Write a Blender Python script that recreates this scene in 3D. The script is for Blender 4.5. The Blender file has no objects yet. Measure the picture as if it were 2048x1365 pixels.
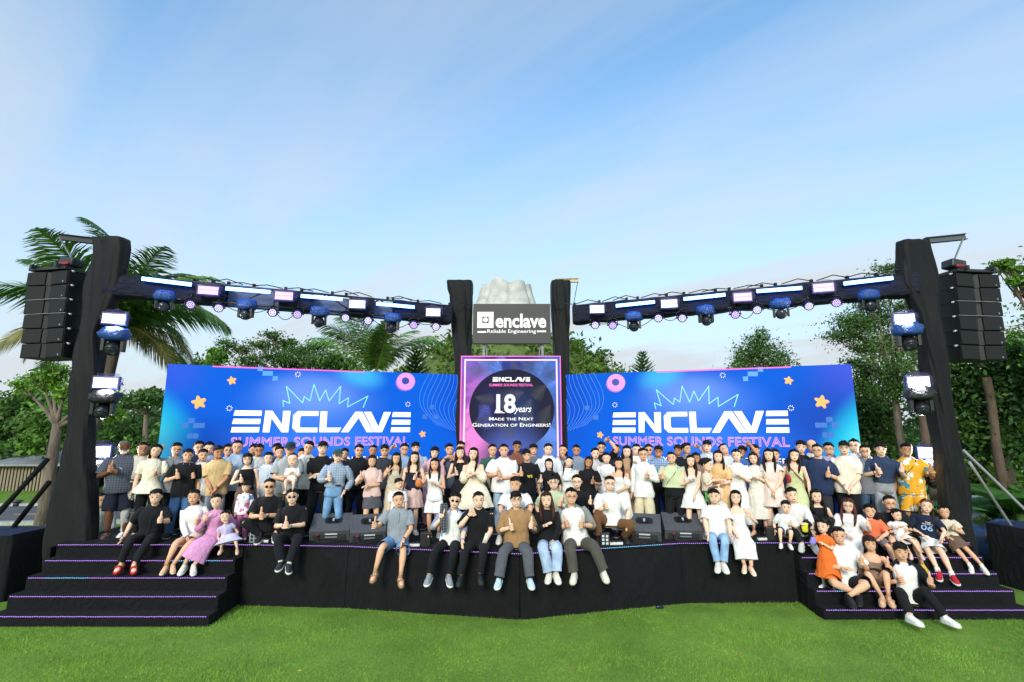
import bpy, bmesh, math, random
import numpy as np
from mathutils import Vector, Matrix, noise
PI = math.pi
random.seed(7)
scene = bpy.context.scene
col = scene.collection
# ------------------------------------------------------------------ camera
CAM_H, FOC, PITCH = 2.83, 1000.0, math.atan(0.178)
cam_data = bpy.data.cameras.new('camera')
cam = bpy.data.objects.new('camera', cam_data); col.objects.link(cam)
cam_data.sensor_width = 36.0; cam_data.lens = 36.0 * FOC / 2048.0
cam_data.clip_end = 3000; cam_data.clip_start = 0.05
cam.location = (0, 0, CAM_H); cam.rotation_euler = (PI/2 + PITCH, 0, 0)
scene.camera = cam
# ------------------------------------------------------------------ sky, sun, exposure
SUN_EL, SUN_AZ = math.radians(27), math.radians(192)      # azimuth from +Y, clockwise: behind the camera, a little to the left
world = bpy.data.worlds.new('World'); scene.world = world; world.use_nodes = True
wn, wl = world.node_tree.nodes, world.node_tree.links
wn.clear()
w_out = wn.new('ShaderNodeOutputWorld'); w_bg = wn.new('ShaderNodeBackground')
w_sky = wn.new('ShaderNodeTexSky'); w_sky.sky_type = 'NISHITA'; w_sky.sun_disc = False
w_sky.sun_elevation = SUN_EL; w_sky.sun_rotation = SUN_AZ
w_sky.air_density = 1.0; w_sky.dust_density = 1.6; w_sky.ozone_density = 1.2; w_sky.altitude = 0
w_bg.inputs['Strength'].default_value = 0.112
wl.new(w_bg.outputs[0], w_out.inputs[0])
def wnode(t, **kw):
    n = wn.new(t)
    for k, v in kw.items(): setattr(n, k, v)
    return n
tc = wnode('ShaderNodeTexCoord'); sp = wnode('ShaderNodeSeparateXYZ'); wl.new(tc.outputs['Generated'], sp.inputs[0])
mx = wnode('ShaderNodeMath', operation='MAXIMUM'); mx.inputs[1].default_value = 0.0; wl.new(sp.outputs['Z'], mx.inputs[0])
ad = wnode('ShaderNodeMath', operation='ADD'); ad.inputs[1].default_value = 0.16; wl.new(mx.outputs[0], ad.inputs[0])
dv = wnode('ShaderNodeVectorMath', operation='DIVIDE'); cb = wnode('ShaderNodeCombineXYZ')
for i in range(3): wl.new(ad.outputs[0], cb.inputs[i])
wl.new(tc.outputs['Generated'], dv.inputs[0]); wl.new(cb.outputs[0], dv.inputs[1])
mp = wnode('ShaderNodeMapping', vector_type='TEXTURE'); mp.inputs['Rotation'].default_value = (0, 0, math.radians(-38)); mp.inputs['Scale'].default_value = (2.6, 0.55, 1.0)
mp.inputs['Location'].default_value = (3.3, 1.2, 0)
wl.new(dv.outputs[0], mp.inputs[0])
nz = wnode('ShaderNodeTexNoise'); nz.inputs['Scale'].default_value = 0.95; nz.inputs['Detail'].default_value = 8; nz.inputs['Roughness'].default_value = 0.52; nz.inputs['Distortion'].default_value = 0.5
wl.new(mp.outputs[0], nz.inputs[0])
cr = wnode('ShaderNodeValToRGB'); cr.color_ramp.elements[0].position = 0.40; cr.color_ramp.elements[1].position = 0.76
cr.color_ramp.elements[0].color = (0, 0, 0, 1); cr.color_ramp.elements[1].color = (0.62, 0.62, 0.62, 1)
wl.new(nz.outputs[0], cr.inputs[0])
# thin high cloud veils the whole lower sky
hz = wnode('ShaderNodeMapRange'); hz.inputs['From Min'].default_value = 0.02; hz.inputs['From Max'].default_value = 0.62
hz.inputs['To Min'].default_value = 0.99; hz.inputs['To Max'].default_value = 0.1; wl.new(sp.outputs['Z'], hz.inputs[0])
mxx = wnode('ShaderNodeMath', operation='ADD', use_clamp=True); wl.new(cr.outputs[0], mxx.inputs[0]); wl.new(hz.outputs[0], mxx.inputs[1])
mix = wnode('ShaderNodeMixRGB'); mix.inputs['Color2'].default_value = (4.55, 4.95, 5.3, 1)
gm = wnode('ShaderNodeMixRGB', blend_type='MULTIPLY'); gm.inputs[0].default_value = 1; gm.inputs['Color2'].default_value = (1.28, 1.98, 2.18, 1)
wl.new(w_sky.outputs[0], gm.inputs['Color1'])
wl.new(mxx.outputs[0], mix.inputs[0]); wl.new(gm.outputs[0], mix.inputs['Color1']); wl.new(mix.outputs[0], w_bg.inputs[0])

sun_d = bpy.data.lights.new('sun', 'SUN'); sun_d.energy = 1.95; sun_d.angle = math.radians(16); sun_d.color = (1.0, 0.92, 0.81)
sun = bpy.data.objects.new('sun', sun_d); col.objects.link(sun)
sdir = Vector((math.sin(SUN_AZ)*math.cos(SUN_EL), math.cos(SUN_AZ)*math.cos(SUN_EL), math.sin(SUN_EL)))
sun.rotation_euler = (-sdir).to_track_quat('-Z', 'Y').to_euler(); sun.location = (0, 0, 30)
scene.view_settings.view_transform = 'Standard'; scene.view_settings.look = 'None'
scene.view_settings.exposure = 0.5; scene.view_settings.gamma = 1.0; scene.view_settings.use_curve_mapping = False
scene.render.engine = 'CYCLES'
try:
    scene.cycles.use_denoising = True; scene.cycles.denoiser = 'OPENIMAGEDENOISE'
except Exception: pass
scene.cycles.max_bounces = 6; scene.cycles.transparent_max_bounces = 12
# ------------------------------------------------------------------ projection helpers (photo pixel -> point on a real plane)
_c, _s = math.cos(PITCH), math.sin(PITCH)
def ray(px, py):
    x, v = (px-1024)/FOC, (682.5-py)/FOC
    return Vector((x, _c - v*_s, _s + v*_c))
def atz(px, py, z):
    d = ray(px, py); return Vector((0, 0, CAM_H)) + d*((z-CAM_H)/d.z)
def aty(px, py, y):
    d = ray(px, py); return Vector((0, 0, CAM_H)) + d*(y/d.y)
# ------------------------------------------------------------------ materials
def lin(hx):
    hx = hx.lstrip('#'); r = []
    for i in (0, 2, 4):
        c = int(hx[i:i+2], 16)/255.0
        r.append(c/12.92 if c <= 0.04045 else ((c+0.055)/1.055)**2.4)
    return (*r, 1.0)
_M = {}
def mat(hx, rough=0.6, kind='plain', **kw):
    key = (hx, rough, kind, tuple(sorted(kw.items())))
    if key in _M: return _M[key]
    m = bpy.data.materials.new(kind + '_' + hx); m.use_nodes = True
    n, l = m.node_tree.nodes, m.node_tree.links
    b = n['Principled BSDF']; c = lin(hx)
    b.inputs['Base Color'].default_value = c; b.inputs['Roughness'].default_value = rough
    def new(t, **k):
        x = n.new(t)
        for q, v in k.items(): setattr(x, q, v)
        return x
    def nse(scale, detail=4, coord='Object', rgh=0.55, dist=0.0, stretch=None):
        t = new('ShaderNodeTexCoord'); x = new('ShaderNodeTexNoise')
        x.inputs['Scale'].default_value = scale; x.inputs['Detail'].default_value = detail
        x.inputs['Roughness'].default_value = rgh; x.inputs['Distortion'].default_value = dist
        if stretch:
            mpp = new('ShaderNodeMapping'); mpp.inputs['Scale'].default_value = stretch
            l.new(t.outputs[coord], mpp.inputs[0]); l.new(mpp.outputs[0], x.inputs[0])
        else: l.new(t.outputs[coord], x.inputs[0])
        return x
    def vary(x, lo, hi, p0=0.3, p1=0.7):
        r = new('ShaderNodeValToRGB'); r.color_ramp.elements[0].position = p0; r.color_ramp.elements[1].position = p1
        r.color_ramp.elements[0].color = lo; r.color_ramp.elements[1].color = hi
        l.new(x.outputs[0], r.inputs[0]); l.new(r.outputs[0], b.inputs['Base Color']); return r
    def bump(x, st, d):
        u = new('ShaderNodeBump'); u.inputs['Strength'].default_value = st; u.inputs['Distance'].default_value = d
        l.new(x.outputs[0], u.inputs['Height']); l.new(u.outputs[0], b.inputs['Normal'])
    def sc(k): return (min(c[0]*k, 1), min(c[1]*k, 1), min(c[2]*k, 1), 1)
    if kind == 'cloth':
        vary(nse(9, 3), sc(0.86), sc(1.08)); bump(nse(kw.get('s', 8), 3, dist=1.5, stretch=(1, 1, 0.3)), kw.get('b', 0.6), 0.045)
        b.inputs['Sheen Weight'].default_value = 0.03; b.inputs['Specular IOR Level'].default_value = 0.25
    elif kind == 'drape':
        vary(nse(2.2, 4), sc(0.75), sc(1.3)); bump(nse(4.5, 5, dist=1.6, stretch=kw.get('st', (1, 1, 0.45))), kw.get('b', 0.8), 0.07); b.inputs['Specular IOR Level'].default_value = 0.3; b.inputs['Sheen Weight'].default_value = kw.get('sh', 0.0)
    elif kind == 'denim':
        vary(nse(7, 4), sc(0.7), sc(1.35)); bump(nse(14, 3, dist=1.0), 0.5, 0.02)
    elif kind == 'skin':
        vary(nse(14, 2), sc(0.93), sc(1.05)); b.inputs['Subsurface Weight'].default_value = 0.12
        b.inputs['Subsurface Radius'].default_value = (0.02, 0.008, 0.004); b.inputs['Specular IOR Level'].default_value = 0.25; b.inputs['Roughness'].default_value = 0.6
    elif kind == 'hair':
        vary(nse(30, 3, stretch=(1, 1, 0.15)), sc(0.6), sc(1.7)); bump(nse(55, 3, stretch=(1, 1, 0.12)), 0.6, 0.01); b.inputs['Specular IOR Level'].default_value = 0.2
    elif kind == 'emit':
        b.inputs['Emission Color'].default_value = c; b.inputs['Emission Strength'].default_value = kw.get('e', 1.0); b.inputs['Base Color'].default_value = (0.02, 0.02, 0.02, 1)
    elif kind == 'plastic':
        bump(nse(20, 5, dist=2.0), 0.8, 0.03); b.inputs['Specular IOR Level'].default_value = 0.6
    elif kind == 'leaf':
        x = nse(kw.get('s', 1.2), 3); oi = new('ShaderNodeNewGeometry'); ma = new('ShaderNodeMath', operation='ADD'); mu = new('ShaderNodeMath', operation='MULTIPLY_ADD')
        l.new(oi.outputs['Random Per Island'], mu.inputs[0]); mu.inputs[1].default_value = 0.5; mu.inputs[2].default_value = -0.25
        l.new(x.outputs[0], ma.inputs[0]); l.new(mu.outputs[0], ma.inputs[1])
        r = new('ShaderNodeValToRGB'); r.color_ramp.elements[0].position = 0.25; r.color_ramp.elements[1].position = 0.75
        r.color_ramp.elements[0].color = sc(0.55); r.color_ramp.elements[1].color = (min(c[0]*1.7, 1), min(c[1]*1.5, 1), c[2]*1.15, 1)
        l.new(ma.outputs[0], r.inputs[0]); l.new(r.outputs[0], b.inputs['Base Color'])
        tr = new('ShaderNodeBsdfTranslucent'); ms = new('ShaderNodeMixShader'); ms.inputs[0].default_value = 0.3
        l.new(r.outputs[0], tr.inputs[0]); l.new(b.outputs[0], ms.inputs[1]); l.new(tr.outputs[0], ms.inputs[2]); l.new(ms.outputs[0], n['Material Output'].inputs[0])
    elif kind == 'bark':
        vary(nse(6, 5, stretch=(1, 1, 0.3)), sc(0.55), sc(1.4)); bump(nse(14, 5, stretch=(1, 1, 0.4)), 0.8, 0.04)
    elif kind == 'rough':
        vary(nse(kw.get('s', 3), 6), sc(0.75), sc(1.2)); bump(nse(kw.get('s', 3)*6, 5), 0.4, 0.02)
    elif kind == 'floral':      # yellow cloth with white flowers and teal leaves
        t = new('ShaderNodeTexCoord')
        def vor(scale, off):
            mpp = new('ShaderNodeMapping'); mpp.inputs['Location'].default_value = off; v = new('ShaderNodeTexVoronoi'); v.inputs['Scale'].default_value = scale; v.inputs['Randomness'].default_value = 0.75
            l.new(t.outputs['Object'], mpp.inputs[0]); l.new(mpp.outputs[0], v.inputs['Vector'])
            w = new('ShaderNodeTexNoise'); w.inputs['Scale'].default_value = 38; l.new(t.outputs['Object'], w.inputs[0])
            a = new('ShaderNodeMath', operation='MULTIPLY_ADD'); a.inputs[1].default_value = 0.55; l.new(w.outputs[0], a.inputs[0]); l.new(v.outputs['Distance'], a.inputs[2]); return a
        def step(a, th):
            g = new('ShaderNodeMath', operation='LESS_THAN'); g.inputs[1].default_value = th; l.new(a.outputs[0], g.inputs[0]); return g
        g1, g2 = step(vor(7, (0, 0, 0)), 0.63), step(vor(7, (0.07, 0.05, 0.075)), 0.60)
        m1 = new('ShaderNodeMixRGB'); m1.inputs[1].default_value = c; m1.inputs[2].default_value = lin(kw.get('c1', '3f7f8c')); l.new(g1.outputs[0], m1.inputs[0])
        m2 = new('ShaderNodeMixRGB'); m2.inputs[2].default_value = lin(kw.get('c2', 'e9ebe6')); l.new(m1.outputs[0], m2.inputs[1]); l.new(g2.outputs[0], m2.inputs[0])
        l.new(m2.outputs[0], b.inputs['Base Color']); bump(nse(13, 3, dist=1.2), 0.4, 0.02)
    elif kind == 'check':
        t = new('ShaderNodeTexCoord'); s1 = new('ShaderNodeSeparateXYZ'); l.new(t.outputs['Object'], s1.inputs[0]); prev = None
        for ax in ('X', 'Z'):
            k = new('ShaderNodeMath', operation='MULTIPLY'); k.inputs[1].default_value = kw.get('f', 24); l.new(s1.outputs[ax], k.inputs[0])
            fr = new('ShaderNodeMath', operation='FRACT'); l.new(k.outputs[0], fr.inputs[0])
            g = new('ShaderNodeMath', operation='LESS_THAN'); g.inputs[1].default_value = 0.35; l.new(fr.outputs[0], g.inputs[0])
            if prev is None: prev = g
            else:
                a = new('ShaderNodeMath', operation='ADD'); l.new(prev.outputs[0], a.inputs[0]); l.new(g.outputs[0], a.inputs[1])
                h = new('ShaderNodeMath', operation='MULTIPLY'); h.inputs[1].default_value = 0.5; l.new(a.outputs[0], h.inputs[0])
                m1 = new('ShaderNodeMixRGB'); m1.inputs[1].default_value = c; m1.inputs[2].default_value = lin(kw.get('c1', 'ffffff')); l.new(h.outputs[0], m1.inputs[0]); l.new(m1.outputs[0], b.inputs['Base Color'])
        bump(nse(13, 3, dist=1.2), 0.4, 0.02)
    elif kind == 'foil':        # clear rain bag
        b.inputs['Transmission Weight'].default_value = 0.0; b.inputs['Alpha'].default_value = kw.get('a', 0.3); bump(nse(25, 4, dist=2), 1.0, 0.03)
    _M[key] = m
    return m
# ------------------------------------------------------------------ mesh building
class MB:
    def __init__(s): s.v, s.f, s.m = [], [], []
    def add(s, vs, fs, mi=0):
        o = len(s.v); s.v.extend([tuple(p) for p in vs])
        for f in fs: s.f.append(tuple(i+o for i in f)); s.m.append(mi)
        return o
    def rings(s, R, mi=0, caps=(1, 1), closed=True):
        n = len(R[0]); vs = [p for r in R for p in r]; fs = []
        for i in range(len(R)-1):
            for j in range(n if closed else n-1):
                k = (j+1) % n; fs.append((i*n+j, i*n+k, (i+1)*n+k, (i+1)*n+j))
        if caps[0]: fs.append(tuple(range(n-1, -1, -1)))
        if caps[1]: fs.append(tuple((len(R)-1)*n+j for j in range(n)))
        s.add(vs, fs, mi)
    def tube(s, pts, rad, n=8, mi=0, hint=None, caps=(1, 1), wob=0.0, a0=0.0, a1=None, rnd=random):
        pts = [Vector(p) for p in pts]; R = []; a = Vector(hint) if hint is not None else None
        if a is None:
            t = (pts[-1]-pts[0]); a = Vector((1, 0, 0)) if abs(t.x) < 0.8*t.length else Vector((0, 1, 0))
        for i, p in enumerate(pts):
            t = (pts[min(i+1, len(pts)-1)] - pts[max(i-1, 0)])
            if t.length < 1e-9: t = Vector((0, 0, 1))
            t.normalize(); q = a - t*a.dot(t)
            if q.length < 1e-4: q = t.orthogonal()
            q.normalize()
            if hint is None: a = q
            b = t.cross(q); r = rad[i] if i < len(rad) else rad[-1]
            rx, ry = (r, r) if not isinstance(r, (tuple, list)) else r
            ring = []
            for j in range(n):
                if a1 is None: g = a0 + 2*PI*j/n
                else: g = a0 + (a1-a0)*j/(n-1)
                w = 1 + (rnd.uniform(-wob, wob) if wob else 0)
                ring.append(p + q*(math.cos(g)*rx*w) + b*(math.sin(g)*ry*w))
            R.append(ring)
        s.rings(R, mi, caps if a1 is None else (0, 0), a1 is None)
    def box(s, c, d, mi=0, M=None, bev=0.0):
        x, y, z = d[0]/2, d[1]/2, d[2]/2; c = Vector(c)
        vs = []
        if bev <= 0:
            P = [(-x, -y, -z), (x, -y, -z), (x, y, -z), (-x, y, -z), (-x, -y, z), (x, -y, z), (x, y, z), (-x, y, z)]
            F = [(0, 3, 2, 1), (4, 5, 6, 7), (0, 1, 5, 4), (1, 2, 6, 5), (2, 3, 7, 6), (3, 0, 4, 7)]
        else:
            bm = bmesh.new(); bmesh.ops.create_cube(bm, size=1.0)
            for v in bm.verts: v.co = Vector((v.co.x*d[0], v.co.y*d[1], v.co.z*d[2]))
            bmesh.ops.bevel(bm, geom=bm.edges[:], offset=bev, segments=2, affect='EDGES', profile=0.7)
            bm.verts.index_update(); P = [v.co[:] for v in bm.verts]; F = [[v.index for v in f.verts] for f in bm.faces]; bm.free()
        for p in P:
            p = Vector(p); vs.append((M @ p if M else p) + c)
        s.add(vs, F, mi)
    def prism(s, poly, y0, y1, mi=0, f=None):    # polygon in (u, v), extruded between depths y0 and y1; f maps (u, depth, v) to a point
        f = f or (lambda u, y, v: (u, y, v)); n = len(poly)
        vs = [f(u, y0, v) for u, v in poly] + [f(u, y1, v) for u, v in poly]
        F = [tuple(range(n)), tuple(range(2*n-1, n-1, -1))] + [(j, j+n, (j+1) % n + n, (j+1) % n) for j in range(n)]
        s.add(vs, F, mi)
    def mesh(s, name, mats, smooth=True):
        me = bpy.data.meshes.new(name); me.from_pydata(s.v, [], s.f)
        for m in (mats if isinstance(mats, (list, tuple)) else [mats]): me.materials.append(m)
        if s.m and max(s.m) > 0: me.polygons.foreach_set('material_index', s.m)
        if smooth: me.polygons.foreach_set('use_smooth', [True]*len(s.f))
        me.update(); return me
    def obj(s, name, mats, parent=None, smooth=True, M=None):
        return link(name, s.mesh(name, mats, smooth), parent, M)
def link(name, me, parent=None, M=None):
    o = bpy.data.objects.new(name, me); col.objects.link(o)
    if parent is not None: o.parent = parent
    if M is not None: o.matrix_local = M
    return o
def tag(o, label=None, cat=None, group=None, kind=None):
    if label: o['label'] = label
    if cat: o['category'] = cat
    if group: o['group'] = group
    if kind: o['kind'] = kind
    return o
def thing(name, label, cat, loc=(0, 0, 0), rz=0.0, group=None):
    o = bpy.data.objects.new(name, None); col.objects.link(o); o.location = loc; o.rotation_euler = (0, 0, rz); o.empty_display_size = 0.1
    return tag(o, label, cat, group)
def big_mesh(name, V, F, mats, parent=None, smooth=False, mi=None):      # numpy arrays, all faces the same size
    me = bpy.data.meshes.new(name); k = F.shape[1]
    me.vertices.add(len(V)); me.vertices.foreach_set('co', np.asarray(V, dtype=np.float32).ravel())
    me.loops.add(F.size); me.loops.foreach_set('vertex_index', F.ravel().astype(np.int32))
    me.polygons.add(len(F)); me.polygons.foreach_set('loop_start', np.arange(0, F.size, k, dtype=np.int32))
    me.polygons.foreach_set('loop_total', np.full(len(F), k, dtype=np.int32))
    for m in (mats if isinstance(mats, (list, tuple)) else [mats]): me.materials.append(m)
    if mi is not None: me.polygons.foreach_set('material_index', np.asarray(mi, dtype=np.int32))
    if smooth: me.polygons.foreach_set('use_smooth', np.ones(len(F), dtype=bool))
    me.update(calc_edges=True); me.validate(); return link(name, me, parent)
def text_mesh(body, w, h, offset=0.0, outline=0.0, small=False, shear=0.0, spacing=1.0, slant=0):
    cu = bpy.data.curves.new('text', 'FONT'); cu.body = body; cu.offset = offset; cu.shear = shear; cu.space_character = spacing; cu.resolution_u = 3
    if outline > 0: cu.fill_mode = 'NONE'; cu.bevel_depth = outline; cu.bevel_resolution = 0
    if small:
        cu.small_caps_scale = 0.8
        for i, ch in enumerate(cu.body_format): ch.use_small_caps = True
    o = bpy.data.objects.new('text', cu); col.objects.link(o); bpy.context.view_layer.update()
    me = bpy.data.meshes.new_from_object(o.evaluated_get(bpy.context.evaluated_depsgraph_get()))
    bpy.data.objects.remove(o); bpy.data.curves.remove(cu)
    P = np.array([v.co[:] for v in me.vertices]); F = [tuple(p.vertices) for p in me.polygons]; bpy.data.meshes.remove(me)
    lo, hi = P.min(0), P.max(0); P = (P-lo)/np.maximum(hi-lo, 1e-6); zt = P[:, 2]*0.004 if outline > 0 else P[:, 2]*0
    return [(p[0]*w, p[1]*h, z) for p, z in zip(P, zt)], F

def letters(vs, fs, m, parent, name='letter'):      # one part per character
    par = list(range(len(vs)))
    def find(i):
        while par[i] != i: par[i] = par[par[i]]; i = par[i]
        return i
    for f in fs:
        for k in f[1:]: par[find(k)] = find(f[0])
    isl = {}
    for f in fs: isl.setdefault(find(f[0]), []).append(f)
    runs = sorted((min(vs[i][0] for f in F for i in f), max(vs[i][0] for f in F for i in f), F) for F in isl.values())
    groups = []
    for lo, hi, F in runs:
        if groups and lo < groups[-1][0] - 0.15*(hi-lo): groups[-1][1].extend(F); groups[-1][0] = max(groups[-1][0], hi)
        else: groups.append([hi, list(F)])
    for hi, F in groups:
        ids = sorted({i for f in F for i in f}); mp_ = {i: k for k, i in enumerate(ids)}; q = MB(); q.add([vs[i] for i in ids], [tuple(mp_[i] for i in f) for f in F]); q.obj(name, m, parent, False)
# ================================================================== ground
def lawn_material():
    m = bpy.data.materials.new('lawn'); m.use_nodes = True; n, l = m.node_tree.nodes, m.node_tree.links; b = n['Principled BSDF']
    t = n.new('ShaderNodeTexCoord'); a = n.new('ShaderNodeTexNoise'); a.inputs['Scale'].default_value = 0.9; a.inputs['Detail'].default_value = 5
    f = n.new('ShaderNodeTexNoise'); f.inputs['Scale'].default_value = 22; f.inputs['Detail'].default_value = 6; f.inputs['Roughness'].default_value = 0.75
    l.new(t.outputs['Object'], a.inputs[0]); l.new(t.outputs['Object'], f.inputs[0])
    mxn = n.new('ShaderNodeMath'); mxn.operation = 'MULTIPLY_ADD'; mxn.inputs[1].default_value = 0.5; l.new(f.outputs[0], mxn.inputs[0])
    h = n.new('ShaderNodeMath'); h.operation = 'MULTIPLY'; h.inputs[1].default_value = 0.5; l.new(a.outputs[0], h.inputs[0]); l.new(h.outputs[0], mxn.inputs[2])
    r = n.new('ShaderNodeValToRGB'); e = r.color_ramp.elements; e[0].position = 0.3; e[1].position = 0.72; e[0].color = (0.085, 0.18, 0.025, 1); e[1].color = (0.23, 0.36, 0.06, 1)
    l.new(mxn.outputs[0], r.inputs[0]); l.new(r.outputs[0], b.inputs['Base Color']); b.inputs['Roughness'].default_value = 0.9; b.inputs['Specular IOR Level'].default_value = 0.1
    u = n.new('ShaderNodeBump'); u.inputs['Strength'].default_value = 0.7; u.inputs['Distance'].default_value = 0.05; l.new(f.outputs[0], u.inputs['Height']); l.new(u.outputs[0], b.inputs['Normal'])
    return m
LAWN = lawn_material()
g = MB()
xs = [-900, -300, -100, -40, -20, -10, 0, 10, 20, 40, 100, 300, 900]; ys = [-200, -60, -20, -5, 5, 10, 15, 25, 40, 80, 200, 500, 1500]
g.add([(x, y, 0) for y in ys for x in xs], [(j*13+i, j*13+i+1, (j+1)*13+i+1, (j+1)*13+i) for j in range(12) for i in range(12)])
tag(g.obj('ground', LAWN), kind='structure')
# mown grass in front of the stage
rs = np.random.default_rng(3)
NB = 300000
yy = 4.1 + (rs.random(NB)**1.35)*5.2; xx = (rs.random(NB)*2-1)*(yy*1.06+0.7)
keep = np.ones(NB, bool)
def stage_front(x): return np.interp(x, [-4.55, -4.5, -2.7, 0.12, 2.85, 4.78, 4.8], [7.92, 8.85, 8.73, 8.22, 8.95, 9.0, 8.19])
keep = yy < np.where(x_in := (np.abs(xx) > 0), stage_front(xx) + 0.0, 99)
keep &= ~((xx < -4.5) & (yy > 7.9) & (xx > -7.7)); xx, yy = xx[keep], yy[keep]; NB = len(xx)
hh = (0.014 + rs.random(NB)*0.028)*(0.8 + 0.4*np.sin(xx*2.1+yy*1.3)*np.sin(yy*2.7-xx)); an = rs.random(NB)*2*PI; wd = 0.0022 + rs.random(NB)*0.0022
ln = rs.normal(0, 0.015, (NB, 2)); ln[:, 0] += 0.008*np.sin(yy*3)
V = np.zeros((NB, 3, 3)); V[:, 0] = np.stack([xx-np.cos(an)*wd, yy-np.sin(an)*wd, np.zeros(NB)], 1); V[:, 1] = np.stack([xx+np.cos(an)*wd, yy+np.sin(an)*wd, np.zeros(NB)], 1)
V[:, 2] = np.stack([xx+ln[:, 0], yy+ln[:, 1], hh], 1)
tag(big_mesh('grass', V.reshape(-1, 3), np.arange(NB*3).reshape(-1, 3), mat('77a23e', 0.75, 'leaf', s=1.0)), 'short mown green grass in front of the black stage', 'grass', kind='stuff')
# road with kerb and yellow dashes, left of the stage
ROAD = mat('57585c', 0.85, 'rough', s=2)
def strip(name, m, x0, x1, ya, yb, z, sl, h=None, parent=None):
    q = MB()
    if h is None: q.add([(x0, ya+sl*x0, z), (x1, ya+sl*x1, z), (x1, yb+sl*x1, z), (x0, yb+sl*x0, z)], [(0, 1, 2, 3)])
    else:
        vs = [(x, y+sl*x, k) for k in (0, h) for x, y in ((x0, ya), (x1, ya), (x1, yb), (x0, yb))]
        q.add(vs, [(4, 5, 6, 7), (0, 1, 5, 4), (1, 2, 6, 5), (2, 3, 7, 6), (3, 0, 4, 7)])
    return q.obj(name, m, parent, False)
road = tag(strip('road', ROAD, -120, 14, 17.4, 21.3, 0.008, 0.09), kind='structure')
tag(strip('kerb', mat('a9a79f', 0.8, 'rough', s=4), -120, 14, 17.15, 17.4, 0, 0.09, 0.1), kind='structure')
tag(strip('kerb', mat('a9a79f', 0.8, 'rough', s=4), -120, 14, 21.3, 21.5, 0, 0.09, 0.1), kind='structure')
for k in range(14): strip('lane_dash', mat('c9a25a', 0.7), -40+k*3.3, -38.4+k*3.3, 19.2, 19.34, 0.012, 0.09, None, road)
# ================================================================== stage
ST = 0.96
CARPET = mat('0e0e11', 0.95, 'drape', st=(1, 1, 1)); SKIRT = mat('0d0d0f', 0.9, 'drape'); STEPM = mat('0d0d10', 0.93, 'drape', st=(1, 0.4, 1))
FRONT = [(-4.48, 8.85), (-2.7, 8.73), (0.12, 8.22), (2.85, 8.95), (4.78, 9.0)]
def edge_y(x): return float(np.interp(x, [-7.7, -4.5]+[p[0] for p in FRONT]+[7.9], [8.84, 8.85]+[p[1] for p in FRONT]+[9.0]))
def screen_y(x): return 12 - (max(abs(x), 1.23)-1.23)*(2/5.7)
stage = thing('stage', 'wide black carpeted stage with stairs at both ends and glowing edge strips', 'stage', (0, 8.5, 0))
def st_obj(mb, name, m, smooth=False):
    o = mb.obj(name, m, stage, smooth); o.location = (0, -8.5, 0); return o
d = MB(); plan = [(-7.62, 8.84)] + FRONT + [(7.82, 9.0), (7.9, 12.6), (-7.9, 12.6)]
n = len(plan); d.add([(x, y, z) for z in (ST-0.06, ST) for x, y in plan], [tuple(range(n, 2*n)), tuple(range(n-1, -1, -1))] + [(i, (i+1) % n, (i+1) % n+n, i+n) for i in range(n)])
st_obj(d, 'deck', CARPET)
fp = [(-4.48, 8.85), (-2.7, 8.73), (0.12, 8.22), (2.85, 8.95), (4.78, 9.0)]
for i in range(4):       # one hanging cloth per bay, gently rippled
    q = MB(); A, B = Vector((*fp[i], 0)), Vector((*fp[i+1], 0)); nx, nz_ = 40, 10; t = (B-A).normalized(); nn = Vector((t.y, -t.x, 0)); vs = []
    for k in range(nz_+1):
        z = (ST-0.065)*k/nz_
        for j in range(nx+1):
            u = j/nx; p = A + (B-A)*(0.002+0.996*u); r = noise.noise(Vector((u*7+i*9, z*1.5, 3)))*0.022*(1-k/nz_*0.8) + 0.03*(1-k/nz_)
            p = p + nn*(r+0.004); vs.append((p.x, p.y, z))
    q.add(vs, [(k*(nx+1)+j, k*(nx+1)+j+1, (k+1)*(nx+1)+j+1, (k+1)*(nx+1)+j) for k in range(nz_) for j in range(nx)])
    q.add([(A.x, A.y+0.02, 0), (B.x, B.y+0.02, 0), (B.x, B.y+0.02, ST-0.065), (A.x, A.y+0.02, ST-0.065)], [(0, 1, 2, 3)])
    st_obj(q, 'skirt_panel', SKIRT, True)
for sx in (-1, 1):       # closed ends below the deck
    q = MB(); q.box((sx*7.75, 10.7, 0.45), (0.06, 3.7, 0.89)); st_obj(q, 'end_panel', SKIRT)
PINK, CYAN = mat('c48aff', 0.4, 'emit', e=0.95), mat('7cc8ff', 0.4, 'emit', e=1.0)
def led_run(pts, seed):
    rnd = random.Random(seed); q = MB(); prev = 0.0
    for A, B in zip(pts, pts[1:]):
        A, B = Vector(A), Vector(B); L = (B-A).length; k = int(L/0.034); ang = math.atan2((B-A).y, (B-A).x); M = Matrix.Rotation(ang, 3, 'Z')
        for j in range(k):
            s = prev + j*0.034; cy = noise.noise(Vector((s*0.9, seed*3.7, 0))) > 0.34
            q.box(A + (B-A)*((j+0.5)/k) + Vector((0, 0, rnd.uniform(-0.002, 0.002))), (0.017, 0.009, 0.009), 1 if cy else 0, M)
        prev += L
    o = st_obj(q, 'led_strip', [PINK, CYAN]); tag(o, kind='stuff'); return o
ZS = [0.16, 0.36, 0.56, 0.76, ST]; YL = [7.92, 8.16, 8.40, 8.63, 8.84]; YR = [8.19, 8.42, 8.63, 8.83, 9.0]
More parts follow.
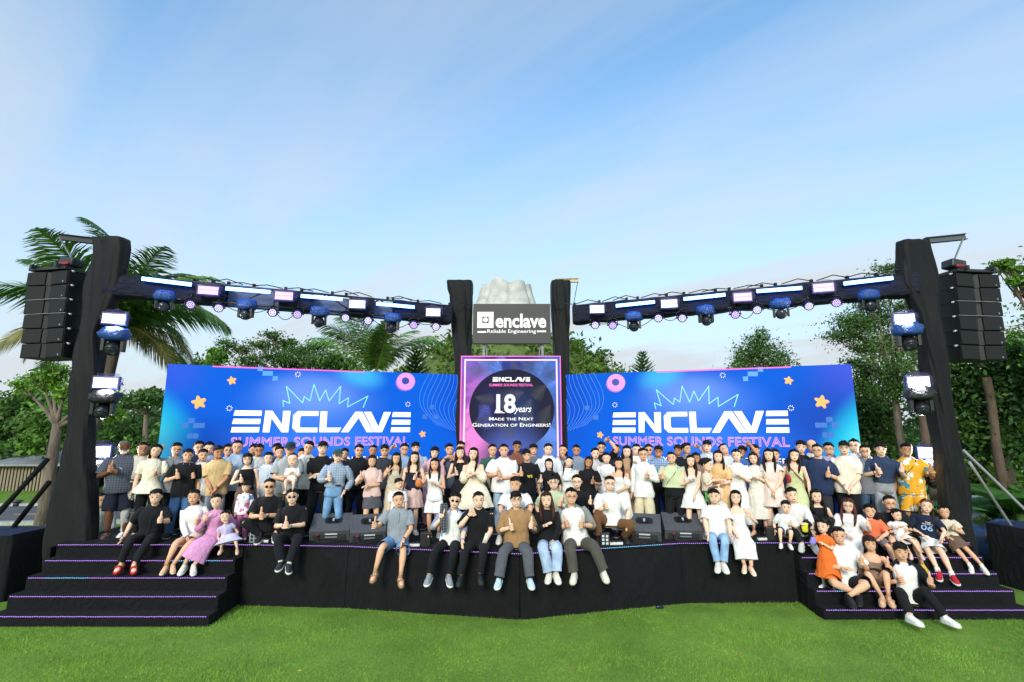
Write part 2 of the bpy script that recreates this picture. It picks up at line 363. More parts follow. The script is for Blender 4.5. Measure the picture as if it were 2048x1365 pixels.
for sx, Y, x0, x1 in ((-1, YL, -7.62, -4.5), (1, YR, 4.79, 7.85)):
    for i in range(4):
        q = MB(); a, b_ = x0-0.02*(3-i), x1+0.02*(3-i); q.box(((a+b_)/2, (Y[i]+Y[i+1])/2+0.01, (ZS[i]-0.001)/2), (b_-a, Y[i+1]-Y[i]+0.02, ZS[i]-0.001), 0, None, 0.012); st_obj(q, 'step', STEPM)
        led_run([(a+0.03, Y[i]-0.009, ZS[i]-0.02), (b_-0.03, Y[i]-0.009, ZS[i]-0.02)], i+sx*5+10)
led_run([(-7.6, 8.83, ST-0.02)] + [(x, y-0.012, ST-0.02) for x, y in FRONT] + [(7.8, 8.985, ST-0.02)], 31)
for c_, w_ in (((-6.06, 8.87, 0.44), 3.12), ((6.3, 9.03, 0.44), 3.05)):
    q = MB(); q.box(c_, (w_, 0.05, 0.9)); st_obj(q, 'stair_riser', STEPM)
# ================================================================== screens
BLACK = mat('101012', 0.55); STEEL = mat('8d8f92', 0.35, 'rough', s=8); WHITE_E = mat('ffffff', 0.4, 'emit', e=1.05)
def screen_mat(name, base, spots, grad=None):
    m = bpy.data.materials.new(name); m.use_nodes = True; n, l = m.node_tree.nodes, m.node_tree.links; b = n['Principled BSDF']
    b.inputs['Base Color'].default_value = (0.005, 0.005, 0.006, 1); b.inputs['Roughness'].default_value = 0.6; b.inputs['Specular IOR Level'].default_value = 0.02
    t = n.new('ShaderNodeTexCoord'); rgb = n.new('ShaderNodeRGB'); rgb.outputs[0].default_value = lin(base); cur = rgb.outputs[0]
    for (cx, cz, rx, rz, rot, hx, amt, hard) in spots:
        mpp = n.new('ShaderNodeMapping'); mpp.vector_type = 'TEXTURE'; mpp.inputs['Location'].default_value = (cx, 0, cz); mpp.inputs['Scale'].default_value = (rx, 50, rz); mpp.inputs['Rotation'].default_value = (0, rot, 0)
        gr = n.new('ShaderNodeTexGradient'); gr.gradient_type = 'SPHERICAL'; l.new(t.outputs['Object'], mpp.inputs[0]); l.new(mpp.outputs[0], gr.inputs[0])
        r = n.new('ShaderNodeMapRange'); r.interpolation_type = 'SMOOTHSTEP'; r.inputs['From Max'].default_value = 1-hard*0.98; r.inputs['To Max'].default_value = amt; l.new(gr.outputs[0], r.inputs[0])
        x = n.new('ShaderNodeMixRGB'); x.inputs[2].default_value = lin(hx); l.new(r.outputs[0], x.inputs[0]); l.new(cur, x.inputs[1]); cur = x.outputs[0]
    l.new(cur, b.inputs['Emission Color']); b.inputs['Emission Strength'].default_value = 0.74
    return m
class Wall2D:      # a flat vertical panel; local u along its width, v up
    def __init__(s, name, label, A, B, z0, z1, spots, base):
        s.A, s.t = Vector((*A, z0)), (Vector((*B, 0))-Vector((*A, 0))); s.W = s.t.length; s.t.normalize(); s.H = z1-z0
        s.n = Vector((s.t.y, -s.t.x, 0))
        s.root = thing(name, label, 'led screen', s.A, math.atan2(s.t.y, s.t.x))
        sp_ = []
        for (px, py, rx, rz, rot, hx, amt, hard) in spots:
            u, v = s.uv(px, py); sp_.append((u, v, rx, rz, rot, hx, amt, hard))
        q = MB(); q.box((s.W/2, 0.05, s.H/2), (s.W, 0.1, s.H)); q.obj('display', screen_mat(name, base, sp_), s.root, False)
        q = MB(); e = 0.012; q.box((s.W/2, 0.16, s.H/2), (s.W-0.2, 0.12, s.H-0.2)); q.obj('housing', BLACK, s.root, False)
    def uv(s, px, py):
        d = ray(px, py); o = Vector((0, 0, CAM_H)); k = (s.A-o).dot(s.n)/d.dot(s.n); p = o+d*k-s.A; return p.dot(s.t), p.z
    def poly(s, name, polys, m, layer=1):
        q = MB()
        for P in polys: q.prism(P, -0.003*layer-0.002, -0.003*layer, 0, lambda u, y, v: (u, y, v))
        return q.obj(name, m, s.root, False)
    def line(s, name, pts, w, m, layer=1):
        P = []
        for a, b in zip(pts, pts[1:]):
            a, b = Vector(a), Vector(b); d = (b-a)
            if d.length < 1e-6: continue
            d.normalize(); k = Vector((-d.y, d.x))*w/2; e = d*w*0.35; P.append([(a-e-k)[:], (b+e-k)[:], (b+e+k)[:], (a-e+k)[:]])
        return s.poly(name, P, m, layer)
    def text(s, body, u0, v0, w, h, m, layer=2, name='lettering', **kw):
        vs, fs = text_mesh(body, w, h, **kw); letters([(u0+x, -0.003*layer-z, v0+y) for x, y, z in vs], fs, m, s.root)
def star_poly(cx, cy, r, rot=0.2):
    P = []
    for k in range(5):
        for da, rr in ((-0.16, 0.93), (0, 1.0), (0.16, 0.93), (PI/5-0.1, 0.56), (PI/5+0.1, 0.56)):
            a = rot+PI/2+k*2*PI/5+da; P.append((cx+math.cos(a)*r*rr, cy+math.sin(a)*r*rr))
    return P
def ellipse(cx, cy, rx, ry, n=28, a0=0, a1=2*PI): return [(cx+math.cos(a0+(a1-a0)*k/n)*rx, cy+math.sin(a0+(a1-a0)*k/n)*ry) for k in range(n)]
E_BARS = [[(0.006, 0.76), (0.149, 0.76), (0.15, 1), (0.012, 1)], [(0.003, 0.38), (0.146, 0.38), (0.148, 0.62), (0.008, 0.62)], [(0, 0), (0.143, 0), (0.145, 0.24), (0.004, 0.24)]]
LETTERS = [E_BARS,
    [[(0.163, 0), (0.168, 1), (0.205, 1), (0.262, 0.36), (0.262, 1), (0.302, 1), (0.298, 0), (0.262, 0), (0.203, 0.66), (0.198, 0)]],
    [[(0.456, 1), (0.456, 0.78), (0.365, 0.78), (0.357, 0.72), (0.357, 0.28), (0.365, 0.22), (0.456, 0.22), (0.456, 0), (0.342, 0), (0.318, 0.2), (0.318, 0.8), (0.342, 1)]],
    [[(0.467, 0), (0.467, 1), (0.505, 1), (0.505, 0.22), (0.59, 0.22), (0.575, 0)]],
    [[(0.589, 0), (0.666, 1), (0.707, 1), (0.779, 0), (0.738, 0), (0.687, 0.70), (0.632, 0)]],
    [[(0.718, 1), (0.762, 1), (0.812, 0.28), (0.826, 1 - 0.2), (0.834, 1), (0.875, 1), (0.832, 0), (0.786, 0)]],
    [[(x+0.855, y) for x, y in b] for b in E_BARS]]
LETTERS[5] = [[(0.716, 1), (0.759, 1), (0.806, 0.27), (0.836, 1), (0.878, 1), (0.829, 0), (0.783, 0)]]
for b in LETTERS[6]:
    for i, (x, y) in enumerate(b): b[i] = (min(0.885+(x-0.86)*0.83, 1.0), y)
NEON = mat('f2a0ff', 0.4, 'emit', e=0.75); MINT = mat('86f0e0', 0.4, 'emit', e=0.85); GOLD = mat('ffb45a', 0.4, 'emit', e=0.95); GOLD2 = mat('ff9a4a', 0.4, 'emit', e=0.8)
SQ = mat('49a8ff', 0.4, 'emit', e=0.7); LILAC = mat('e79cf5', 0.4, 'emit', e=0.8); LILAC2 = mat('b56fe8', 0.4, 'emit', e=0.7); CONT = mat('4f93ff', 0.4, 'emit', e=0.75); HOLE = mat('1a3bb8', 0.4, 'emit', e=0.6); HOTP = mat('ff5fd0', 0.4, 'emit', e=0.8); DIMSQ = mat('1f74dc', 0.4, 'emit', e=0.66)
BLUE_T = (('L', 300, 3.103), ('R', 1100, 3.103))
def build_wing(side, name, label, A, B, D):
    ox = D['ox']; K = 3.103
    def pp(X, Y): return (ox+X/K, 700+Y/K)
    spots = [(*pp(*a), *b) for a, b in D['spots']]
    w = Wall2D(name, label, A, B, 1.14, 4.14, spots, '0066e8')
    U = lambda X, Y: w.uv(*pp(X, Y))
    (u0, _), (u1, _) = U(D['enc'][0], 450), U(D['enc'][1], 450); xm = (D['enc'][0]+D['enc'][1])/2; v1, v0 = U(xm, D['enc'][2])[1], U(xm, D['enc'][3])[1]
    for L in LETTERS: w.poly('letter', [[(u0+(u1-u0)*x, v0+(v1-v0)*y) for x, y in P] for P in L], WHITE_E, 4)
    s1, s0 = U(xm, D['sub'][2])[1], U(xm, D['sub'][3])[1]; (a0, _), (a1, _) = U(D['sub'][0], 560), U(D['sub'][1], 560)
    w.text('SUMMER SOUNDS FESTIVAL', a0, s0, a1-a0, s1-s0, NEON, 3, outline=0.026, name='neon_lettering', spacing=1.05)
    w.text('MADE THE NEXT GENERATION OF ENGINEERS', a0, s0-0.36, a1-a0, 0.13, WHITE_E, 3, spacing=1.05)
    w.line('neon_crown', [U(*p) for p in D['crown']], 0.019, MINT, 3)
    for i, (X, Y, r) in enumerate(D['stars']):
        u, v = U(X, Y); w.poly('star', [star_poly(u, v, r, 0.25 if side < 0 else -0.25)], GOLD, 3); w.poly('star_shade', [star_poly(u+0.012, v-0.014, r, 0.25 if side < 0 else -0.25)], GOLD2, 2)
    u, v = U(*D['ring']); w.poly('ring', [ellipse(u, v, 0.21, 0.2)], LILAC, 2); w.poly('ring_shade', [ellipse(u-0.02, v-0.035, 0.21, 0.19)], LILAC2, 1); w.poly('ring_hole', [ellipse(u-0.01, v+0.01, 0.085, 0.08)], HOLE, 3)
    for X, Y in D['sq']:
        u, v = U(X, Y); w.poly('square', [[(u-.05, v-.05), (u+.05, v-.05), (u+.05, v+.05), (u-.05, v+.05)]], SQ, 1)
    for X, Y in D['dim']:
        u, v = U(X, Y); w.poly('square', [[(u-.055, v-.05), (u+.055, v-.05), (u+.055, v+.05), (u-.055, v+.05)]], DIMSQ, 1)
    for X, Y in D['burst']:
        u, v = U(X, Y); P = []
        for k in range(8):
            a = k*PI/4+0.2; c_, s_ = math.cos(a), math.sin(a); P.append([(u+c_*.035+s_*.006, v+s_*.035-c_*.006), (u+c_*.06+s_*.006, v+s_*.06-c_*.006), (u+c_*.06-s_*.006, v+s_*.06+c_*.006), (u+c_*.035-s_*.006, v+s_*.035+c_*.006)])
        w.poly('spark', P, WHITE_E, 2)
    inner = w.W if side < 0 else 0.0
    for k in range(9):
        pts = []
        for j in range(26):
            v = w.H*(1-0.0006) - j*0.048*(1+0.02*k); r = 0.86-0.085*k + 0.16*math.sin(v*3.3+k*0.22) - 0.5*max(0, 1.1-v*0.36)**2 - (0.35 if v < 2.2 else 0)*(2.2-v)
            pts.append((inner-(-side)*max(r, 0.03)*1.0 if side < 0 else inner+max(r, 0.03), v))
        if side < 0: pts = [(w.W-abs(inner-p[0]), p[1]) for p in pts]
        w.line('contour_line', pts, 0.009, CONT, 1)
    e0, e1 = (0.13*w.W, 0.63*w.W) if side < 0 else (0.37*w.W, 0.82*w.W)
    w.poly('edge_light', [[(e0, w.H-0.03), (e1, w.H-0.03), (e1, w.H-0.002), (e0, w.H-0.002)]], HOTP, 1)
    return w
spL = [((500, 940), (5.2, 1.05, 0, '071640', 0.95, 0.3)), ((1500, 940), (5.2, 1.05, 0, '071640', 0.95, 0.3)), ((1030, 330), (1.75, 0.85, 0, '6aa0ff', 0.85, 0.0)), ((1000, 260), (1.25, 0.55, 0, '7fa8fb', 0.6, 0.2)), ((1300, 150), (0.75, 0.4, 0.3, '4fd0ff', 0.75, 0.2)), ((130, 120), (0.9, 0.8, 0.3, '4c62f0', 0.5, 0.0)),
       ((60, 540), (0.75, 1.5, -0.55, '25c8f0', 1.0, 0.3)), ((70, 590), (0.4, 0.9, -0.5, '57f0ff', 0.8, 0.2)), ((300, 640), (1.7, 1.0, 0, '0a3aa8', 0.85, 0.0)), ((1060, 560), (2.4, 0.62, 0, '3a86ff', 0.8, 0.1)), ((1950, 200), (1.0, 2.4, 0, '0c46c8', 0.6, 0.0))]
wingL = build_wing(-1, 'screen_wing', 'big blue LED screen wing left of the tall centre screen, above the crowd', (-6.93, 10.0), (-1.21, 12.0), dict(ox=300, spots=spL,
    enc=(507, 1615, 382, 512), sub=(502, 1605, 540, 598), stars=((303, 325, .135), (507, 190, .085), (1690, 522, .075)), ring=(1588, 196), sq=((685, 118), (715, 147), (747, 147), (777, 178)),
    dim=((218, 470), (288, 470), (320, 470), (250, 535), (280, 535), (258, 440), (1750, 355), (1705, 415), (1775, 415)), burst=((918, 153), (493, 363), (1600, 338)),
    crown=((828, 352), (826, 315), (868, 333), (847, 228), (947, 330), (957, 290), (992, 318), (1018, 215), (1053, 317), (1090, 250), (1112, 317), (1183, 227), (1173, 335), (1232, 298), (1226, 355), (1352, 288), (1323, 358))))
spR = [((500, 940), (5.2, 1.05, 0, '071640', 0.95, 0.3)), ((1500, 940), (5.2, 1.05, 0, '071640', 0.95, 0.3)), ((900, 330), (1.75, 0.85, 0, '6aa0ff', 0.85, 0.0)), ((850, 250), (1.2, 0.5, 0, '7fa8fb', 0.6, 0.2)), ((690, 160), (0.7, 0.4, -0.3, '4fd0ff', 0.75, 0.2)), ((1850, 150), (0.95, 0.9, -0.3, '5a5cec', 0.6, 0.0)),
       ((1700, 450), (1.3, 1.4, 0, '1f49b8', 0.75, 0.0)), ((1935, 530), (0.7, 1.5, 0.62, '25c8f0', 1.0, 0.3)), ((1935, 580), (0.4, 0.9, 0.55, '57f0ff', 0.8, 0.2)), ((930, 560), (2.4, 0.62, 0, '3a86ff', 0.8, 0.1)), ((100, 250), (1.0, 2.4, 0, '0c46c8', 0.6, 0.0))]
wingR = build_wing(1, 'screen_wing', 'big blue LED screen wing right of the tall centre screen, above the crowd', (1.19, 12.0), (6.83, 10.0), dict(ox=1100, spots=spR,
    enc=(385, 1480, 384, 514), sub=(390, 1485, 540, 598), stars=((1683, 322, .135), (1478, 190, .085), (310, 527, .075)), ring=(410, 204), sq=((1213, 180), (1243, 150), (1273, 150), (1305, 122)),
    dim=((1665, 468), (1700, 468), (1770, 468), (1733, 433), (1710, 528), (1740, 528), (230, 360), (285, 420)), burst=((1072, 158), (403, 342), (1495, 362)),
    crown=((657, 367), (648, 330), (690, 348), (660, 248), (765, 340), (772, 300), (806, 325), (820, 225), (867, 325), (893, 256), (922, 317), (985, 226), (987, 335), (1042, 295), (1045, 352), (1167, 277), (1143, 353))))
# centre screen
PA, PB = aty(922, 712, 11.72), aty(1121.5, 712, 11.72)
spC = [((1024, 1000), (3.0, 0.8, 0, '0a1030', 0.95, 0.3)), ((930, 800), (0.9, 2.2, 0, 'c070d8', 0.6, 0.1)), ((935, 890), (0.8, 0.9, 0, 'ff9ae0', 0.7, 0.1)), ((1105, 760), (0.75, 1.6, 0, '4f8cf0', 0.75, 0.1)), ((1100, 900), (0.7, 1.2, 0, '6aa0ff', 0.7, 0.1)), ((1020, 725), (0.8, 0.3, 0, '3f4fb0', 0.6, 0.1)), ((930, 730), (0.6, 0.5, 0, '8a7af0', 0.6, 0.1))]
cen = Wall2D('centre_screen', 'tall LED screen with pink neon frame and palm leaf artwork between the blue wings', (PA.x, 11.72), (PB.x, 11.72), 1.1, PA.z, [(*a, *b) for a, b in spC], '262c6a')
CK = 1160/340.0
def CU(X, Y): return cen.uv(860+X/CK, 530+Y/CK)
DARKC, NAVY = mat('20223a', 0.5, 'emit', e=0.5), mat('27407f', 0.5, 'emit', e=0.55)
def frond2(u, v, ang, L, m, layer, nl=20, bend=0.5, w=0.55):
    P = []; x, y, a = u, v, ang
    for k in range(nl):
        x2, y2 = x+math.cos(a)*L/nl, y+math.sin(a)*L/nl
        f = math.sin(PI*(k+1.2)/(nl+1.6))*L*w
        for s in (-1, 1):
            b = a+s*0.95; ex, ey = x+math.cos(b)*f, y+math.sin(b)*f; hw = L*0.022
            P.append([(x-math.cos(a)*hw*.4, y-math.sin(a)*hw*.4), (ex, ey), (x+(x2-x)*.4, y+(y2-y)*.4)])
        x, y = x2, y2; a += bend/nl
    clip = [[(min(max(p[0], 0.02), cen.W-0.02), min(max(p[1], 0.05), cen.H-0.02)) for p in t] for t in P]
    cen.poly('palm_leaf', clip, m, layer)
LB, LP_, LV, LM = mat('5b8df5', 0.5, 'emit', e=0.75), mat('ff86e0', 0.5, 'emit', e=0.8), mat('9a7bf2', 0.5, 'emit', e=0.75), mat('c060d8', 0.5, 'emit', e=0.7)
cu, cv = CU(558, 985)
frond2(*CU(330, 660), -0.55, 0.6, LB, 1); frond2(*CU(520, 650), 2.6, 0.5, LB, 1, bend=-0.6); frond2(*CU(610, 650), -0.7, 0.55, NAVY, 1); frond2(*CU(800, 660), 3.6, 0.75, LB, 1, bend=0.7); frond2(*CU(850, 720), 3.9, 0.8, NAVY, 1)
frond2(*CU(300, 800), 0.3, 0.5, LV, 1); frond2(*CU(235, 900), 0.5, 0.6, LM, 1); frond2(*CU(240, 1010), 0.6, 0.5, LP_, 1); frond2(*CU(235, 1120), 1.0, 0.55, LP_, 1); frond2(*CU(235, 1200), 0.7, 0.5, LP_, 1, bend=-0.6); frond2(*CU(860, 1120), 2.2, 0.6, NAVY, 1); frond2(*CU(870, 1200), 2.5, 0.7, LB, 1)
for X_, Y_, a_, L_, m_ in ((400, 640, -1.2, .7, NAVY), (470, 640, -1.9, .6, LB), (560, 640, -1.4, .5, DARKC), (700, 640, -1.9, .7, DARKC), (760, 640, -1.3, .6, NAVY), (870, 800, 3.3, .6, LB), (865, 980, 2.8, .5, DARKC), (240, 700, -.4, .6, NAVY), (240, 820, -.2, .55, LM), (240, 960, .1, .5, LM), (240, 1160, .4, .6, LP_), (860, 1180, 2.0, .6, LB)): frond2(*CU(X_, Y_), a_, L_, m_, 1, 24)
frond2(*CU(860, 1030), 2.4, 0.55, DARKC, 1); frond2(*CU(865, 900), 2.9, 0.5, NAVY, 1); frond2(*CU(240, 1280), 0.6, 0.7, LP_, 1)
def disc_mat():
    return screen_mat('disc', '23243a', [(558/CK+860, 0, 1, 1, 0, '000000', 0, 0)][:0] + [(cu, cv-0.85, 1.0, 0.75, 0, '5b6fc8', 0.9, 0.0), (cu-0.5, cv+0.1, 0.5, 0.8, 0, '2a2a62', 0.8, 0.0), (cu+0.25, cv-0.1, 0.5, 0.9, 0, '2f4a86', 0.6, 0.0)])
cen.poly('dark_disc', [ellipse(cu, cv, 0.99, 0.93, 56)], disc_mat(), 2)
for X, Y, a, L, m in ((400, 960, 4.4, 0.55, mat('3a49b8', 0.5, 'emit', e=0.6)), (330, 1060, 0.9, 0.4, mat('4a55d0', 0.5, 'emit', e=0.6)), (690, 920, 4.2, 0.7, mat('2c3a66', 0.5, 'emit', e=0.5)), (480, 1060, 5.2, 0.5, mat('2c3050', 0.5, 'emit', e=0.5)), (640, 870, 3.4, 0.7, mat('2b3560', 0.5, 'emit', e=0.5))): frond2(*CU(X, Y), a, L, m, 3)
for (X, Y, s, r) in ((820, 960, 4.1, .5), (800, 820, 3.7, .45), (310, 900, -0.4, .45), (300, 1080, .3, .4)): frond2(*CU(X, Y), s, r, DARKC, 3)
NF, NF2 = mat('ff8fd6', 0.4, 'emit', e=1.25), mat('ff5fc8', 0.4, 'emit', e=0.9)
W_, H_ = cen.W, cen.H
def frame(e, t, m, layer, name):
    P = [[(e, 0.05), (e+t, 0.05), (e+t, H_-e-t), (e, H_-e-t)], [(W_-e-t, 0.05), (W_-e, 0.05), (W_-e, H_-e-t), (W_-e-t, H_-e-t)], [(e, H_-e-t), (W_-e, H_-e-t), (W_-e, H_-e), (e, H_-e)]]
    cen.poly(name, P, m, layer)
frame(0.004, 0.022, NF2, 4, 'outer_frame'); frame(0.085, 0.036, NF, 4, 'neon_frame'); frame(0.096, 0.013, WHITE_E, 5, 'neon_core')
a, b = CU(427, 797), CU(682, 768)
for L in LETTERS: cen.poly('letter', [[(a[0]+(b[0]-a[0])*x, a[1]+(b[1]-a[1])*y) for x, y in P] for P in L], WHITE_E, 6)
a, b = CU(404, 830), CU(702, 812); cen.text('SUMMER SOUNDS FESTIVAL', a[0], a[1], b[0]-a[0], b[1]-a[1], mat('ff5fc0', 0.4, 'emit', e=1.0), 6, offset=0.012)
a, b = CU(452, 1013), CU(585, 882); cen.text('18', a[0], a[1], b[0]-a[0], b[1]-a[1], mat('d9dcf2', 0.4, 'emit', e=0.95), 6, offset=0.035)
a, b = CU(440, 1012), CU(560, 1004)
for k in range(3): cen.poly('stripe', [[(a[0]+k*.01, a[1]+k*.03), (a[0]+.24-k*.05, a[1]+k*.03), (a[0]+.24-k*.05, a[1]+.013+k*.03), (a[0]+k*.01, a[1]+.013+k*.03)]], WHITE_E, 7)
a, b = CU(575, 1020), CU(692, 975); cen.text('years', a[0], a[1], b[0]-a[0], b[1]-a[1], WHITE_E, 6, shear=0.35)
a, b = CU(404, 1062), CU(705, 1040); cen.text('Made the Next', a[0], a[1], b[0]-a[0], b[1]-a[1], WHITE_E, 6, offset=0.002, small=True)
a, b = CU(290, 1105), CU(820, 1080); cen.text('Generation of Engineers!', a[0], a[1], b[0]-a[0], b[1]-a[1], WHITE_E, 6, offset=0.002, small=True)
# screen scaffold legs down to the stage deck
for w in (wingL, wingR, cen):
    for k in range(5): q = MB(); q.box((w.W*(0.06+0.22*k), 0.16, -(w.A.z-ST)/2), (0.08, 0.08, w.A.z-ST)); q.obj('support', BLACK, w.root, False)
# ================================================================== sign board
SY = 11.86; sA, sB = aty(946.5, 608, SY), aty(1101.5, 687, SY)
sg = thing('sign_board', 'dark grey sign with white enclave lettering on two steel posts above the screens', 'sign', ((sA.x+sB.x)/2, SY, ST))
sw, sh_ = sB.x-sA.x, sA.z-sB.z
q = MB(); q.box((0, 0.09, sB.z-ST+sh_/2), (sw, 0.18, sh_), 0, None, 0.006); q.obj('board', mat('4a4646', 0.6, 'emit', e=0.33), sg, False)
for X in (367, 768):
    p = aty(860+X/CK, 650, SY); q = MB(); q.tube([(p.x-sg.location.x, 0.12, 0), (p.x-sg.location.x, 0.12, sB.z-ST)], [0.032, 0.032], 10); q.tube([(p.x-sg.location.x+(-0.07 if X > 500 else 0.07), 0.16, 0), (p.x-sg.location.x+(-0.07 if X > 500 else 0.07), 0.16, sB.z-ST)], [0.014]*2, 8); q.obj('post', STEEL, sg)
def SU(X, Y):
    p = aty(860+X/CK, 530+Y/CK, SY); return p.x-sg.location.x, p.z-ST
SW = mat('f2f2f2', 0.4, 'emit', e=0.95); SB = mat('4a4646', 0.6, 'emit', e=0.33)
def sp_poly(name, P, m, k):
    q = MB(); q.prism(P, -0.003*k-0.003, -0.003*k); q.obj(name, m, sg, False)
def rect(a, b): return [(a[0], b[1]), (b[0], b[1]), (b[0], a[1]), (a[0], a[1])]
sp_poly('emblem_square', rect(SU(324, 322), SU(433, 431)), SW, 1); sp_poly('emblem_window', rect(SU(357, 354), SU(401, 399)), SB, 2)
c0 = SU(379, 376); sp_poly('emblem_dot', ellipse(c0[0], c0[1], 0.058, 0.058), SW, 3)
def s_text(body, x0, y0, x1, y1, **kw):
    a, b = SU(x0, y0), SU(x1, y1); vs, fs = text_mesh(body, b[0]-a[0], b[1]-a[1], **kw); letters([(a[0]+x, -0.004, a[1]+y) for x, y, z in vs], fs, SW, sg)
s_text('enclave', 447, 431, 792, 334, offset=0.028); s_text('Reliable Engineering', 391, 473, 723, 441, offset=0.008)
sp_poly('rule', rect(SU(324, 453), SU(384, 464)), SW, 1); sp_poly('rule', rect(SU(730, 449), SU(792, 460)), SW, 1)
# ================================================================== towers wrapped in black cloth
CLOTH = mat('08080a', 0.7, 'drape', st=(1, 1, 0.6), sh=0.06, b=0.15); BEAMC = mat('101226', 0.75, 'drape', st=(0.5, 0.5, 1.4))
def tower(label, Y, rows, dep, foot=0.0, seed=1, base_z=0.0, fold=0.03):
    zs, L, R = [], [], []
    for py, xl, xr in rows:
        a, b = aty(xl, py, Y), aty(xr, py, Y); zs.append(a.z); L.append(a.x); R.append(b.x)
    zs, L, R = np.array(zs)[::-1], np.array(L)[::-1]+0.015, np.array(R)[::-1]-0.015; L, R = L + np.maximum(L, 0)*dep/Y*.35, R - np.maximum(-R, 0)*dep/Y*.35
    t = thing('tower', label, 'tower', ((L[0]+R[0])/2, Y+dep/2, base_z)); ox, oy, oz = t.location
    q = MB(); N = 72; rings = []; nv = 110
    for k in range(nv+1):
        z = base_z + (zs[-1]-base_z)*k/nv; l, r = np.interp(z, zs, L), np.interp(z, zs, R); ring = []
        for j in range(N):
            a = 2*PI*j/N; c_, s_ = math.cos(a), math.sin(a); e = 0.45
            x = math.copysign(abs(c_)**e, c_); y = math.copysign(abs(s_)**e, s_)
            w = noise.noise(Vector((x*1.0+z*.5, y*1.2+z*.9, seed*7.1)))*fold*.8 + noise.noise(Vector((x*2.6+z*1.7, y*2.0-z*.8, seed*2.2)))*fold*.45 + .012*math.sin(x*9+z*3.1+2*noise.noise(Vector((x, z*1.5, seed))))*(1 if s_ < 0 else 0)
            fl = 1 + (0.12*max(0, 0.5-(z-base_z)) if foot else 0)
            ring.append(((l+r)/2-ox+x*((r-l)/2*fl+w), Y+dep/2-oy+y*(dep/2+w), z-oz))
        rings.append(ring)
    q.rings(rings); q.obj('cloth_wrap', CLOTH, t); return t
TL = tower('left outer tower wrapped in black cloth beside the left stairs', 9.0, [(473, 178, 255), (491, 180, 255), (531, 172, 247), (568, 163, 238), (615, 158, 221), (660, 151, 203), (738, 140, 199), (830, 128, 186), (894, 114, 181), (990, 96, 182), (1077, 82, 184), (1200, 66, 188)], 0.3, 1, 1, fold=0.05)
TR = tower('right outer tower wrapped in black cloth beside the right stairs', 9.05, [(478, 1797, 1869), (530, 1798, 1881), (566, 1803, 1891), (588, 1817, 1888), (625, 1833, 1886), (701, 1845, 1897), (778, 1856, 1909), (858, 1867, 1923), (901, 1874, 1931), (963, 1884, 1944), (1045, 1893, 1955), (1200, 1900, 1975)], 0.3, 1, 2, fold=0.045)
TCL = tower('inner black tower standing left of the grey sign', 11.95, [(560, 890, 947), (578, 892, 947), (584, 896, 946), (650, 901, 944), (745, 906, 943), (900, 908, 943)], 0.5, 0, 3, ST)
TCR = tower('inner black tower standing right of the grey sign', 11.95, [(560, 1101, 1143), (600, 1101, 1143), (650, 1103, 1142), (745, 1108, 1142), (900, 1108, 1142)], 0.5, 0, 4, ST)
def arm_part(t, name, a, b, w, h, m):
    a, b = Vector(a), Vector(b); d = b-a; q = MB(); M = d.to_track_quat('X', 'Z').to_matrix(); L = d.length
    q.box((0, 0, h/2-0.006), (L, w, 0.012), 0, M); q.box((0, 0, -h/2+0.006), (L, w, 0.012), 0, M); q.v = [tuple(Vector(v)) for v in q.v]
    q2 = MB(); 
    for dz in (h/2-0.006, -h/2+0.006): q2.box(M @ Vector((0, 0, dz)), (L, w, 0.012), 0, M)
    q2.box((0, 0, 0), (L, 0.012, h-0.025), 0, M); q2.v = [tuple(Vector(v)+(a+b)/2-t.location) for v in q2.v]
    return q2.obj(name, m, t, False)
arm_part(TL, 'hoist_arm', aty(117, 474, 9.25), aty(200, 484, 9.25), 0.09, 0.12, mat('26272b', 0.5))
arm_part(TR, 'hoist_arm', aty(1931, 474, 9.3), aty(1850, 482, 9.3), 0.09, 0.12, mat('55585e', 0.5))
arm_part(TCR, 'hoist_arm', aty(1110, 562, 12.1), aty(1157, 561, 12.1), 0.07, 0.1, mat('c9b48c', 0.5))
for T_, px, c_ in ((TCL, 898, 'b89a4a'), (TCR, 1148, 'd8b54a')):
    q = MB(); p = aty(px, 630, 11.75); q.box(p-T_.location, (0.06, 0.1, 0.46)); q.obj('bracket', mat(c_, 0.5), T_, False)
q = MB(); a, b = aty(1155, 566, 12.0), aty(1147, 610, 12.0); q.tube([a-TCR.location, b-TCR.location], [0.008, 0.008], 6); q.obj('hoist_cable', BLACK, TCR)
# braces
for T_, prs, m, r in ((TL, (((96, 918), (-6, 1030)), ((98, 965), (18, 1066))), SKIRT, 0.042), (TR, (((1926, 900), (2060, 1030)), ((1938, 924), (2022, 1052))), STEEL, 0.024)):
    for k, (a, b) in enumerate(prs):
        A_, B_ = aty(*a, 9.35), aty(*b, 9.2+0.5*k); D_ = (B_-A_); B_ = B_ + D_*(max(B_.z-0.0, 0)/max(-D_.z, 1e-3)); q = MB()
        q.tube([A_-T_.location + (B_-A_)*t for t in np.linspace(0, 1, 9)], [r*(1+0.12*math.sin(9*i+k)) if m is SKIRT else r for i in range(9)], 10); q.obj('brace', m, T_)
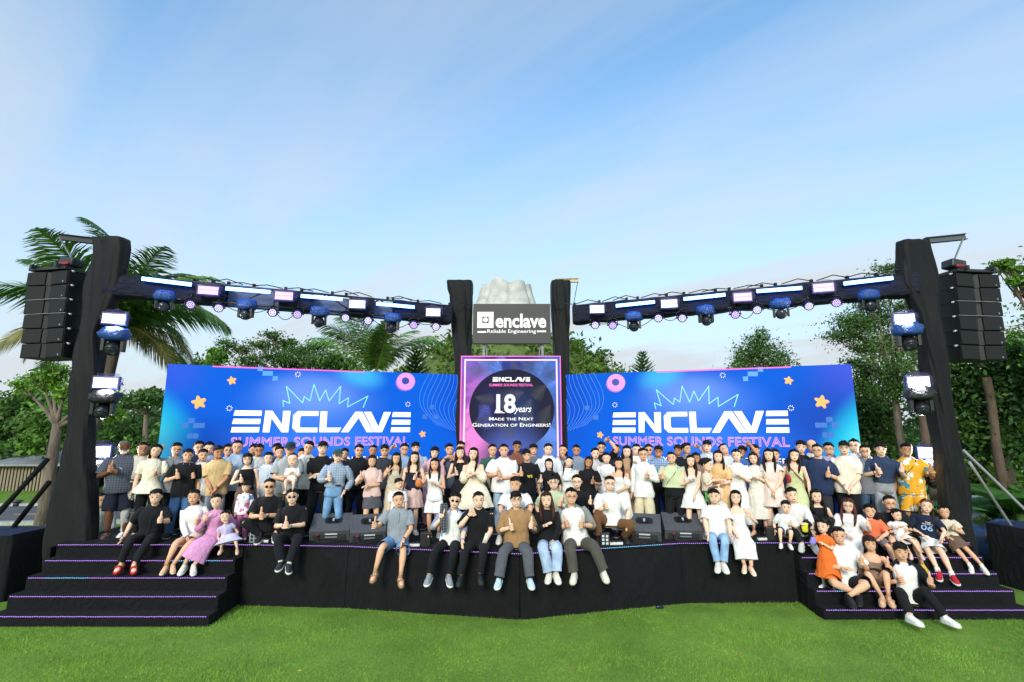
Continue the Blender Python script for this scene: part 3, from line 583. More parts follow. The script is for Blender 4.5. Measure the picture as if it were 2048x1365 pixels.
# ================================================================== truss beams
class Beam:
    def __init__(s, label, A, B, cut):
        s.A, s.B = Vector(A), Vector(B); s.d = (s.B-s.A); s.L = s.d.length; s.t = thing('truss_beam', label, 'truss', s.A, 0); h, w = 0.36, 0.3
        u = s.d.normalized(); nrm = Vector((u.y, -u.x, 0)).normalized()
        if nrm.y > 0: nrm = -nrm
        s.u, s.n = u, nrm
        up = Vector((0, 0, 1))
        for dn in (-1, 1):
            for dz in (-1, 1):
                q = MB(); o_ = nrm*dn*w/2 + up*dz*h/2; q.tube([o_, o_+s.d], [0.025]*2, 8); q.obj('chord', mat('1c1d22', 0.4), s.t)
        nb = int(s.L/0.55)
        for k in range(nb):
            a, b = s.d*(k/nb), s.d*((k+1)/nb); q = MB(); e = 1 if k % 2 else -1
            q.tube([a+nrm*w/2+up*h/2*e, b+nrm*w/2-up*h/2*e], [0.014]*2, 6); q.obj('lattice_bar', mat('1c1d22', 0.4), s.t)
        N = 90; R = []
        for k in range(N+1):
            f = k/N; ring = []
            for j in range(20):
                g = 2*PI*(j+0.5)/20; c_, s_ = math.cos(g), math.sin(g); x = math.copysign(abs(c_)**0.35, c_); z = math.copysign(abs(s_)**0.35, s_)
                wv = noise.noise(Vector((f*s.L*3, g, 5)))*0.022; sag = -0.02*math.sin(f*s.L*5)**2 if z < -0.5 else 0
                ring.append(s.d*f + nrm*x*(w/2+0.035+wv) + up*(z*(h/2+0.035+wv)+sag))
            R.append(ring)
        segs = []; st_ = 0
        for a, b in cut: segs.append((st_, int(a*N))); st_ = int(b*N)
        segs.append((st_, N))
        for a, b in segs:
            q = MB(); q.rings(R[a:b+1], 0, (0, 0)); q.obj('cloth_wrap', BEAMC, s.t)
        for a, b in cut:     # back half of the cloth stays, pale and see-through behind the bars
            q = MB(); q.rings([[p for j, p in enumerate(r) if 5 <= j <= 14 or True][0:20] for r in R[int(a*N):int(b*N)+1]], 0, (0, 0), True)
            q2 = MB(); RR = [[s.d*(k/N) - nrm*(w/2-0.03) + up*z for z in (-h/2, h/2)] for k in range(int(a*N), int(b*N)+1)]; q2.rings(RR, 0, (0, 0), False); q2.obj('back_cloth', mat('6a7494', 0.7), s.t, False)
        q = MB(); rnd = random.Random(int(s.L*10))
        for k in range(14):
            f = (k+rnd.random())/14; p = s.d*f + up*(h/2+0.04)
            q.box(p+up*0.035, (0.05, 0.05, 0.09)); q.tube([p+nrm*0.1+up*0.02, p+u*0.25+up*(0.06+rnd.random()*0.05)+nrm*0.1, p+u*0.55+up*0.02+nrm*0.1], [0.011]*3, 5)
        q.obj('cable_run', BLACK, s.t)
    def at(s, px, py, off):
        d = ray(px, py); o = Vector((0, 0, CAM_H)); P0 = s.A + s.n*off; k = (P0-o).dot(s.n)/d.dot(s.n); return o+d*k
bl = Beam('black cloth-wrapped truss beam with lamps on the left side', (-7.69, 9.145, 5.53), (-1.5, 11.75, 5.56), ((0.30, 0.45), (0.55, 0.66), (0.735, 0.80)))
br = Beam('black cloth-wrapped truss beam with lamps on the right side', (7.69, 9.2, 5.56), (1.5, 11.75, 5.56), ())
# ================================================================== lamps
HOUSING = mat('0d0d10', 0.4); BAGB = mat('1b4690', 0.3, 'plastic'); BAGK = mat('17191d', 0.35, 'plastic'); CLEAR = mat('7a70a0', 0.2, 'foil', a=0.16); LENS = mat('2a2e36', 0.12)
ELW, ELP, ELB = mat('e8f0ff', 0.3, 'emit', e=2.2), mat('f0a8ff', 0.3, 'emit', e=1.7), mat('4f86ff', 0.3, 'emit', e=13.0); EPW, EPP = mat('e6e2ff', 0.3, 'emit', e=1.1), mat('e4c8ff', 0.3, 'emit', e=1.0)
ORD = ['first', 'second', 'third', 'fourth', 'fifth', 'sixth', 'seventh', 'eighth']
def yaw_to_cam(p, f=1.0): return math.atan2(-p.x, p.y)*f
def crumple(mb, c, d, seed, mi=0, amp=0.12, n=10):
    rnd = Vector((seed*3.1, seed*1.7, 0)); R = []
    for i in range(n+1):
        th = PI*i/n; ring = []
        for j in range(14):
            g = 2*PI*j/14; p = Vector((math.copysign(abs(math.sin(th)*math.cos(g))**0.7, math.cos(g)), math.copysign(abs(math.sin(th)*math.sin(g))**0.7, math.sin(g)), math.copysign(abs(math.cos(th))**0.7, math.cos(th))))
            k = 1+amp*noise.fractal(p*2.3+rnd, 1, 2, 3); ring.append((c[0]+p.x*d[0]/2*k, c[1]+p.y*d[1]/2*k, c[2]+p.z*d[2]/2*k))
        R.append(ring)
    mb.rings(R, mi, (1, 1))
def light_bar(beam, a, b, label):
    A_, B_ = beam.at(*a, 0.27), beam.at(*b, 0.27); c = (A_+B_)/2; d = B_-A_; t = thing('light_bar', label, 'light bar', c, math.atan2(d.y, d.x), 'LED light bars on the truss'); L = d.length; tilt = math.atan2(d.z, math.hypot(d.x, d.y)); M = Matrix.Rotation(-tilt, 3, 'Y')
    q = MB(); q.box((0, 0.03, 0), (L+0.03, 0.03, 0.05), 0, M); q.obj('housing', HOUSING, t, False)
    q = MB(); q.box((0, -0.004, 0), (L, 0.024, 0.066), 0, M); q.obj('light_strip', ELB, t, False)
    for k in (-0.3, 0.3):
        q = MB(); q.box((k*L, 0.075, 0), (0.04, 0.06, 0.05), 0, M); q.obj('clamp', STEEL, t, False)
def strobe(p, w, h, label, em, yaw, seed, group, lamp=None):
    t = thing('strobe_panel', label, 'strobe light', p, yaw, group)
    q = MB(); q.box((0, 0.05, 0), (w+0.05, 0.1, h+0.06), 0, None, 0.01); q.obj('housing', mat('1b2a66', 0.35), t, False)
    for k, (z0, z1) in enumerate(((0.06, 0.5), (-0.5, -0.0))):
        q = MB(); q.box((0, -0.008, h*(z0+z1)/2), (w, 0.012, h*(z1-z0)*0.96)); q.obj('light_panel', em, t, False)
    q = MB(); q.box((0, -0.006, h*0.03), (w, 0.008, h*0.05)); q.obj('tube_gap', mat('8088c0', 0.4), t, False)
    q = MB(); crumple(q, (0.02, 0.03, 0.02), (w*1.3, 0.2, h*1.75), seed, 0, 0.3); q.obj('rain_bag', CLEAR, t)
    q = MB(); q.box((0, 0.13, 0), (0.06, 0.1, 0.06)); q.obj('clamp', HOUSING, t, False)
    if lamp:
        ld = bpy.data.lights.new('lamp', 'AREA'); ld.shape = 'RECTANGLE'; ld.size = w; ld.size_y = h; ld.energy = lamp[0]; ld.color = (0.93, 0.95, 1.0); ld.spread = math.radians(150)
        lo = bpy.data.objects.new('lamp', ld); col.objects.link(lo); lo.parent = t
        tgt = Vector(lamp[1]); dirv = tgt-Vector(p); R = Matrix.Rotation(-yaw, 3, 'Z') @ dirv; lo.rotation_euler = R.to_track_quat('-Z', 'Y').to_euler(); lo.location = (0, -0.13, 0)
    return t
def mover(p, s, label, bag, yaw, tilt, seed, group):
    t = thing('moving_head_light', label, 'stage light', p, yaw, group)      # p = centre of the hanging fixture, s = height
    q = MB(); crumple(q, (0, 0, s*0.26), (s*0.95, s*0.7, s*0.52), seed, 0, 0.22); q.obj('rain_cover', bag, t)
    for sx in (-1, 1):
        q = MB(); q.box((sx*s*0.3, 0, -s*0.15), (s*0.11, s*0.26, s*0.46), 0, None, s*0.02); q.obj('yoke_arm', HOUSING, t, False)
    q = MB(); M = Matrix.Rotation(tilt, 3, 'X'); R = []
    for k, (y, r) in enumerate(((0.26, .1), (0.24, .2), (0.05, .245), (-0.12, .245), (-0.2, .215))): R.append([Vector((0, 0, -s*0.25)) + M @ Vector((math.cos(a)*r*s, y*s, math.sin(a)*r*s)) for a in np.linspace(0, 2*PI, 18, endpoint=False)])
    q.rings(R, 0); hd = q.obj('head', HOUSING, t)
    q = MB(); R = [[Vector((0, 0, -s*0.25)) + M @ Vector((math.cos(a)*r*s, y*s, math.sin(a)*r*s)) for a in np.linspace(0, 2*PI, 18, endpoint=False)] for y, r in ((-0.2, .19), (-0.225, .17), (-0.245, .1), (-0.25, .02))]; q.rings(R, 0); q.obj('lens', LENS, hd)
    return t
def par_can(p, r, label, yaw, seed, group, em):
    t = thing('par_light', label, 'par light', p, yaw, group); tilt = Matrix.Rotation(math.radians(22+8*math.sin(seed*2.3)), 3, 'X')
    q = MB(); an = np.linspace(0, 2*PI, 18, endpoint=False); q.rings([[tilt @ Vector((math.cos(a)*k*r, y*r, math.sin(a)*k*r)) for a in an] for y, k in ((1.1, .45), (0.9, .8), (0.2, 1.0), (-0.55, 1.0), (-0.55, 0.9), (-0.45, 0.88))], 0); can = q.obj('can', mat('1c1550', 0.35), t)
    q = MB(); q.rings([[tilt @ Vector((math.cos(a)*k*r, y*r, math.sin(a)*k*r)) for a in an] for y, k in ((-0.47, .86), (-0.475, .02))], 0, (0, 1)); q.obj('face', mat('3a2a90', 0.3, 'emit', e=0.7), can)
    q = MB()
    for k, (n_, rr) in enumerate(((1, 0), (6, .34), (12, .66))):
        for j in range(n_):
            a = 2*PI*j/n_; c = Vector((math.cos(a)*rr*r, -0.5*r, math.sin(a)*rr*r)); q.rings([[tilt @ (c+Vector((math.cos(b)*e*r, y*r, math.sin(b)*e*r))) for b in np.linspace(0, 2*PI, 8, endpoint=False)] for y, e in ((0, .15), (-0.05, .11))], 0, (0, 1))
    q.obj('led_cluster', em, can)
    q = MB(); q.tube([(-1.15*r, 0, 0), (-1.15*r, 0, 1.2*r), (-0.5*r, 0, 1.55*r), (0.5*r, 0, 1.55*r), (1.15*r, 0, 1.2*r), (1.15*r, 0, 0)], [0.008]*6, 6, 0, (0, 1, 0)); q.tube([(0, 0, 1.5*r), (0, 0.02, 2.6*r)], [0.016]*2, 6)
    for sx in (-1, 1): q.tube([(sx*0.95*r, 0, 0), (sx*1.35*r, 0, 0)], [0.018]*2, 8)
    q.obj('yoke', HOUSING, t); return t
PK = 3.012
for nm, beam, ox, bars, strobes, movers, pars in (
    ('left', bl, 240, (((132, 174), (430, 210)), ((637, 233), (905, 255)), ((1090, 278), (1340, 299)), ((1545, 325), (1773, 346))), ((532, 245), (988, 278), (1430, 328), (1887, 377)), ((268, 312), (760, 362), (1200, 405), (1640, 440)), ((427, 328), (595, 348), (922, 378), (1070, 387), (1358, 408), (1497, 427), (1770, 450), (1902, 462))),
    ('right', br, 1130, (((1680, 204), (1975, 170)), ((1155, 250), (1427, 230)), ((715, 297), (965, 271)), ((308, 338), (540, 314))), ((1557, 228), (1070, 285), (628, 325), (193, 358)), ((1830, 308), (1300, 357), (848, 395), (415, 432)), ((1633, 318), (1466, 337), (1158, 362), (1025, 388), (704, 410), (563, 412), (287, 453), (180, 453)))):
    f = lambda X, Y: (ox+X/PK, 500+Y/PK)
    hz_ = lambda p: 1000.0/(p.y*_c+(p.z-CAM_H)*_s)
    for i, (a, b) in enumerate(bars): light_bar(beam, f(*a), f(*b), 'glowing blue-white light bar, %s from the outer end of the %s truss' % (ORD[i], nm))
    for i, a in enumerate(strobes):
        p = beam.at(*f(*a), 0.36); s = hz_(p); strobe(p, (105-8*i)/PK/s, (48-1.5*i)/PK/s, 'plastic-wrapped square lamp on the %s truss, %s from its outer end' % (nm, ORD[i]), ELP if i < 2 else ELW, yaw_to_cam(p, 0.6), i+beam.A.x, 'square lamps on the truss')
    for i, a in enumerate(movers):
        p = beam.at(*f(*a), 0.12); s = 130/PK/hz_(p)*(1-0.04*i); mover(p, s, 'hanging moving head light under the %s truss, %s from its outer end' % (nm, ORD[i]), BAGB, yaw_to_cam(p, 0.5)+(0.2, -0.3, 0.25, -0.2)[i], (0.35, 0.2, 0.8, 0.9)[i], i+beam.A.x+20, 'moving head lights under the truss')
    for i, a in enumerate(pars):
        p = beam.at(*f(*a), 0.2); r = 27/PK/hz_(p)*(1-0.012*i); par_can(p, r, 'small round purple par lamp under the %s truss, %s from its outer end' % (nm, ORD[i]), yaw_to_cam(p, 0.7)+0.15*math.sin(i*2.1), i, 'par lamps under the truss', EPW if i % 3 else EPP)
    # slack cables between the lamps
    for i in range(len(pars)-1):
        a, b = beam.at(*f(*pars[i]), 0.1)+Vector((0, 0, 0.12)), beam.at(*f(*pars[i+1]), 0.1)+Vector((0, 0, 0.12)); q = MB(); q.tube([a.lerp(b, t) - Vector((0, 0, (0.1+0.08*(i % 3))*4*t*(1-t))) - beam.A for t in np.linspace(0, 1, 9)], [0.008]*9, 5); q.obj('cable', BLACK, beam.t)
for nm, T_, Y, pts in (('left', TL, 8.9, ((228, 638, 41, 21, 228, 683), (211, 766, 43, 22, 207, 809), (195, 904, 46, 24, 192, 950))), ('right', TR, 8.95, ((1809, 638, 36, 20, 1816, 673), (1837, 764, 39, 22, 1840, 802), (1861, 906, 44, 24, 1868, 948)))):
    for i, (x, y, w, h, mx_, my_) in enumerate(pts):
        Y = (8.9, 8.9, 9.78)[i]; p = aty(x, y, Y); s = 1000.0/(p.y*_c+(p.z-CAM_H)*_s); ps = ('top', 'middle', 'lowest')[i]
        strobe(p, w/s*0.92, h/s*0.9, '%s bright white square lamp on the %s outer tower' % (ps, nm), ELW, yaw_to_cam(p, 0.5), i*3+x*0.01, 'square lamps on the towers', (LAMP_W, (-x*0.0 + (2.5 if nm == 'left' else -2.5), 8.4, 0.7)) if (LAMP_W := 45) else None)
        pm = aty(mx_, my_, Y-0.02); mover(pm, 54/s, '%s black covered moving head light on the %s outer tower' % (ps, nm), BAGK if i else BAGB, yaw_to_cam(pm, 0.5), 0.9, i*5+x*0.01, 'moving head lights on the towers')
        q = MB(); tx = T_.location.x; a_ = aty(x, y+h/2+6, Y+0.16); b_ = Vector((tx+(0.25 if nm == 'left' else -0.25), Y+0.3, a_.z)); q.tube([a_-T_.location, b_-T_.location], [0.022]*2, 8); q.tube([a_-T_.location, pm+Vector((0, 0.16, 0.1))-T_.location], [0.018]*2, 8); q.obj('bracket', STEEL, T_)
# ================================================================== line arrays
def line_array(label, tx, ty, bx, by, Y, w, yaw, arm_px, mo):
    top, bot = aty(tx, ty, Y), aty(bx, by, Y); n_ = 6; hcab = (top.z-bot.z)/n_
    t = thing('line_array', label, 'speakers', (bot.x, Y, bot.z), yaw); CAB, GR = mat('070708', 0.6), mat('0a0a0b', 0.75)
    for k in range(n_):
        z0 = k*hcab; sh = (top.x-bot.x)*k/n_; q = MB(); bend = (k/n_)**2*0.02
        prof = [(-w/2, 0.03), (-w*0.06, 0.06), (0, 0.10), (w*0.06, 0.06), (w/2, 0.03), (w/2*0.86, 0.5), (-w/2*0.86, 0.5)]
        q.add([(x+sh, y+bend, z0+zz) for zz in (0.008, hcab-0.008) for x, y in prof], [tuple(range(6, -1, -1)), tuple(range(7, 14))] + [(i, (i+1) % 7, (i+1) % 7+7, i+7) for i in range(7)])
        c = q.obj('cabinet', CAB, t, False)
        for sx in (-1, 1):
            q = MB(); x0, x1 = (0.07*w, 0.485*w) if sx > 0 else (-0.485*w, -0.07*w); q.box(((x0+x1)/2+sh, 0.034+bend, z0+hcab/2), (abs(x1-x0), 0.018, hcab*0.9), 0, Matrix.Rotation(sx*-0.07, 3, 'Z'), 0.008); q.obj('grille', GR, c, False)
        q = MB(); q.box((w*0.4+sh, 0.018+bend, z0+hcab*0.2), (0.025, 0.008, 0.025), 0, Matrix.Rotation(PI/4, 3, 'Y')); q.obj('badge', STEEL, c, False)
        q = MB(); q.box(((-w*0.49 if bot.x > 0 else w*0.49)+sh, 0.1+bend, z0+hcab-0.01), (0.05, 0.03, 0.03)); q.obj('rigging_pin', mat('c8ccd2', 0.3), c, False)
        if k in (2, 3): q = MB(); q.box((sh, 0.03+bend, z0+hcab), (w*0.96, 0.02, 0.008)); q.obj('rigging_rail', STEEL, c, False)
    H = n_*hcab; sh = top.x-bot.x
    q = MB(); q.box((sh, 0.25, H+0.05), (w*0.9, 0.45, 0.05)); q.box((sh-w*.3, 0.25, H+0.085), (0.05, 0.6, 0.07)); q.box((sh+w*.3, 0.25, H+0.085), (0.05, 0.6, 0.07)); q.obj('fly_frame', mat('2a2b2e', 0.45), t, False)
    q = MB(); q.box((sh+mo, 0.25, H+0.22), (0.3, 0.24, 0.16), 0, Matrix.Rotation(0.15, 3, 'Y'), 0.03); m = q.obj('hoist_motor', mat('2b2d31', 0.4), t)
    q = MB(); q.box((sh+mo, 0.12, H+0.16), (0.2, 0.05, 0.06), 0, None, 0.02); q.obj('strap', mat('8c1d26', 0.6), m)
    A_ = aty(*arm_px, 9.25); A_ = Vector((A_.x, Y+0.25, A_.z)); q = MB(); R_ = Matrix.Rotation(-yaw, 3, 'Z'); loc = Vector((bot.x, Y, bot.z)); a_, b_ = R_ @ (A_-loc), Vector((sh+mo, 0.25, H+0.28)); N_ = 26
    for k in range(N_): q.box(b_.lerp(a_, (k+0.5)/N_), (0.03 if k % 2 else 0.012, 0.012 if k % 2 else 0.03, (a_-b_).length/N_*1.2))
    q.obj('chain', STEEL, t, False)
    q = MB(); q.tube([(sh-0.05, 0.2, H+0.25), (sh-0.2, 0.25, H+0.05), (sh-0.25, 0.5, H-0.3)], [0.02]*3, 6); q.obj('speaker_cable', BLACK, t)
    return t
line_array('hanging black line array of speakers at the far left by the palm', 86, 540, 78, 716, 8.95, 0.94, -0.18, (124, 478), .26)
line_array('hanging black line array of speakers at the far right by the trees', 1962, 545, 1973, 720, 9.0, 0.94, 0.12, (1926, 478), -.24)
# ================================================================== subwoofers under black cloth
def sub(label, x0, x1, y0, y1, h, rz=0.0):
    t = thing('covered_subwoofer', label, 'speaker box', ((x0+x1)/2, (y0+y1)/2, 0), rz); q = MB(); w, d_ = x1-x0, y1-y0; R = []
    for z, k in ((0, 1.01), (0.3, 1.0), (0.7, 1.0), (h-0.02, 1.0), (h, 0.985)):
        ring = []
        for j in range(48):
            a = 2*PI*(j+0.5)/48; c_, s_ = math.cos(a), math.sin(a); e = 0.12; x, y = math.copysign(abs(c_)**e, c_), math.copysign(abs(s_)**e, s_); n_ = noise.noise(Vector((x*3, y*3+j*0.3, z*2)))*0.02
            ring.append((x*(w/2*k+n_), y*(d_/2*k+n_), z))
        R.append(ring)
    q.rings(R, 0, (0, 0)); q.obj('cloth_cover', SKIRT, t)
    q = MB(); q.box((0, 0, h+0.004), (w*0.985, d_*0.985, 0.02), 0, None, 0.006); q.obj('cover_top', mat('1a2745', 0.75, 'drape'), t, False)
    q = MB(); q.box((0, 0, h/2-0.05), (w*0.9, d_*0.9, h-0.12)); q.obj('cabinet', BLACK, t, False)
    for sx in (-1, 1):
        q = MB(); q.tube([(sx*w*0.4, -d_*0.46, 0.0), (sx*w*0.4, -d_*0.46, 0.06)], [0.05, 0.05], 12, 0, (1, 0, 0)); q.obj('foot', BLACK, t)
sub('covered black subwoofer box left of the left stairs', -10.3, -8.5, 8.95, 9.75, 1.06)
sub('covered black subwoofer box right of the right stairs', 9.12, 10.9, 9.2, 10.2, 1.08, 0.12)
# ================================================================== wedge monitors
def wedge(label, px0, px1, Y, flip):
    A_, B_ = aty(px0, 1084, Y), aty(px1, 1084, Y); w = (B_.x-A_.x)*.9; t = thing('floor_monitor', label, 'floor monitor', ((A_.x+B_.x)/2, Y, ST), flip*0.3, 'floor monitors along the stage front')
    G, D_ = mat('4a4b50', 0.6, 'rough', s=30), mat('121214', 0.5)
    prof = [(0.06, 0.0), (0.0, 0.16), (0.03, 0.185), (0.34, 0.405), (0.38, 0.40), (0.50, 0.06), (0.48, 0.0)]; n_ = len(prof)
    def at_slope(f, dy=0.0):    # f from the lower edge of the slope to its upper edge
        return 0.03+0.31*f - dy*0.58, 0.185+0.22*f + dy*0.81
    q = MB(); q.add([(x, y, z) for x in (-w/2, w/2) for y, z in prof], [tuple(range(n_)), tuple(range(2*n_-1, n_-1, -1))] + [(i, i+n_, (i+1) % n_+n_, (i+1) % n_) for i in range(n_)]); q.obj('cabinet', G, t, False)
    q = MB(); R = []
    for dy, k in ((0.002, 1.0), (0.006, 0.92), (0.003, 0.86)):
        ring = []
        for j in range(24):
            a = 2*PI*j/24; c_, s_ = math.cos(a), math.sin(a); y, z = at_slope(0.55+0.22*k*math.copysign(abs(s_)**0.6, s_), dy); ring.append((0.15*k*math.copysign(abs(c_)**0.6, c_)+0.03, y, z))
        R.append(ring)
    q.rings(R, 0, (0, 1)); q.obj('handle_plate', D_, t)
    for sx in (-1, 1):
        q = MB(); ring = [(0.03+sx*0.055+0.045*math.copysign(abs(math.cos(a))**0.6, math.cos(a)), *at_slope(0.55+0.13*math.copysign(abs(math.sin(a))**0.6, math.sin(a)), 0.008)) for a in np.linspace(0, 2*PI, 14, endpoint=False)]; q.add(ring, [tuple(range(14))]); q.obj('handle_hole', mat('050506', 0.3), t, False)
    q = MB(); q.box((0.03, *at_slope(0.55, 0.014)), (0.035, 0.06, 0.02), 0, Matrix.Rotation(0.62, 3, 'X'), 0.005); q.obj('grip', mat('9a9da2', 0.3), t, False)
    q = MB(); q.box((0, 0.03, 0.085), (w*0.82, 0.02, 0.115)); q.obj('connector_plate', D_, t, False)
    for dx, ww, m in ((0.05, 0.3, 'b9bcc0'), (0.05, 0.3, '6d7075')):
        q = MB(); q.box((dx*w, 0.016, 0.11 if m[0] == 'b' else 0.06), (ww*w, 0.016, 0.022)); q.obj('name_plate', mat(m, 0.35), t, False)
    q = MB(); q.tube([(-w*0.28, 0.02, 0.1), (-w*0.28, -0.03, 0.1)], [0.022, 0.018], 10); q.obj('plug', mat('a02a22', 0.4), t)
    q = MB(); q.tube([(-w*0.28, -0.03, 0.1), (-w*0.3, -0.1, 0.06), (-w*0.22, -0.14, 0.012), (0, -0.12, 0.012), (w*0.3, -0.15, 0.012)], [0.009]*5, 6); q.obj('cable', BLACK, t)
wedge('grey floor monitor beside the seated man in black with sunglasses', 614, 700, 9.02, 0.5); wedge('grey floor monitor beside the man in denim shorts', 696, 774, 8.93, 1.0)
wedge('grey floor monitor right of the kneeling man in brown trousers', 1246, 1326, 9.0, -0.9); wedge('grey floor monitor left of the seated man in blue jeans', 1328, 1410, 9.08, -0.4)
# small stage boxes and power strips
def small_box(name, label, cat, px, py, Y, w, h, d_, hx, sockets=0):
    p = aty(px, py, Y); t = thing(name, label, cat, (p.x, Y, ST), yaw_to_cam(p, 0.5)); q = MB(); q.box((0, 0, h/2), (w, d_, h), 0, None, 0.008); q.obj('case', mat(hx, 0.45), t, False)
    if sockets:
        for i in range(3):
            for j in range(2):
                q = MB(); q.box(((j-0.5)*w*0.42, -d_/2-0.003, h*(0.22+0.28*i)), (w*0.26, 0.012, h*0.18)); q.obj('socket', mat('16171a' if sockets == 1 else 'c8ccd0', 0.4), t, False)
    else:
        q = MB(); q.box((w*0.3, -d_/2-0.003, h*0.75), (w*0.08, 0.008, h*0.12)); q.obj('light', mat('ffd9a8', 0.4, 'emit', e=1.0), t, False); q = MB(); q.box((0, 0, h+0.008), (w*0.5, 0.02, 0.014)); q.obj('handle', BLACK, t, False)
small_box('socket_box', 'silver power socket box beside the cross-legged man on the stage', 'socket box', 509, 1080, 8.95, 0.14, 0.2, 0.12, '8f959b', 1)
small_box('speaker_box', 'small black box on the stage between two seated men', 'box', 851, 1080, 8.66, 0.16, 0.21, 0.14, '131315')
small_box('socket_box', 'black power socket box below the kneeling man in brown trousers', 'socket box', 1210, 1088, 8.7, 0.15, 0.2, 0.12, '1c1e21', 2)
small_box('speaker_box', 'small black box on the stage right of the seated woman in white', 'box', 1545, 1085, 9.12, 0.19, 0.21, 0.15, '111113')
for lab, px, Y in (('white power strip on the stage beside the cross-legged man', 524, 8.92), ('white power strip beside the black box left of the seated men', 826, 8.63), ('white power strip beside the black socket box at the stage front', 1232, 8.75), ('white power strip at the feet of the women in white dresses', 1528, 9.1)):
    p = aty(px, 1082, Y); t = thing('power_strip', lab, 'power strip', (p.x, Y, ST), 0.1, 'power strips on the stage'); q = MB(); q.box((0, 0, 0.02), (0.22, 0.05, 0.04), 0, None, 0.006); q.obj('case', mat('d8d8d4', 0.5), t, False)
    for k in range(3):
        q = MB(); q.box((-0.07+0.07*k, 0, 0.05), (0.035, 0.035, 0.03), 0, None, 0.004); q.obj('plug', mat('202226', 0.5), t, False)
    q = MB(); q.tube([(0.11, 0, 0.02), (0.2, -0.03, 0.008), (0.35, 0.02, 0.008), (0.5, -0.04, 0.008)], [0.007]*4, 6); q.obj('cable', BLACK, t)
p = atz(1320, 1219, 0); q = MB(); crumple(q, (0, 0, 0.035), (0.13, 0.05, 0.05), 3); o = q.obj('bottle', mat('16263a', 0.2)); o.location = p; tag(o, 'small dark blue bottle lying on the grass by the stage skirt', 'bottle')
# ================================================================== vegetation and far things
BARK, BARK2 = mat('57483a', 0.9, 'bark'), mat('75675a', 0.9, 'bark')
LG, LD, LY, LM_, LB_ = mat('55822e', 0.6, 'leaf'), mat('3c6029', 0.6, 'leaf'), mat('86943c', 0.6, 'leaf'), mat('476c2e', 0.6, 'leaf'), mat('6c9a36', 0.55, 'leaf')
def leaf_cloud(name, pads, size, m, parent, seed, aspect=0.5, clumps=9, spread=0.30, up=0.35):
    rg = np.random.default_rng(seed); C, Nn = [], []
    for (c, r, n) in pads:
        k = max(3, clumps); d = rg.normal(size=(k, 3)); d /= np.linalg.norm(d, axis=1)[:, None]; cc = np.array(c) + d*(rg.random((k, 1))**0.45)*np.array(r)*0.85
        idx = rg.integers(0, k, n); w = 0.5+rg.random(k)
        P = cc[idx] + rg.normal(size=(n, 3))*np.array(r)*spread*w[idx][:, None]; C.append(P); Nn.append((P-np.array(c))/np.array(r))
    C = np.concatenate(C); Nn = np.concatenate(Nn); n = len(C)
    nrm = rg.normal(size=(n, 3)) + Nn*0.5 + np.array([0, 0, up]); nrm /= np.linalg.norm(nrm, axis=1)[:, None]
    t = np.cross(nrm, rg.normal(size=(n, 3))); t /= np.linalg.norm(t, axis=1)[:, None]+1e-9; b = np.cross(nrm, t); s = size*(0.55+0.9*rg.random((n, 1)))
    V = np.stack([C-t*s, C-b*s*aspect+nrm*s*.12, C+t*s, C+b*s*aspect+nrm*s*.12], 1).reshape(-1, 3)
    return big_mesh(name, V, np.arange(4*n).reshape(-1, 4), m, parent)
def shift(o, t):     # meshes are made in world space; hang them on the thing's own origin
    o.location = -Vector(t.location)
def tree(name, label, Y, base_px, pads, size, m, dens=1.0, bark=None, trunk_r=0.12, fork=0.45, seed=1, group='trees around the stage', flat=1.0, aspect=0.5, clumps=9, spread=0.3, depth=1.0, ztrunk=None):
    rnd = random.Random(seed); bp = aty(base_px, 900, Y); t = thing(name, label, 'tree', (bp.x, Y, 0), 0, group); PP = []
    for p in pads:
        px, py, r = p[:3]; yy = Y + rnd.uniform(-1, 1)*r/1000*Y*0.9*depth; c = aty(px, py, yy); R = r/1000*Y; PP.append((tuple(c), (R, R*0.8*depth, R*flat*(p[3] if len(p) > 3 else 1)), int(dens*(60+300*R*R/(size*size)*0.055))))
    o = leaf_cloud('crown', PP, size*.78, m, t, seed, aspect, clumps+4, spread*1.12); shift(o, t)
    q = MB(); zc = np.mean([p[0][2] for p in PP]); zmin = min(p[0][2] for p in PP); zf = ztrunk if ztrunk else max(zmin*0.55, zc*fork); xc = np.mean([p[0][0] for p in PP]); fx_ = bp.x+(xc-bp.x)*0.35
    q.tube([(bp.x, Y, -0.1), (bp.x+0.04, Y, zf*0.3), (bp.x+(fx_-bp.x)*.6, Y+.03, zf*.7), (fx_, Y, zf)], [trunk_r*1.35, trunk_r*1.05, trunk_r*.95, trunk_r*.8], 10)
    for (c, r, n) in PP:
        c = Vector(c); f = Vector((fx_, Y, zf)); mid = f.lerp(c, .5)+Vector((rnd.uniform(-.2, .2), 0, rnd.uniform(-.1, .3)))*r[0]; q.tube([f-Vector((0, 0, .1)), f.lerp(mid, .5), mid, c], [trunk_r*.6, trunk_r*.42, trunk_r*.3, trunk_r*.1], 6)
        for _ in range(4): e = c+Vector((rnd.uniform(-1, 1)*r[0], rnd.uniform(-1, 1)*r[1], rnd.uniform(-.6, .8)*r[2]))*.8; q.tube([mid.lerp(c, .4), mid.lerp(e, .6), e], [trunk_r*.2, trunk_r*.13, trunk_r*.04], 5)
    o = q.obj('trunk', bark or BARK, t); shift(o, t); return t
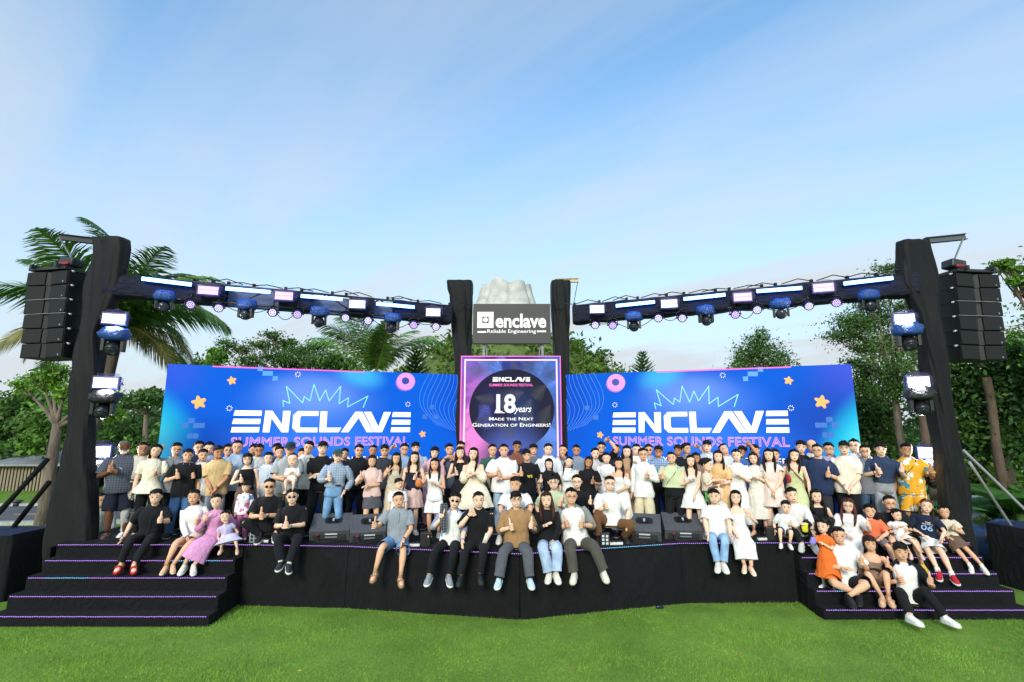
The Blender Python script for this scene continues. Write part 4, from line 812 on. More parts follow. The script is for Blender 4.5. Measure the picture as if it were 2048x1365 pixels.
def frond_mesh(L, droop, wid, seed, nl=84, rach=None, lift=0.6, fold_=0.5):
    rnd = random.Random(seed); q = MB(); pts = []; x, z, a = 0.0, 0.0, lift
    for i in range(nl+1):
        pts.append(Vector((x, 0, z))); x += math.cos(a)*L/nl; z += math.sin(a)*L/nl; a -= droop/nl*(0.4+1.2*i/nl)
    q.tube(pts[::4]+[pts[-1]], list(np.linspace(.028, .005, len(pts[::4])+1)), 5, 1)
    for i in range(4, nl+1):
        f = i/nl; l = wid*math.sin(PI*min(1, .12+f*.86))**.6*(.85+.3*rnd.random()); tan = (pts[i]-pts[i-1]).normalized()
        for s in (-1, 1):
            side = Vector((0, s, 0)); d = (side*1.0+tan*(.75+.5*f)+Vector((0, 0, -fold_*(.5+rnd.random())))).normalized(); p = pts[i]; e = p+d*l; m_ = p.lerp(e, .5)+Vector((0, 0, .035*l)); w = .012+.009*rnd.random(); tw = tan*w
            q.add([p-tw, p+tw, m_+tw*1.1, e+Vector((0, 0, -.10*l)), m_-tw*1.1], [(0, 1, 2, 4), (4, 2, 3)], 0)
    return q
PALMM = [mat('4f7a32', 0.45, 'leaf', s=2.0), mat('7c7a3c', 0.6)]
PALMY = [mat('77763a', 0.5, 'leaf', s=2.0), mat('8a7a48', 0.6)]
def palm(label, top, L, fr, seed, trunk_r=.13, wid=.42, group='palms', bow=0.0):
    t = thing('palm_tree', label, 'palm', (top.x, top.y, 0), 0, group); q = MB(); n_ = 12
    q.tube([(math.sin(i/n_*2)*.12-bow*(1-i/n_)**1.5, 0, top.z*i/n_) for i in range(n_+1)], [trunk_r*(1.25-.4*i/n_)*(1+.05*(i % 2)) for i in range(n_+1)], 10); q.obj('trunk', BARK2, t)
    off = Vector((math.sin(2)*.12, 0, top.z)); cache = {}
    for i, (az, lift, droop, k, yel) in enumerate(fr):
        key = (round(lift, 1), round(droop, 1), yel, i % 5)
        if key not in cache: cache[key] = frond_mesh(L, droop, wid*L/2.6, seed*31+len(cache), lift=lift).mesh('frond', PALMY if yel else PALMM, False)
        link('frond', cache[key], t, Matrix.Translation(off) @ Matrix.Rotation(az, 4, 'Z') @ Matrix.Rotation(math.sin(i*7.7)*.5, 4, 'X') @ Matrix.Scale(k, 4))
    return t
rp = random.Random(5)
fr = [(2*PI*i/24+rp.uniform(-.12, .12), .55+.85*((i*7) % 5)/4+rp.uniform(-.1, .1), 1.25+rp.uniform(0, .6), rp.uniform(.85, 1.1), False) for i in range(24)] + [(2*PI*i/9+.2, rp.uniform(-.2, .2), rp.uniform(.9, 1.5), rp.uniform(.7, 1.0), i % 3 != 1) for i in range(9)]
palm('large coconut palm rising behind the left outer tower', aty(228, 650, 11.4), 2.65, fr, 2, .13, .72, bow=.9)
fr = [(2*PI*i/16+rp.uniform(-.2, .2), .95+.5*((i*5) % 4)/3, .95+rp.uniform(0, .5), rp.uniform(.85, 1.1), i % 8 == 5) for i in range(16)]
palm('coconut palm behind the left screen wing near the grey hill', aty(748, 742, 22), 3.3, fr, 5, .16, .7)
# trees, left side
tree('broadleaf_tree', 'bright green tree with bare trunk just left of the left tower', 13.5, 104, [(85, 760, 34, .6), (135, 780, 28, .6), (48, 775, 26, .6), (205, 790, 26, .6), (225, 830, 22, .6), (110, 745, 30, .6)], .07, LB_, 1.1, BARK2, .13, .5, 11, ztrunk=3.0)
tree('spreading_tree', 'layered spreading tree at the far left edge behind the road', 27, 40, [(20, 835, 60, .5), (70, 815, 55, .4), (10, 880, 60, .6), (85, 850, 45, .5), (40, 800, 40, .4), (-40, 860, 60)], .17, LM_, 1.0, BARK, .16, .5, 12)
tree('spreading_tree', 'light green layered tree between the far left tree and the tower', 24, 105, [(95, 830, 50, .45), (130, 860, 50, .5), (80, 880, 45, .5), (150, 820, 40, .4)], .15, LG, 1.0, BARK2, .13, .5, 13)
tree('umbrella_tree', 'flat-topped slender tree left of the screen wing below the palm', 27, 289, [(287, 800, 42, .25), (250, 812, 30, .25), (322, 803, 34, .25), (300, 785, 26, .3)], .14, LM_, 1.0, BARK2, .14, .8, 14, ztrunk=3.7)
tree('spreading_tree', 'broad green tree behind the bearded man', 30, 240, [(210, 880, 45, .6), (260, 875, 50, .5), (310, 880, 45, .5), (235, 850, 35, .5), (180, 860, 40, .5)], .17, LM_, 1.0, BARK, .14, .5, 15)
for i, (px, py) in enumerate(((228, 838), (246, 832), (262, 840), (278, 834), (300, 842), (318, 836))):
    p = aty(px, py, 62); t = thing('casuarina_tree', 'thin grey-green far conifer, %s from the left beside the umbrella tree' % ORD[i], 'tree', (p.x, 62, 0), 0, 'far conifers'); q = MB(); q.tube([(0, 0, 0), (0, 0, p.z)], [.12, .03], 6); q.obj('trunk', BARK, t)
    leaf_cloud('crown', [((rp.uniform(-.4, .4), 0, p.z*(.45+.6*k/9)), (1.5*(1-k/11), 1.3*(1-k/11), .55), 60) for k in range(10)], .22, mat('46583c', .7, 'leaf'), t, 70+i, .3)
def shrub(label, px, py, Y, r, m, seed, n=900, size=.12, hk=1.0):
    p = aty(px, py, Y); t = thing('shrub', label, 'shrub', (p.x, Y, 0), 0, 'shrubs'); h = max(p.z, .3); R = r/1000*Y
    leaf_cloud('foliage', [((0, 0, h*.55), (R, R*.8, h*.5*hk), n)], size, m, t, seed, .45, 16, .28); q = MB()
    for k in range(5): q.tube([(0, 0, -.05), (math.cos(k*1.3)*R*.3, math.sin(k*1.3)*R*.3, h*.5), (math.cos(k*1.3)*R*.6, math.sin(k*1.3)*R*.6, h*.85)], [.03, .02, .008], 5)
    q.obj('stem', BARK, t)
shrub('low green bush at the far left edge by the fence', 20, 880, 25.5, 34, LD, 31, 1500, .14); shrub('dark bush between the far fence and the left tower', 62, 890, 26, 34, LM_, 32, 1500, .14)
shrub('leafy bush behind the bearded man and the beige polo', 262, 895, 18, 30, LG, 33, 1300, .11); shrub('leafy bush at the lower left corner of the screen wing', 318, 880, 19, 34, LM_, 34, 1500, .11); shrub('dense bush right of the left tower behind the lamp', 205, 905, 22, 36, LM_, 35, 1600, .13)
tree('broadleaf_tree', 'small bright tree peeking over the left screen corner', 25, 428, [(420, 720, 22), (440, 712, 20), (400, 728, 18), (430, 745, 26)], .15, LG, 1.1, BARK, .1, .6, 16)
tree('rain_tree', 'wide feathery tree spreading above the left screen wing', 25, 590, [(455, 688, 20, .5), (485, 700, 24, .4), (520, 690, 26, .4), (545, 672, 22, .4), (575, 690, 30, .4), (605, 700, 34, .4), (640, 690, 24, .4), (635, 715, 34, .5), (560, 715, 40, .4), (500, 725, 30, .4), (590, 730, 44, .4)], .085, LM_, .6, BARK, .16, .75, 17, spread=.34)
tree('broadleaf_tree', 'rounded leafy tree left of the palm above the screen', 26, 682, [(670, 725, 28), (700, 735, 26), (650, 740, 22), (690, 755, 30)], .14, LG, 1.1, BARK, .1, .6, 18)
def araucaria(label, px, top_py, Y, seed, lo=0.0, wid=.9, m=None):
    p = aty(px, top_py, Y); t = thing('araucaria_tree', label, 'conifer', (p.x, Y, 0), 0, 'small conifers'); q = MB(); q.tube([(0, 0, 0), (0, 0, p.z*.6), (0, 0, p.z)], [.12, .08, .012], 7); q.obj('trunk', BARK, t); rnd = random.Random(seed); z = p.z*.45; q = MB(); k = 0
    while z < p.z-.1:
        f = (p.z-z)/(p.z*.55); n_ = 7
        for j in range(n_):
            a = 2*PI*j/n_+k*.4; L = wid*(.15+f*1.3)*rnd.uniform(.85, 1.1); d = Vector((math.cos(a), math.sin(a), .35+.25*(1-f))); pts = [Vector((0, 0, z)) + d*L*s + Vector((0, 0, .12*L*s*s)) for s in (0, .35, .7, 1)]; q.tube(pts, [.03, .045, .04, .012], 5)
            for s in np.linspace(.2, 1, 8):
                c = Vector((0, 0, z))+d*L*s+Vector((0, 0, .12*L*s*s)); r = d.cross(Vector((0, 0, 1))).normalized()
                for sg_ in (-1, 1): e = c+(r*sg_+d*.8+Vector((0, 0, .3))).normalized()*L*.26*(1.2-s*.6); q.add([c-d*.03, c+d*.03, e], [(0, 1, 2)])
        z += .16+.12*f*wid; k += 1
    q.obj('branches', m or LD, t); return t
araucaria('young conifer with stiff arms right of the left palm', 832, 690, 24, 3, wid=1.0, m=LD); araucaria('small conifer tip above the right screen wing left part', 1284, 702, 30, 4, wid=1.2)
# trees, right side
tree('broadleaf_tree', 'sparse cone-shaped tree above the middle of the right screen wing', 23, 1521, [(1520, 672, 16), (1512, 690, 24), (1530, 705, 30), (1495, 712, 26), (1550, 722, 30), (1515, 735, 44), (1560, 745, 30), (1480, 740, 24)], .075, LM_, .7, BARK, .1, .8, 19, spread=.36)
tree('feathery_tree', 'tall airy tree with slender pale trunk left of the right tower', 14.5, 1806, [(1700, 640, 26, .4), (1688, 672, 30, .35), (1735, 612, 30, .45), (1748, 568, 24, .5), (1775, 540, 22, .5), (1715, 655, 36, .4), (1765, 640, 40, .5), (1790, 690, 46, .6), (1740, 690, 36, .5), (1715, 725, 24, .4), (1820, 610, 30, .5), (1845, 690, 40, .6), (1800, 740, 50, .5), (1770, 780, 40, .5), (1830, 560, 22, .5)], .05, LM_, .8, BARK2, .10, .6, 20, spread=.5, clumps=12, ztrunk=3.9)
tree('pine_tree', 'dense dark conifer at the right end of the right screen wing', 16.5, 1735, [(1732, 745, 20), (1728, 775, 30), (1738, 805, 36), (1722, 835, 40), (1745, 860, 44), (1730, 895, 50), (1755, 930, 50), (1765, 820, 30)], .09, LD, 1.3, BARK, .12, .6, 21, depth=.8)
tree('broadleaf_tree', 'big dense dark green tree filling the far right edge', 14, 2008, [(1935, 800, 60), (1990, 770, 60), (2035, 735, 50), (1920, 860, 55), (1985, 850, 60), (2045, 820, 60), (1900, 740, 36), (1960, 890, 40), (2040, 890, 50)], .095, LD, 1.7, BARK, .16, .6, 22, depth=.8, ztrunk=2.9)
tree('broadleaf_tree', 'bright green leafy tree at the right edge beyond the speakers', 18, 2075, [(2040, 700, 40), (2050, 740, 44), (2000, 780, 40), (2060, 790, 50)], .10, LG, 1.5, BARK, .14, .6, 23)
tree('broadleaf_tree', 'branch of bright leaves reaching in from the upper right edge', 11.5, 2190, [(2000, 528, 18, .4), (2025, 540, 22, .4), (2045, 560, 20, .5), (2090, 560, 50), (2160, 600, 70), (2140, 680, 70)], .07, LG, 1.0, BARK, .14, .6, 24, spread=.33)
tree('broadleaf_tree', 'dark tree showing between the right tower and the hanging speakers', 17, 1890, [(1880, 690, 40), (1895, 640, 28), (1890, 740, 44), (1870, 800, 50), (1850, 850, 50), (1905, 600, 20)], .085, LM_, .6, BARK, .13, .5, 25)
shrub('dark undergrowth behind the yellow floral man', 1790, 900, 17, 60, LD, 41, 3200, .11); shrub('yellow-green fern bush behind the right brace', 1968, 915, 16.5, 42, LY, 42, 2400, .10); shrub('green bush between the right brace and the palm trunk', 2025, 930, 15, 50, LG, 43, 2600, .11); shrub('low bush behind the right subwoofer', 2040, 1000, 13, 40, LM_, 44, 1500, .10); shrub('mid green bush left of the yellow floral man', 1745, 945, 18, 40, LM_, 45, 1500, .11)
def trunk_only(label, px, Y, z, r, m):
    p = aty(px, 950, Y); t = thing('bare_palm', label, 'palm', (p.x, Y, 0), 0); q = MB(); n_ = 18; q.tube([(.03*math.sin(i*.5), 0, z*i/n_) for i in range(n_+1)], [r*(1.15-.2*i/n_)*(1+.06*(i % 2)) for i in range(n_+1)], 10); q.obj('trunk', m, t); q = MB(); crumple(q, (0, 0, .06), (r*3, r*3, .16), 3); q.obj('root_flare', m, t)
trunk_only('ringed grey palm trunk beside the right steel brace', 2004, 13.2, 4.2, .10, BARK); trunk_only('brown palm trunk behind the lowest right lamp', 1862, 13.5, 4.4, .10, BARK)
def banana(label, px, Y, h, seed, n_=7):
    p = aty(px, 1000, Y); t = thing('banana_plant', label, 'plant', (p.x, Y, 0), 0, 'broad-leaved plants'); rnd = random.Random(seed); q = MB(); q.tube([(0, 0, 0), (0, 0, h*.4)], [.09, .06], 8); q.obj('stem', mat('6a8a3a', .6), t)
    for i in range(n_):
        a = 2*PI*i/n_+rnd.uniform(-.3, .3); L = h*rnd.uniform(.7, 1.0); R = []; q = MB()
        for k in range(9):
            f = k/8; x = L*f*.75; z = h*.35+L*(f*.75-.55*f*f); w = .17*L*math.sin(PI*min(1, .08+.92*f))**.7; c, s_ = math.cos(a), math.sin(a)
            R.append([(x*c-y*w*s_, x*s_+y*w*c, z-abs(y)*.25*w) for y in (-1, -.5, 0, .5, 1)])
        q.rings(R, 0, (0, 0), False); q.obj('leaf', mat('3a6a2c', .45, 'leaf', s=3), t)
banana('broad-leaved plant right of the ringed palm trunk', 2035, 12.4, 2.6, 4); banana('low broad-leaved plant behind the right brace foot', 1985, 13.6, 1.7, 5); banana('broad-leaved plant behind the yellow floral man', 1838, 12.6, 2.0, 6)
# grassy hill with the white crater building
hl = MB(); HX, HY = aty(1024, 745, 46).x, 46.0; R = []
for i in range(11):
    f = i/10; ring = []; z = 10.6*(1-f**1.3) if i else 10.7; rr = 5.2+11.5*f
    for j in range(40):
        a = 2*PI*j/40; w = 1+.09*noise.noise(Vector((math.cos(a)*2, math.sin(a)*2, f*3))); ring.append((HX+math.cos(a)*rr*w, HY+math.sin(a)*rr*w*.8, z+(.4*noise.noise(Vector((a*3, f*5, 1))) if 0 < i < 10 else 0)-.1*(i == 10)))
    R.append(ring)
hl.rings(R[::-1], 0, (0, 1)); tag(hl.obj('hill', mat('5c6e34', .9, 'rough', s=1.5)), kind='structure')
rg = np.random.default_rng(9); pads = []
for k in range(120):
    a = rg.uniform(PI, 2*PI); f = rg.uniform(.02, .75); rr = 5.2+11.5*f; pads.append(((HX+math.cos(a)*rr, HY+math.sin(a)*rr*.8, 10.6*(1-f**1.3)+.25), (1.5, 1.2, .75), 80))
o = leaf_cloud('hill_plants', pads, .22, mat('56752c', .7, 'leaf', s=.5), None, 10, .5, 8); tag(o, 'green and yellowish ground cover on the hill behind the sign', 'plants', kind='stuff')
def crater():
    c = aty(1012, 600, 48); t = thing('crater_building', 'white ribbed crater-shaped building rising behind the dark sign', 'building', (c.x, 48, 0)); ztop = aty(1012, 578, 48).z; q = MB(); R = []
    for i in range(26):
        f = i/25; z = ztop*f; r = 9.2*(1-f)**1.25+2.3+.25*f; ring = []
        for j in range(120):
            a = 2*PI*j/120; rib = -.09*(1-abs(math.sin(4.5*a+.5*math.sin(2*a)+.25*f)))**2.5*(.35+.65*f)+.012*noise.noise(Vector((math.cos(a)*3, math.sin(a)*3, f*4))); top = (.55*noise.noise(Vector((math.cos(a)*1.6, math.sin(a)*1.6, 8)))+.25*abs(math.sin(4.5*a+.5*math.sin(2*a)+.25))) if i == 25 else 0
            ring.append((math.cos(a)*r*(1+rib), math.sin(a)*r*(1+rib), z+top*(.9)))
        R.append(ring)
    q.rings(R, 0, (0, 0)); q.obj('wall', mat('bdbab2', .85, 'rough', s=1.2), t); q = MB(); q.rings([[(p[0]*.96, p[1]*.96, p[2]-.02) for p in R[-1]], [(p[0]*.8, p[1]*.8, ztop-1.2) for p in R[-1]]], 0, (0, 1)); q.obj('rim', mat('9d9a92', .9, 'rough', s=2), t)
crater()
# far tree line closing the horizon
pads = []
for k in range(150):
    a = rp.uniform(-1.15, 1.15); d_ = rp.uniform(75, 110)
    if abs(a) < .2: continue
    pads.append(((math.sin(a)*d_, math.cos(a)*d_, rp.uniform(1, 4.2)), (5, 4, 3.2), 210))
tag(leaf_cloud('far_trees', pads, .5, mat('3a5a2c', .7, 'leaf', s=.2), None, 44, .5, 10), 'distant mass of green trees closing the horizon', 'trees', kind='stuff')
# low building with slatted wall and grey roof, left
bp0, bp1 = atz(-60, 988, 0), atz(96, 984, 0); bl_ = thing('slatted_building', 'low building with pale slatted wall and grey roof beyond the road', 'building', (bp0.x, bp0.y+1.0, 0)); wv = bp1.x-bp0.x+1.6; hh_ = 1.15
q = MB(); q.box((wv/2, 1.2, hh_/2), (wv, 2.2, hh_)); q.obj('wall', mat('4a443a', .8), bl_, False)
q = MB(); n_ = int(wv/.16)
for i in range(n_): q.box((i*.16+.08, .07, hh_/2), (.09, .05, hh_-.01))
tag(q.obj('slats', mat('8c8068', .8), bl_, False), kind='stuff')
q = MB(); q.add([(-.3, -.3, hh_+.01), (wv+.3, -.3, hh_+.01), (wv+.3, 2.4, hh_+.55), (-.3, 2.4, hh_+.55), (-.3, -.3, hh_+.1), (wv+.3, -.3, hh_+.1), (wv+.3, 2.4, hh_+.66), (-.3, 2.4, hh_+.66)], [(0, 3, 2, 1), (4, 5, 6, 7), (0, 1, 5, 4), (1, 2, 6, 5), (2, 3, 7, 6), (3, 0, 4, 7)]); q.obj('roof', mat('8b8f93', .5, 'rough', s=2), bl_, False)
q = MB(); q.box((wv*.62, .05, hh_*.42), (.9, .08, hh_*.84)); q.obj('door', mat('2b2825', .7), bl_, False)
p = atz(33, 1013, 0); t = thing('garden_light', 'small dark bollard light on the grass beyond the road', 'lamp', p); q = MB(); q.tube([(0, 0, 0), (0, 0, .16)], [.11, .11], 12, 0, (1, 0, 0)); q.obj('post', mat('2c2e30', .5), t); q = MB(); q.tube([(0, 0, .16), (0, 0, .2), (0, 0, .24)], [.17, .18, .05], 12, 0, (1, 0, 0)); q.obj('cap', mat('3c3e42', .5), t)
# right: covered gear and white awning
p = aty(1998, 1040, 11.2); o_ = MB(); crumple(o_, (0, 0, .42), (1.7, .8, .85), 8, 0, .5, 22); o = o_.obj('tarpaulin_heap', mat('223f68', .5, 'plastic')); o.location = (p.x, 11.2, 0); tag(o, 'heap of gear under blue tarpaulin behind the right subwoofer', 'tarpaulin')
p = aty(2000, 1010, 14.4); aw = thing('awning', 'white cloth awning behind the blue tarpaulin at right', 'awning', (p.x, 14.4, 0)); zt = p.z
q = MB(); q.rings([[(-1.6, y, zt-.25+.0*y), (-.8, y, zt+.02), (0, y, zt+.16), (.8, y, zt+.02), (1.6, y, zt-.25)] for y in (-.8, 0, .8)], 0, (0, 0), False); q.obj('cloth', mat('d2d6da', .7, 'cloth'), aw)
for x in (-1.5, 1.5):
    for y in (-.75, .75): q = MB(); q.tube([(x, y, 0), (x, y, zt-.24)], [.02]*2, 7); q.obj('post', STEEL, aw)
# fallen leaves on the lawn
for i, (px, py) in enumerate(((598, 1348), (1142, 1345), (1480, 1317), (1850, 1280), (1990, 1303), (1735, 1256))):
    q = MB(); q.add([(-.03, 0, .03), (0, -.014, .034), (.035, 0, .036), (0, .014, .04)], [(0, 1, 2, 3)]); o = q.obj('fallen_leaf', mat('b8a83a' if i == 0 else '8a6a3a', .7)); o.location = atz(px, py, .015); tag(o, ('yellow fallen leaf on the lawn at bottom left of centre', 'brown fallen leaf near the bottom centre of the lawn', 'brown fallen leaf on the lawn in front of the right skirt', 'brown fallen leaf beside the white shoes on the lawn', 'brown fallen leaf at the right edge of the lawn', 'brown fallen leaf just left of the seated man\'s white shoes')[i], 'leaf', 'fallen leaves on the lawn')
# ================================================================== people
PZ = np.array([.44, .50, .56, .62, .68, .74, .785, .812, .832, .85])
PROF = {'m': (np.array([.088, .096, .091, .089, .097, .105, .104, .084, .054, .037]), np.array([.062, .070, .067, .066, .069, .071, .064, .053, .045, .038])),
        'f': (np.array([.092, .098, .085, .072, .077, .086, .089, .072, .046, .031]), np.array([.064, .072, .061, .055, .064, .073, .059, .047, .039, .033]))}
HZ = np.array([0, .03, .09, .17, .26, .36, .46, .56, .66, .76, .85, .93, .98, 1.0])
HW = np.array([.10, .17, .245, .29, .315, .335, .345, .352, .352, .335, .29, .20, .11, .02])
HF = np.array([.30, .36, .395, .40, .40, .395, .39, .395, .395, .37, .32, .22, .12, .02])
HB = np.array([.02, .05, .10, .16, .25, .33, .40, .45, .47, .46, .41, .30, .17, .02])
def head_pt(phi, z, k=1.0, lift=0.0):      # phi = 0 in front, positive to image right; unit head, chin at 0, crown at 1
    w, f, b = np.interp(z, HZ, HW), np.interp(z, HZ, HF), np.interp(z, HZ, HB); s_, c_ = math.sin(phi), math.cos(phi)
    return Vector((w*k*math.copysign(abs(s_)**0.9, s_), -(f if c_ > 0 else b)*k*math.copysign(abs(c_)**0.9, c_), z + lift))
def ik(a, t, l1, l2, pole):
    d = t-a; L = max(min(d.length, (l1+l2)*0.998), abs(l1-l2)*1.02+1e-4); d = d.normalized(); t = a+d*L
    x = (l1*l1-l2*l2+L*L)/(2*L); r = math.sqrt(max(l1*l1-x*x, 0)); p = pole-d*pole.dot(d)
    if p.length < 1e-5: p = d.orthogonal()
    return a+d*x+p.normalized()*r, t
ARMS = {  # out, forward, up from the shoulder (in body heights), elbow pole (out, forward, up), hand
 'd': ((.045, .03, -.30), (.6, -.8, 0), 'o'), 'D': ((.075, .05, -.285), (.8, -.5, 0), 'o'), 't': ((-.035, .125, -.105), (.7, -.2, -1), 't'), 'T': ((.035, .165, -.085), (.6, -.1, -1), 't'),
 'o': ((.0, .255, -.06), (.7, 0, -1), 't'), 'O': ((.09, .235, -.07), (.6, 0, -1), 't'), 'u': ((.05, .06, .17), (1, .4, -.2), 't'), 'U': ((.02, .08, .235), (1, .4, -.2), 't'), 'f': ((-.07, .14, .055), (.8, 0, -1), 't'),
 'F': ((-.03, .11, .02), (.8, 0, -1), 't'), 'c': ((-.15, .105, -.135), (.8, -.1, -1), 'o'), 'C': ((-.145, .12, -.15), (.8, -.1, -1), 'o'), 'k': ((-.085, .125, -.26), (1, -.3, 0), 'o'), 'h': ((.01, .05, -.245), (1, -.6, 0), 'o'),
 'b': ((-.05, -.09, -.25), (1, -.4, 0), 'o'), 'v': ((.0, .12, -.035), (.7, -.2, -1), 'v'), 'p': ((-.07, .115, -.085), (.7, -.2, -1), 'o'), 'l': ((-.05, .17, -.25), (.8, -.5, 0), 'o'), 'n': ((.0, .235, -.235), (.6, -.3, 0), 'o'),
 's': ((.11, -.03, -.29), (.4, -1, 0), 'o'), 'S': ((-.06, .20, -.12), (.8, -.2, -.9), 't'), 'e': ((-.10, .17, -.13), (.8, -.1, -1), 'o'), 'g': ((-.11, .13, -.19), (.9, -.1, -.8), 'o'), 'w': ((.05, .02, -.255), (1, -.9, 0), 'o'), 'm': ((.03, .12, -.045), (.7, -.2, -1), 't')}
def hand(mb, w, hx, hz, s, side, kind, mi=0):
    hx = hx.normalized(); hz = (hz-hx*hz.dot(hx)); hz = hz.normalized() if hz.length > 1e-4 else hx.orthogonal(); hy = hx.cross(hz)*side
    P = lambda x, y, z: w + hx*(x*s) + hy*(y*s) + hz*(z*s)
    if kind == 't' or kind == 'v':
        mb.tube([P(-.08, 0, 0), P(.12, 0, 0), P(.34, .0, 0), P(.52, .02, 0), P(.58, .02, 0)], [(.17*s, .15*s), (.25*s, .16*s), (.33*s, .17*s), (.33*s, .15*s), (.22*s, .08*s)], 8, mi, hz)
        for k in range(4):
            z = (.27-.18*k); 
            if kind == 'v' and k < 2: mb.tube([P(.5, 0, z), P(.82, .02, z*1.5+.05*(1-2*k)), P(1.08, .03, z*2.0+.1*(1-2*k))], [.09*s, .085*s, .06*s], 5, mi, hz)
            else: mb.tube([P(.46, .0, z), P(.63, .10, z), P(.60, .25, z), P(.40, .28, z), P(.30, .24, z)], [.095*s, .1*s, .095*s, .085*s, .06*s], 5, mi, hz)
        if kind == 't': mb.tube([P(.12, .06, .18), P(.3, .08, .36), P(.36, .06, .6), P(.33, .05, .86), P(.31, .05, .92)], [.12*s, .115*s, .1*s, .09*s, .05*s], 6, mi, hx)
        else: mb.tube([P(.12, .1, .2), P(.35, .26, .22), P(.48, .3, .05)], [.11*s, .1*s, .07*s], 5, mi)
    else:
        mb.tube([P(-.08, 0, 0), P(.1, 0, 0), P(.3, .01, 0), P(.5, .03, 0)], [(.17*s, .15*s), (.22*s, .13*s), (.3*s, .12*s), (.28*s, .1*s)], 8, mi, hz)
        for k, L in enumerate((.42, .48, .44, .34)):
            z = (.24-.16*k); mb.tube([P(.46, .02, z), P(.5+L*.5, .08, z*1.05), P(.5+L*.9, .2, z*1.0)], [.08*s, .075*s, .05*s], 5, mi, hz)
        mb.tube([P(.1, .04, .16), P(.3, .1, .36), P(.5, .16, .38)], [.11*s, .095*s, .06*s], 5, mi)
def foot(mb, an, f, u, L, W, H, drop, mu=0, ms=None, thick=0.014):
    f = f.normalized(); u = (u-f*u.dot(f)).normalized(); r = f.cross(u); B = an - u*drop; R, S = [], []
    for x, w, h in ((-.27, .5, .75), (-.22, .8, .95), (-.08, .88, 1.0), (.06, .86, 1.0), (.2, .92, .78), (.42, 1.0, .58), (.6, .85, .45), (.69, .5, .34), (.72, .2, .25)):
        c = B+f*(x*L); R.append([c + r*(a*w*W/2) + u*(b*h*H) for a, b in ((-1, .02), (-1, .4), (-.72, .82), (0, 1.0), (.72, .82), (1, .4), (1, .02), (0, 0))])
        c2 = B+f*(x*L*1.03); S.append([c2 + r*(a*w*W/2*1.06) + u*b for a, b in ((-1, -thick), (-1, thick*.6), (0, thick*.6), (1, thick*.6), (1, -thick), (0, -thick))])
    mb.rings(R, mu)
    if ms is not None: mb.rings(S, ms)
SKIN = {'l': 'ecc2a6', 'm': 'deac8a', 't': 'bd8764', 'k': '704834'}
def fold(mb, amp, fr, seed):
    o = Vector((seed*1.37, seed*0.71, seed*2.3))
    for i, v in enumerate(mb.v):
        p = Vector(v); d = noise.noise_vector(p*fr+o)*amp; w = (p.x*.9+p.z*.6+.12*noise.noise(p*fr*.5+o))*fr*2.6; r_ = (abs(noise.noise(Vector((w*.55, p.y*fr*.8, p.z*fr*.45))+o))-.25)*amp*1.1
        q = Vector((p.x, p.y, 0)); q = q.normalized() if q.length > 1e-4 else q; mb.v[i] = (p.x+d.x+q.x*r_, p.y+d.y+q.y*r_, p.z+d.z*0.5)
def cmat(spec, dflt='cloth'):
    if isinstance(spec, str):
        if spec.startswith('j'): return mat(spec[1:], 0.8, 'denim')
        if spec.startswith('F'): return mat(spec[1:7], 0.8, 'floral', **({'c1': spec[8:14], 'c2': spec[15:21]} if len(spec) > 8 else {}))
        if spec.startswith('K'): return mat(spec[1:7], 0.8, 'check', **({'c1': spec[8:14]} if len(spec) > 8 else {}))
        return mat(spec, 0.85, dflt)
    return spec
ALLP = []
def row_y(r, x):
    hi = min(screen_y(x)-0.32, 11.0); lo = 9.38; return lo + (hi-lo)*r/3.0 if hi > lo else lo
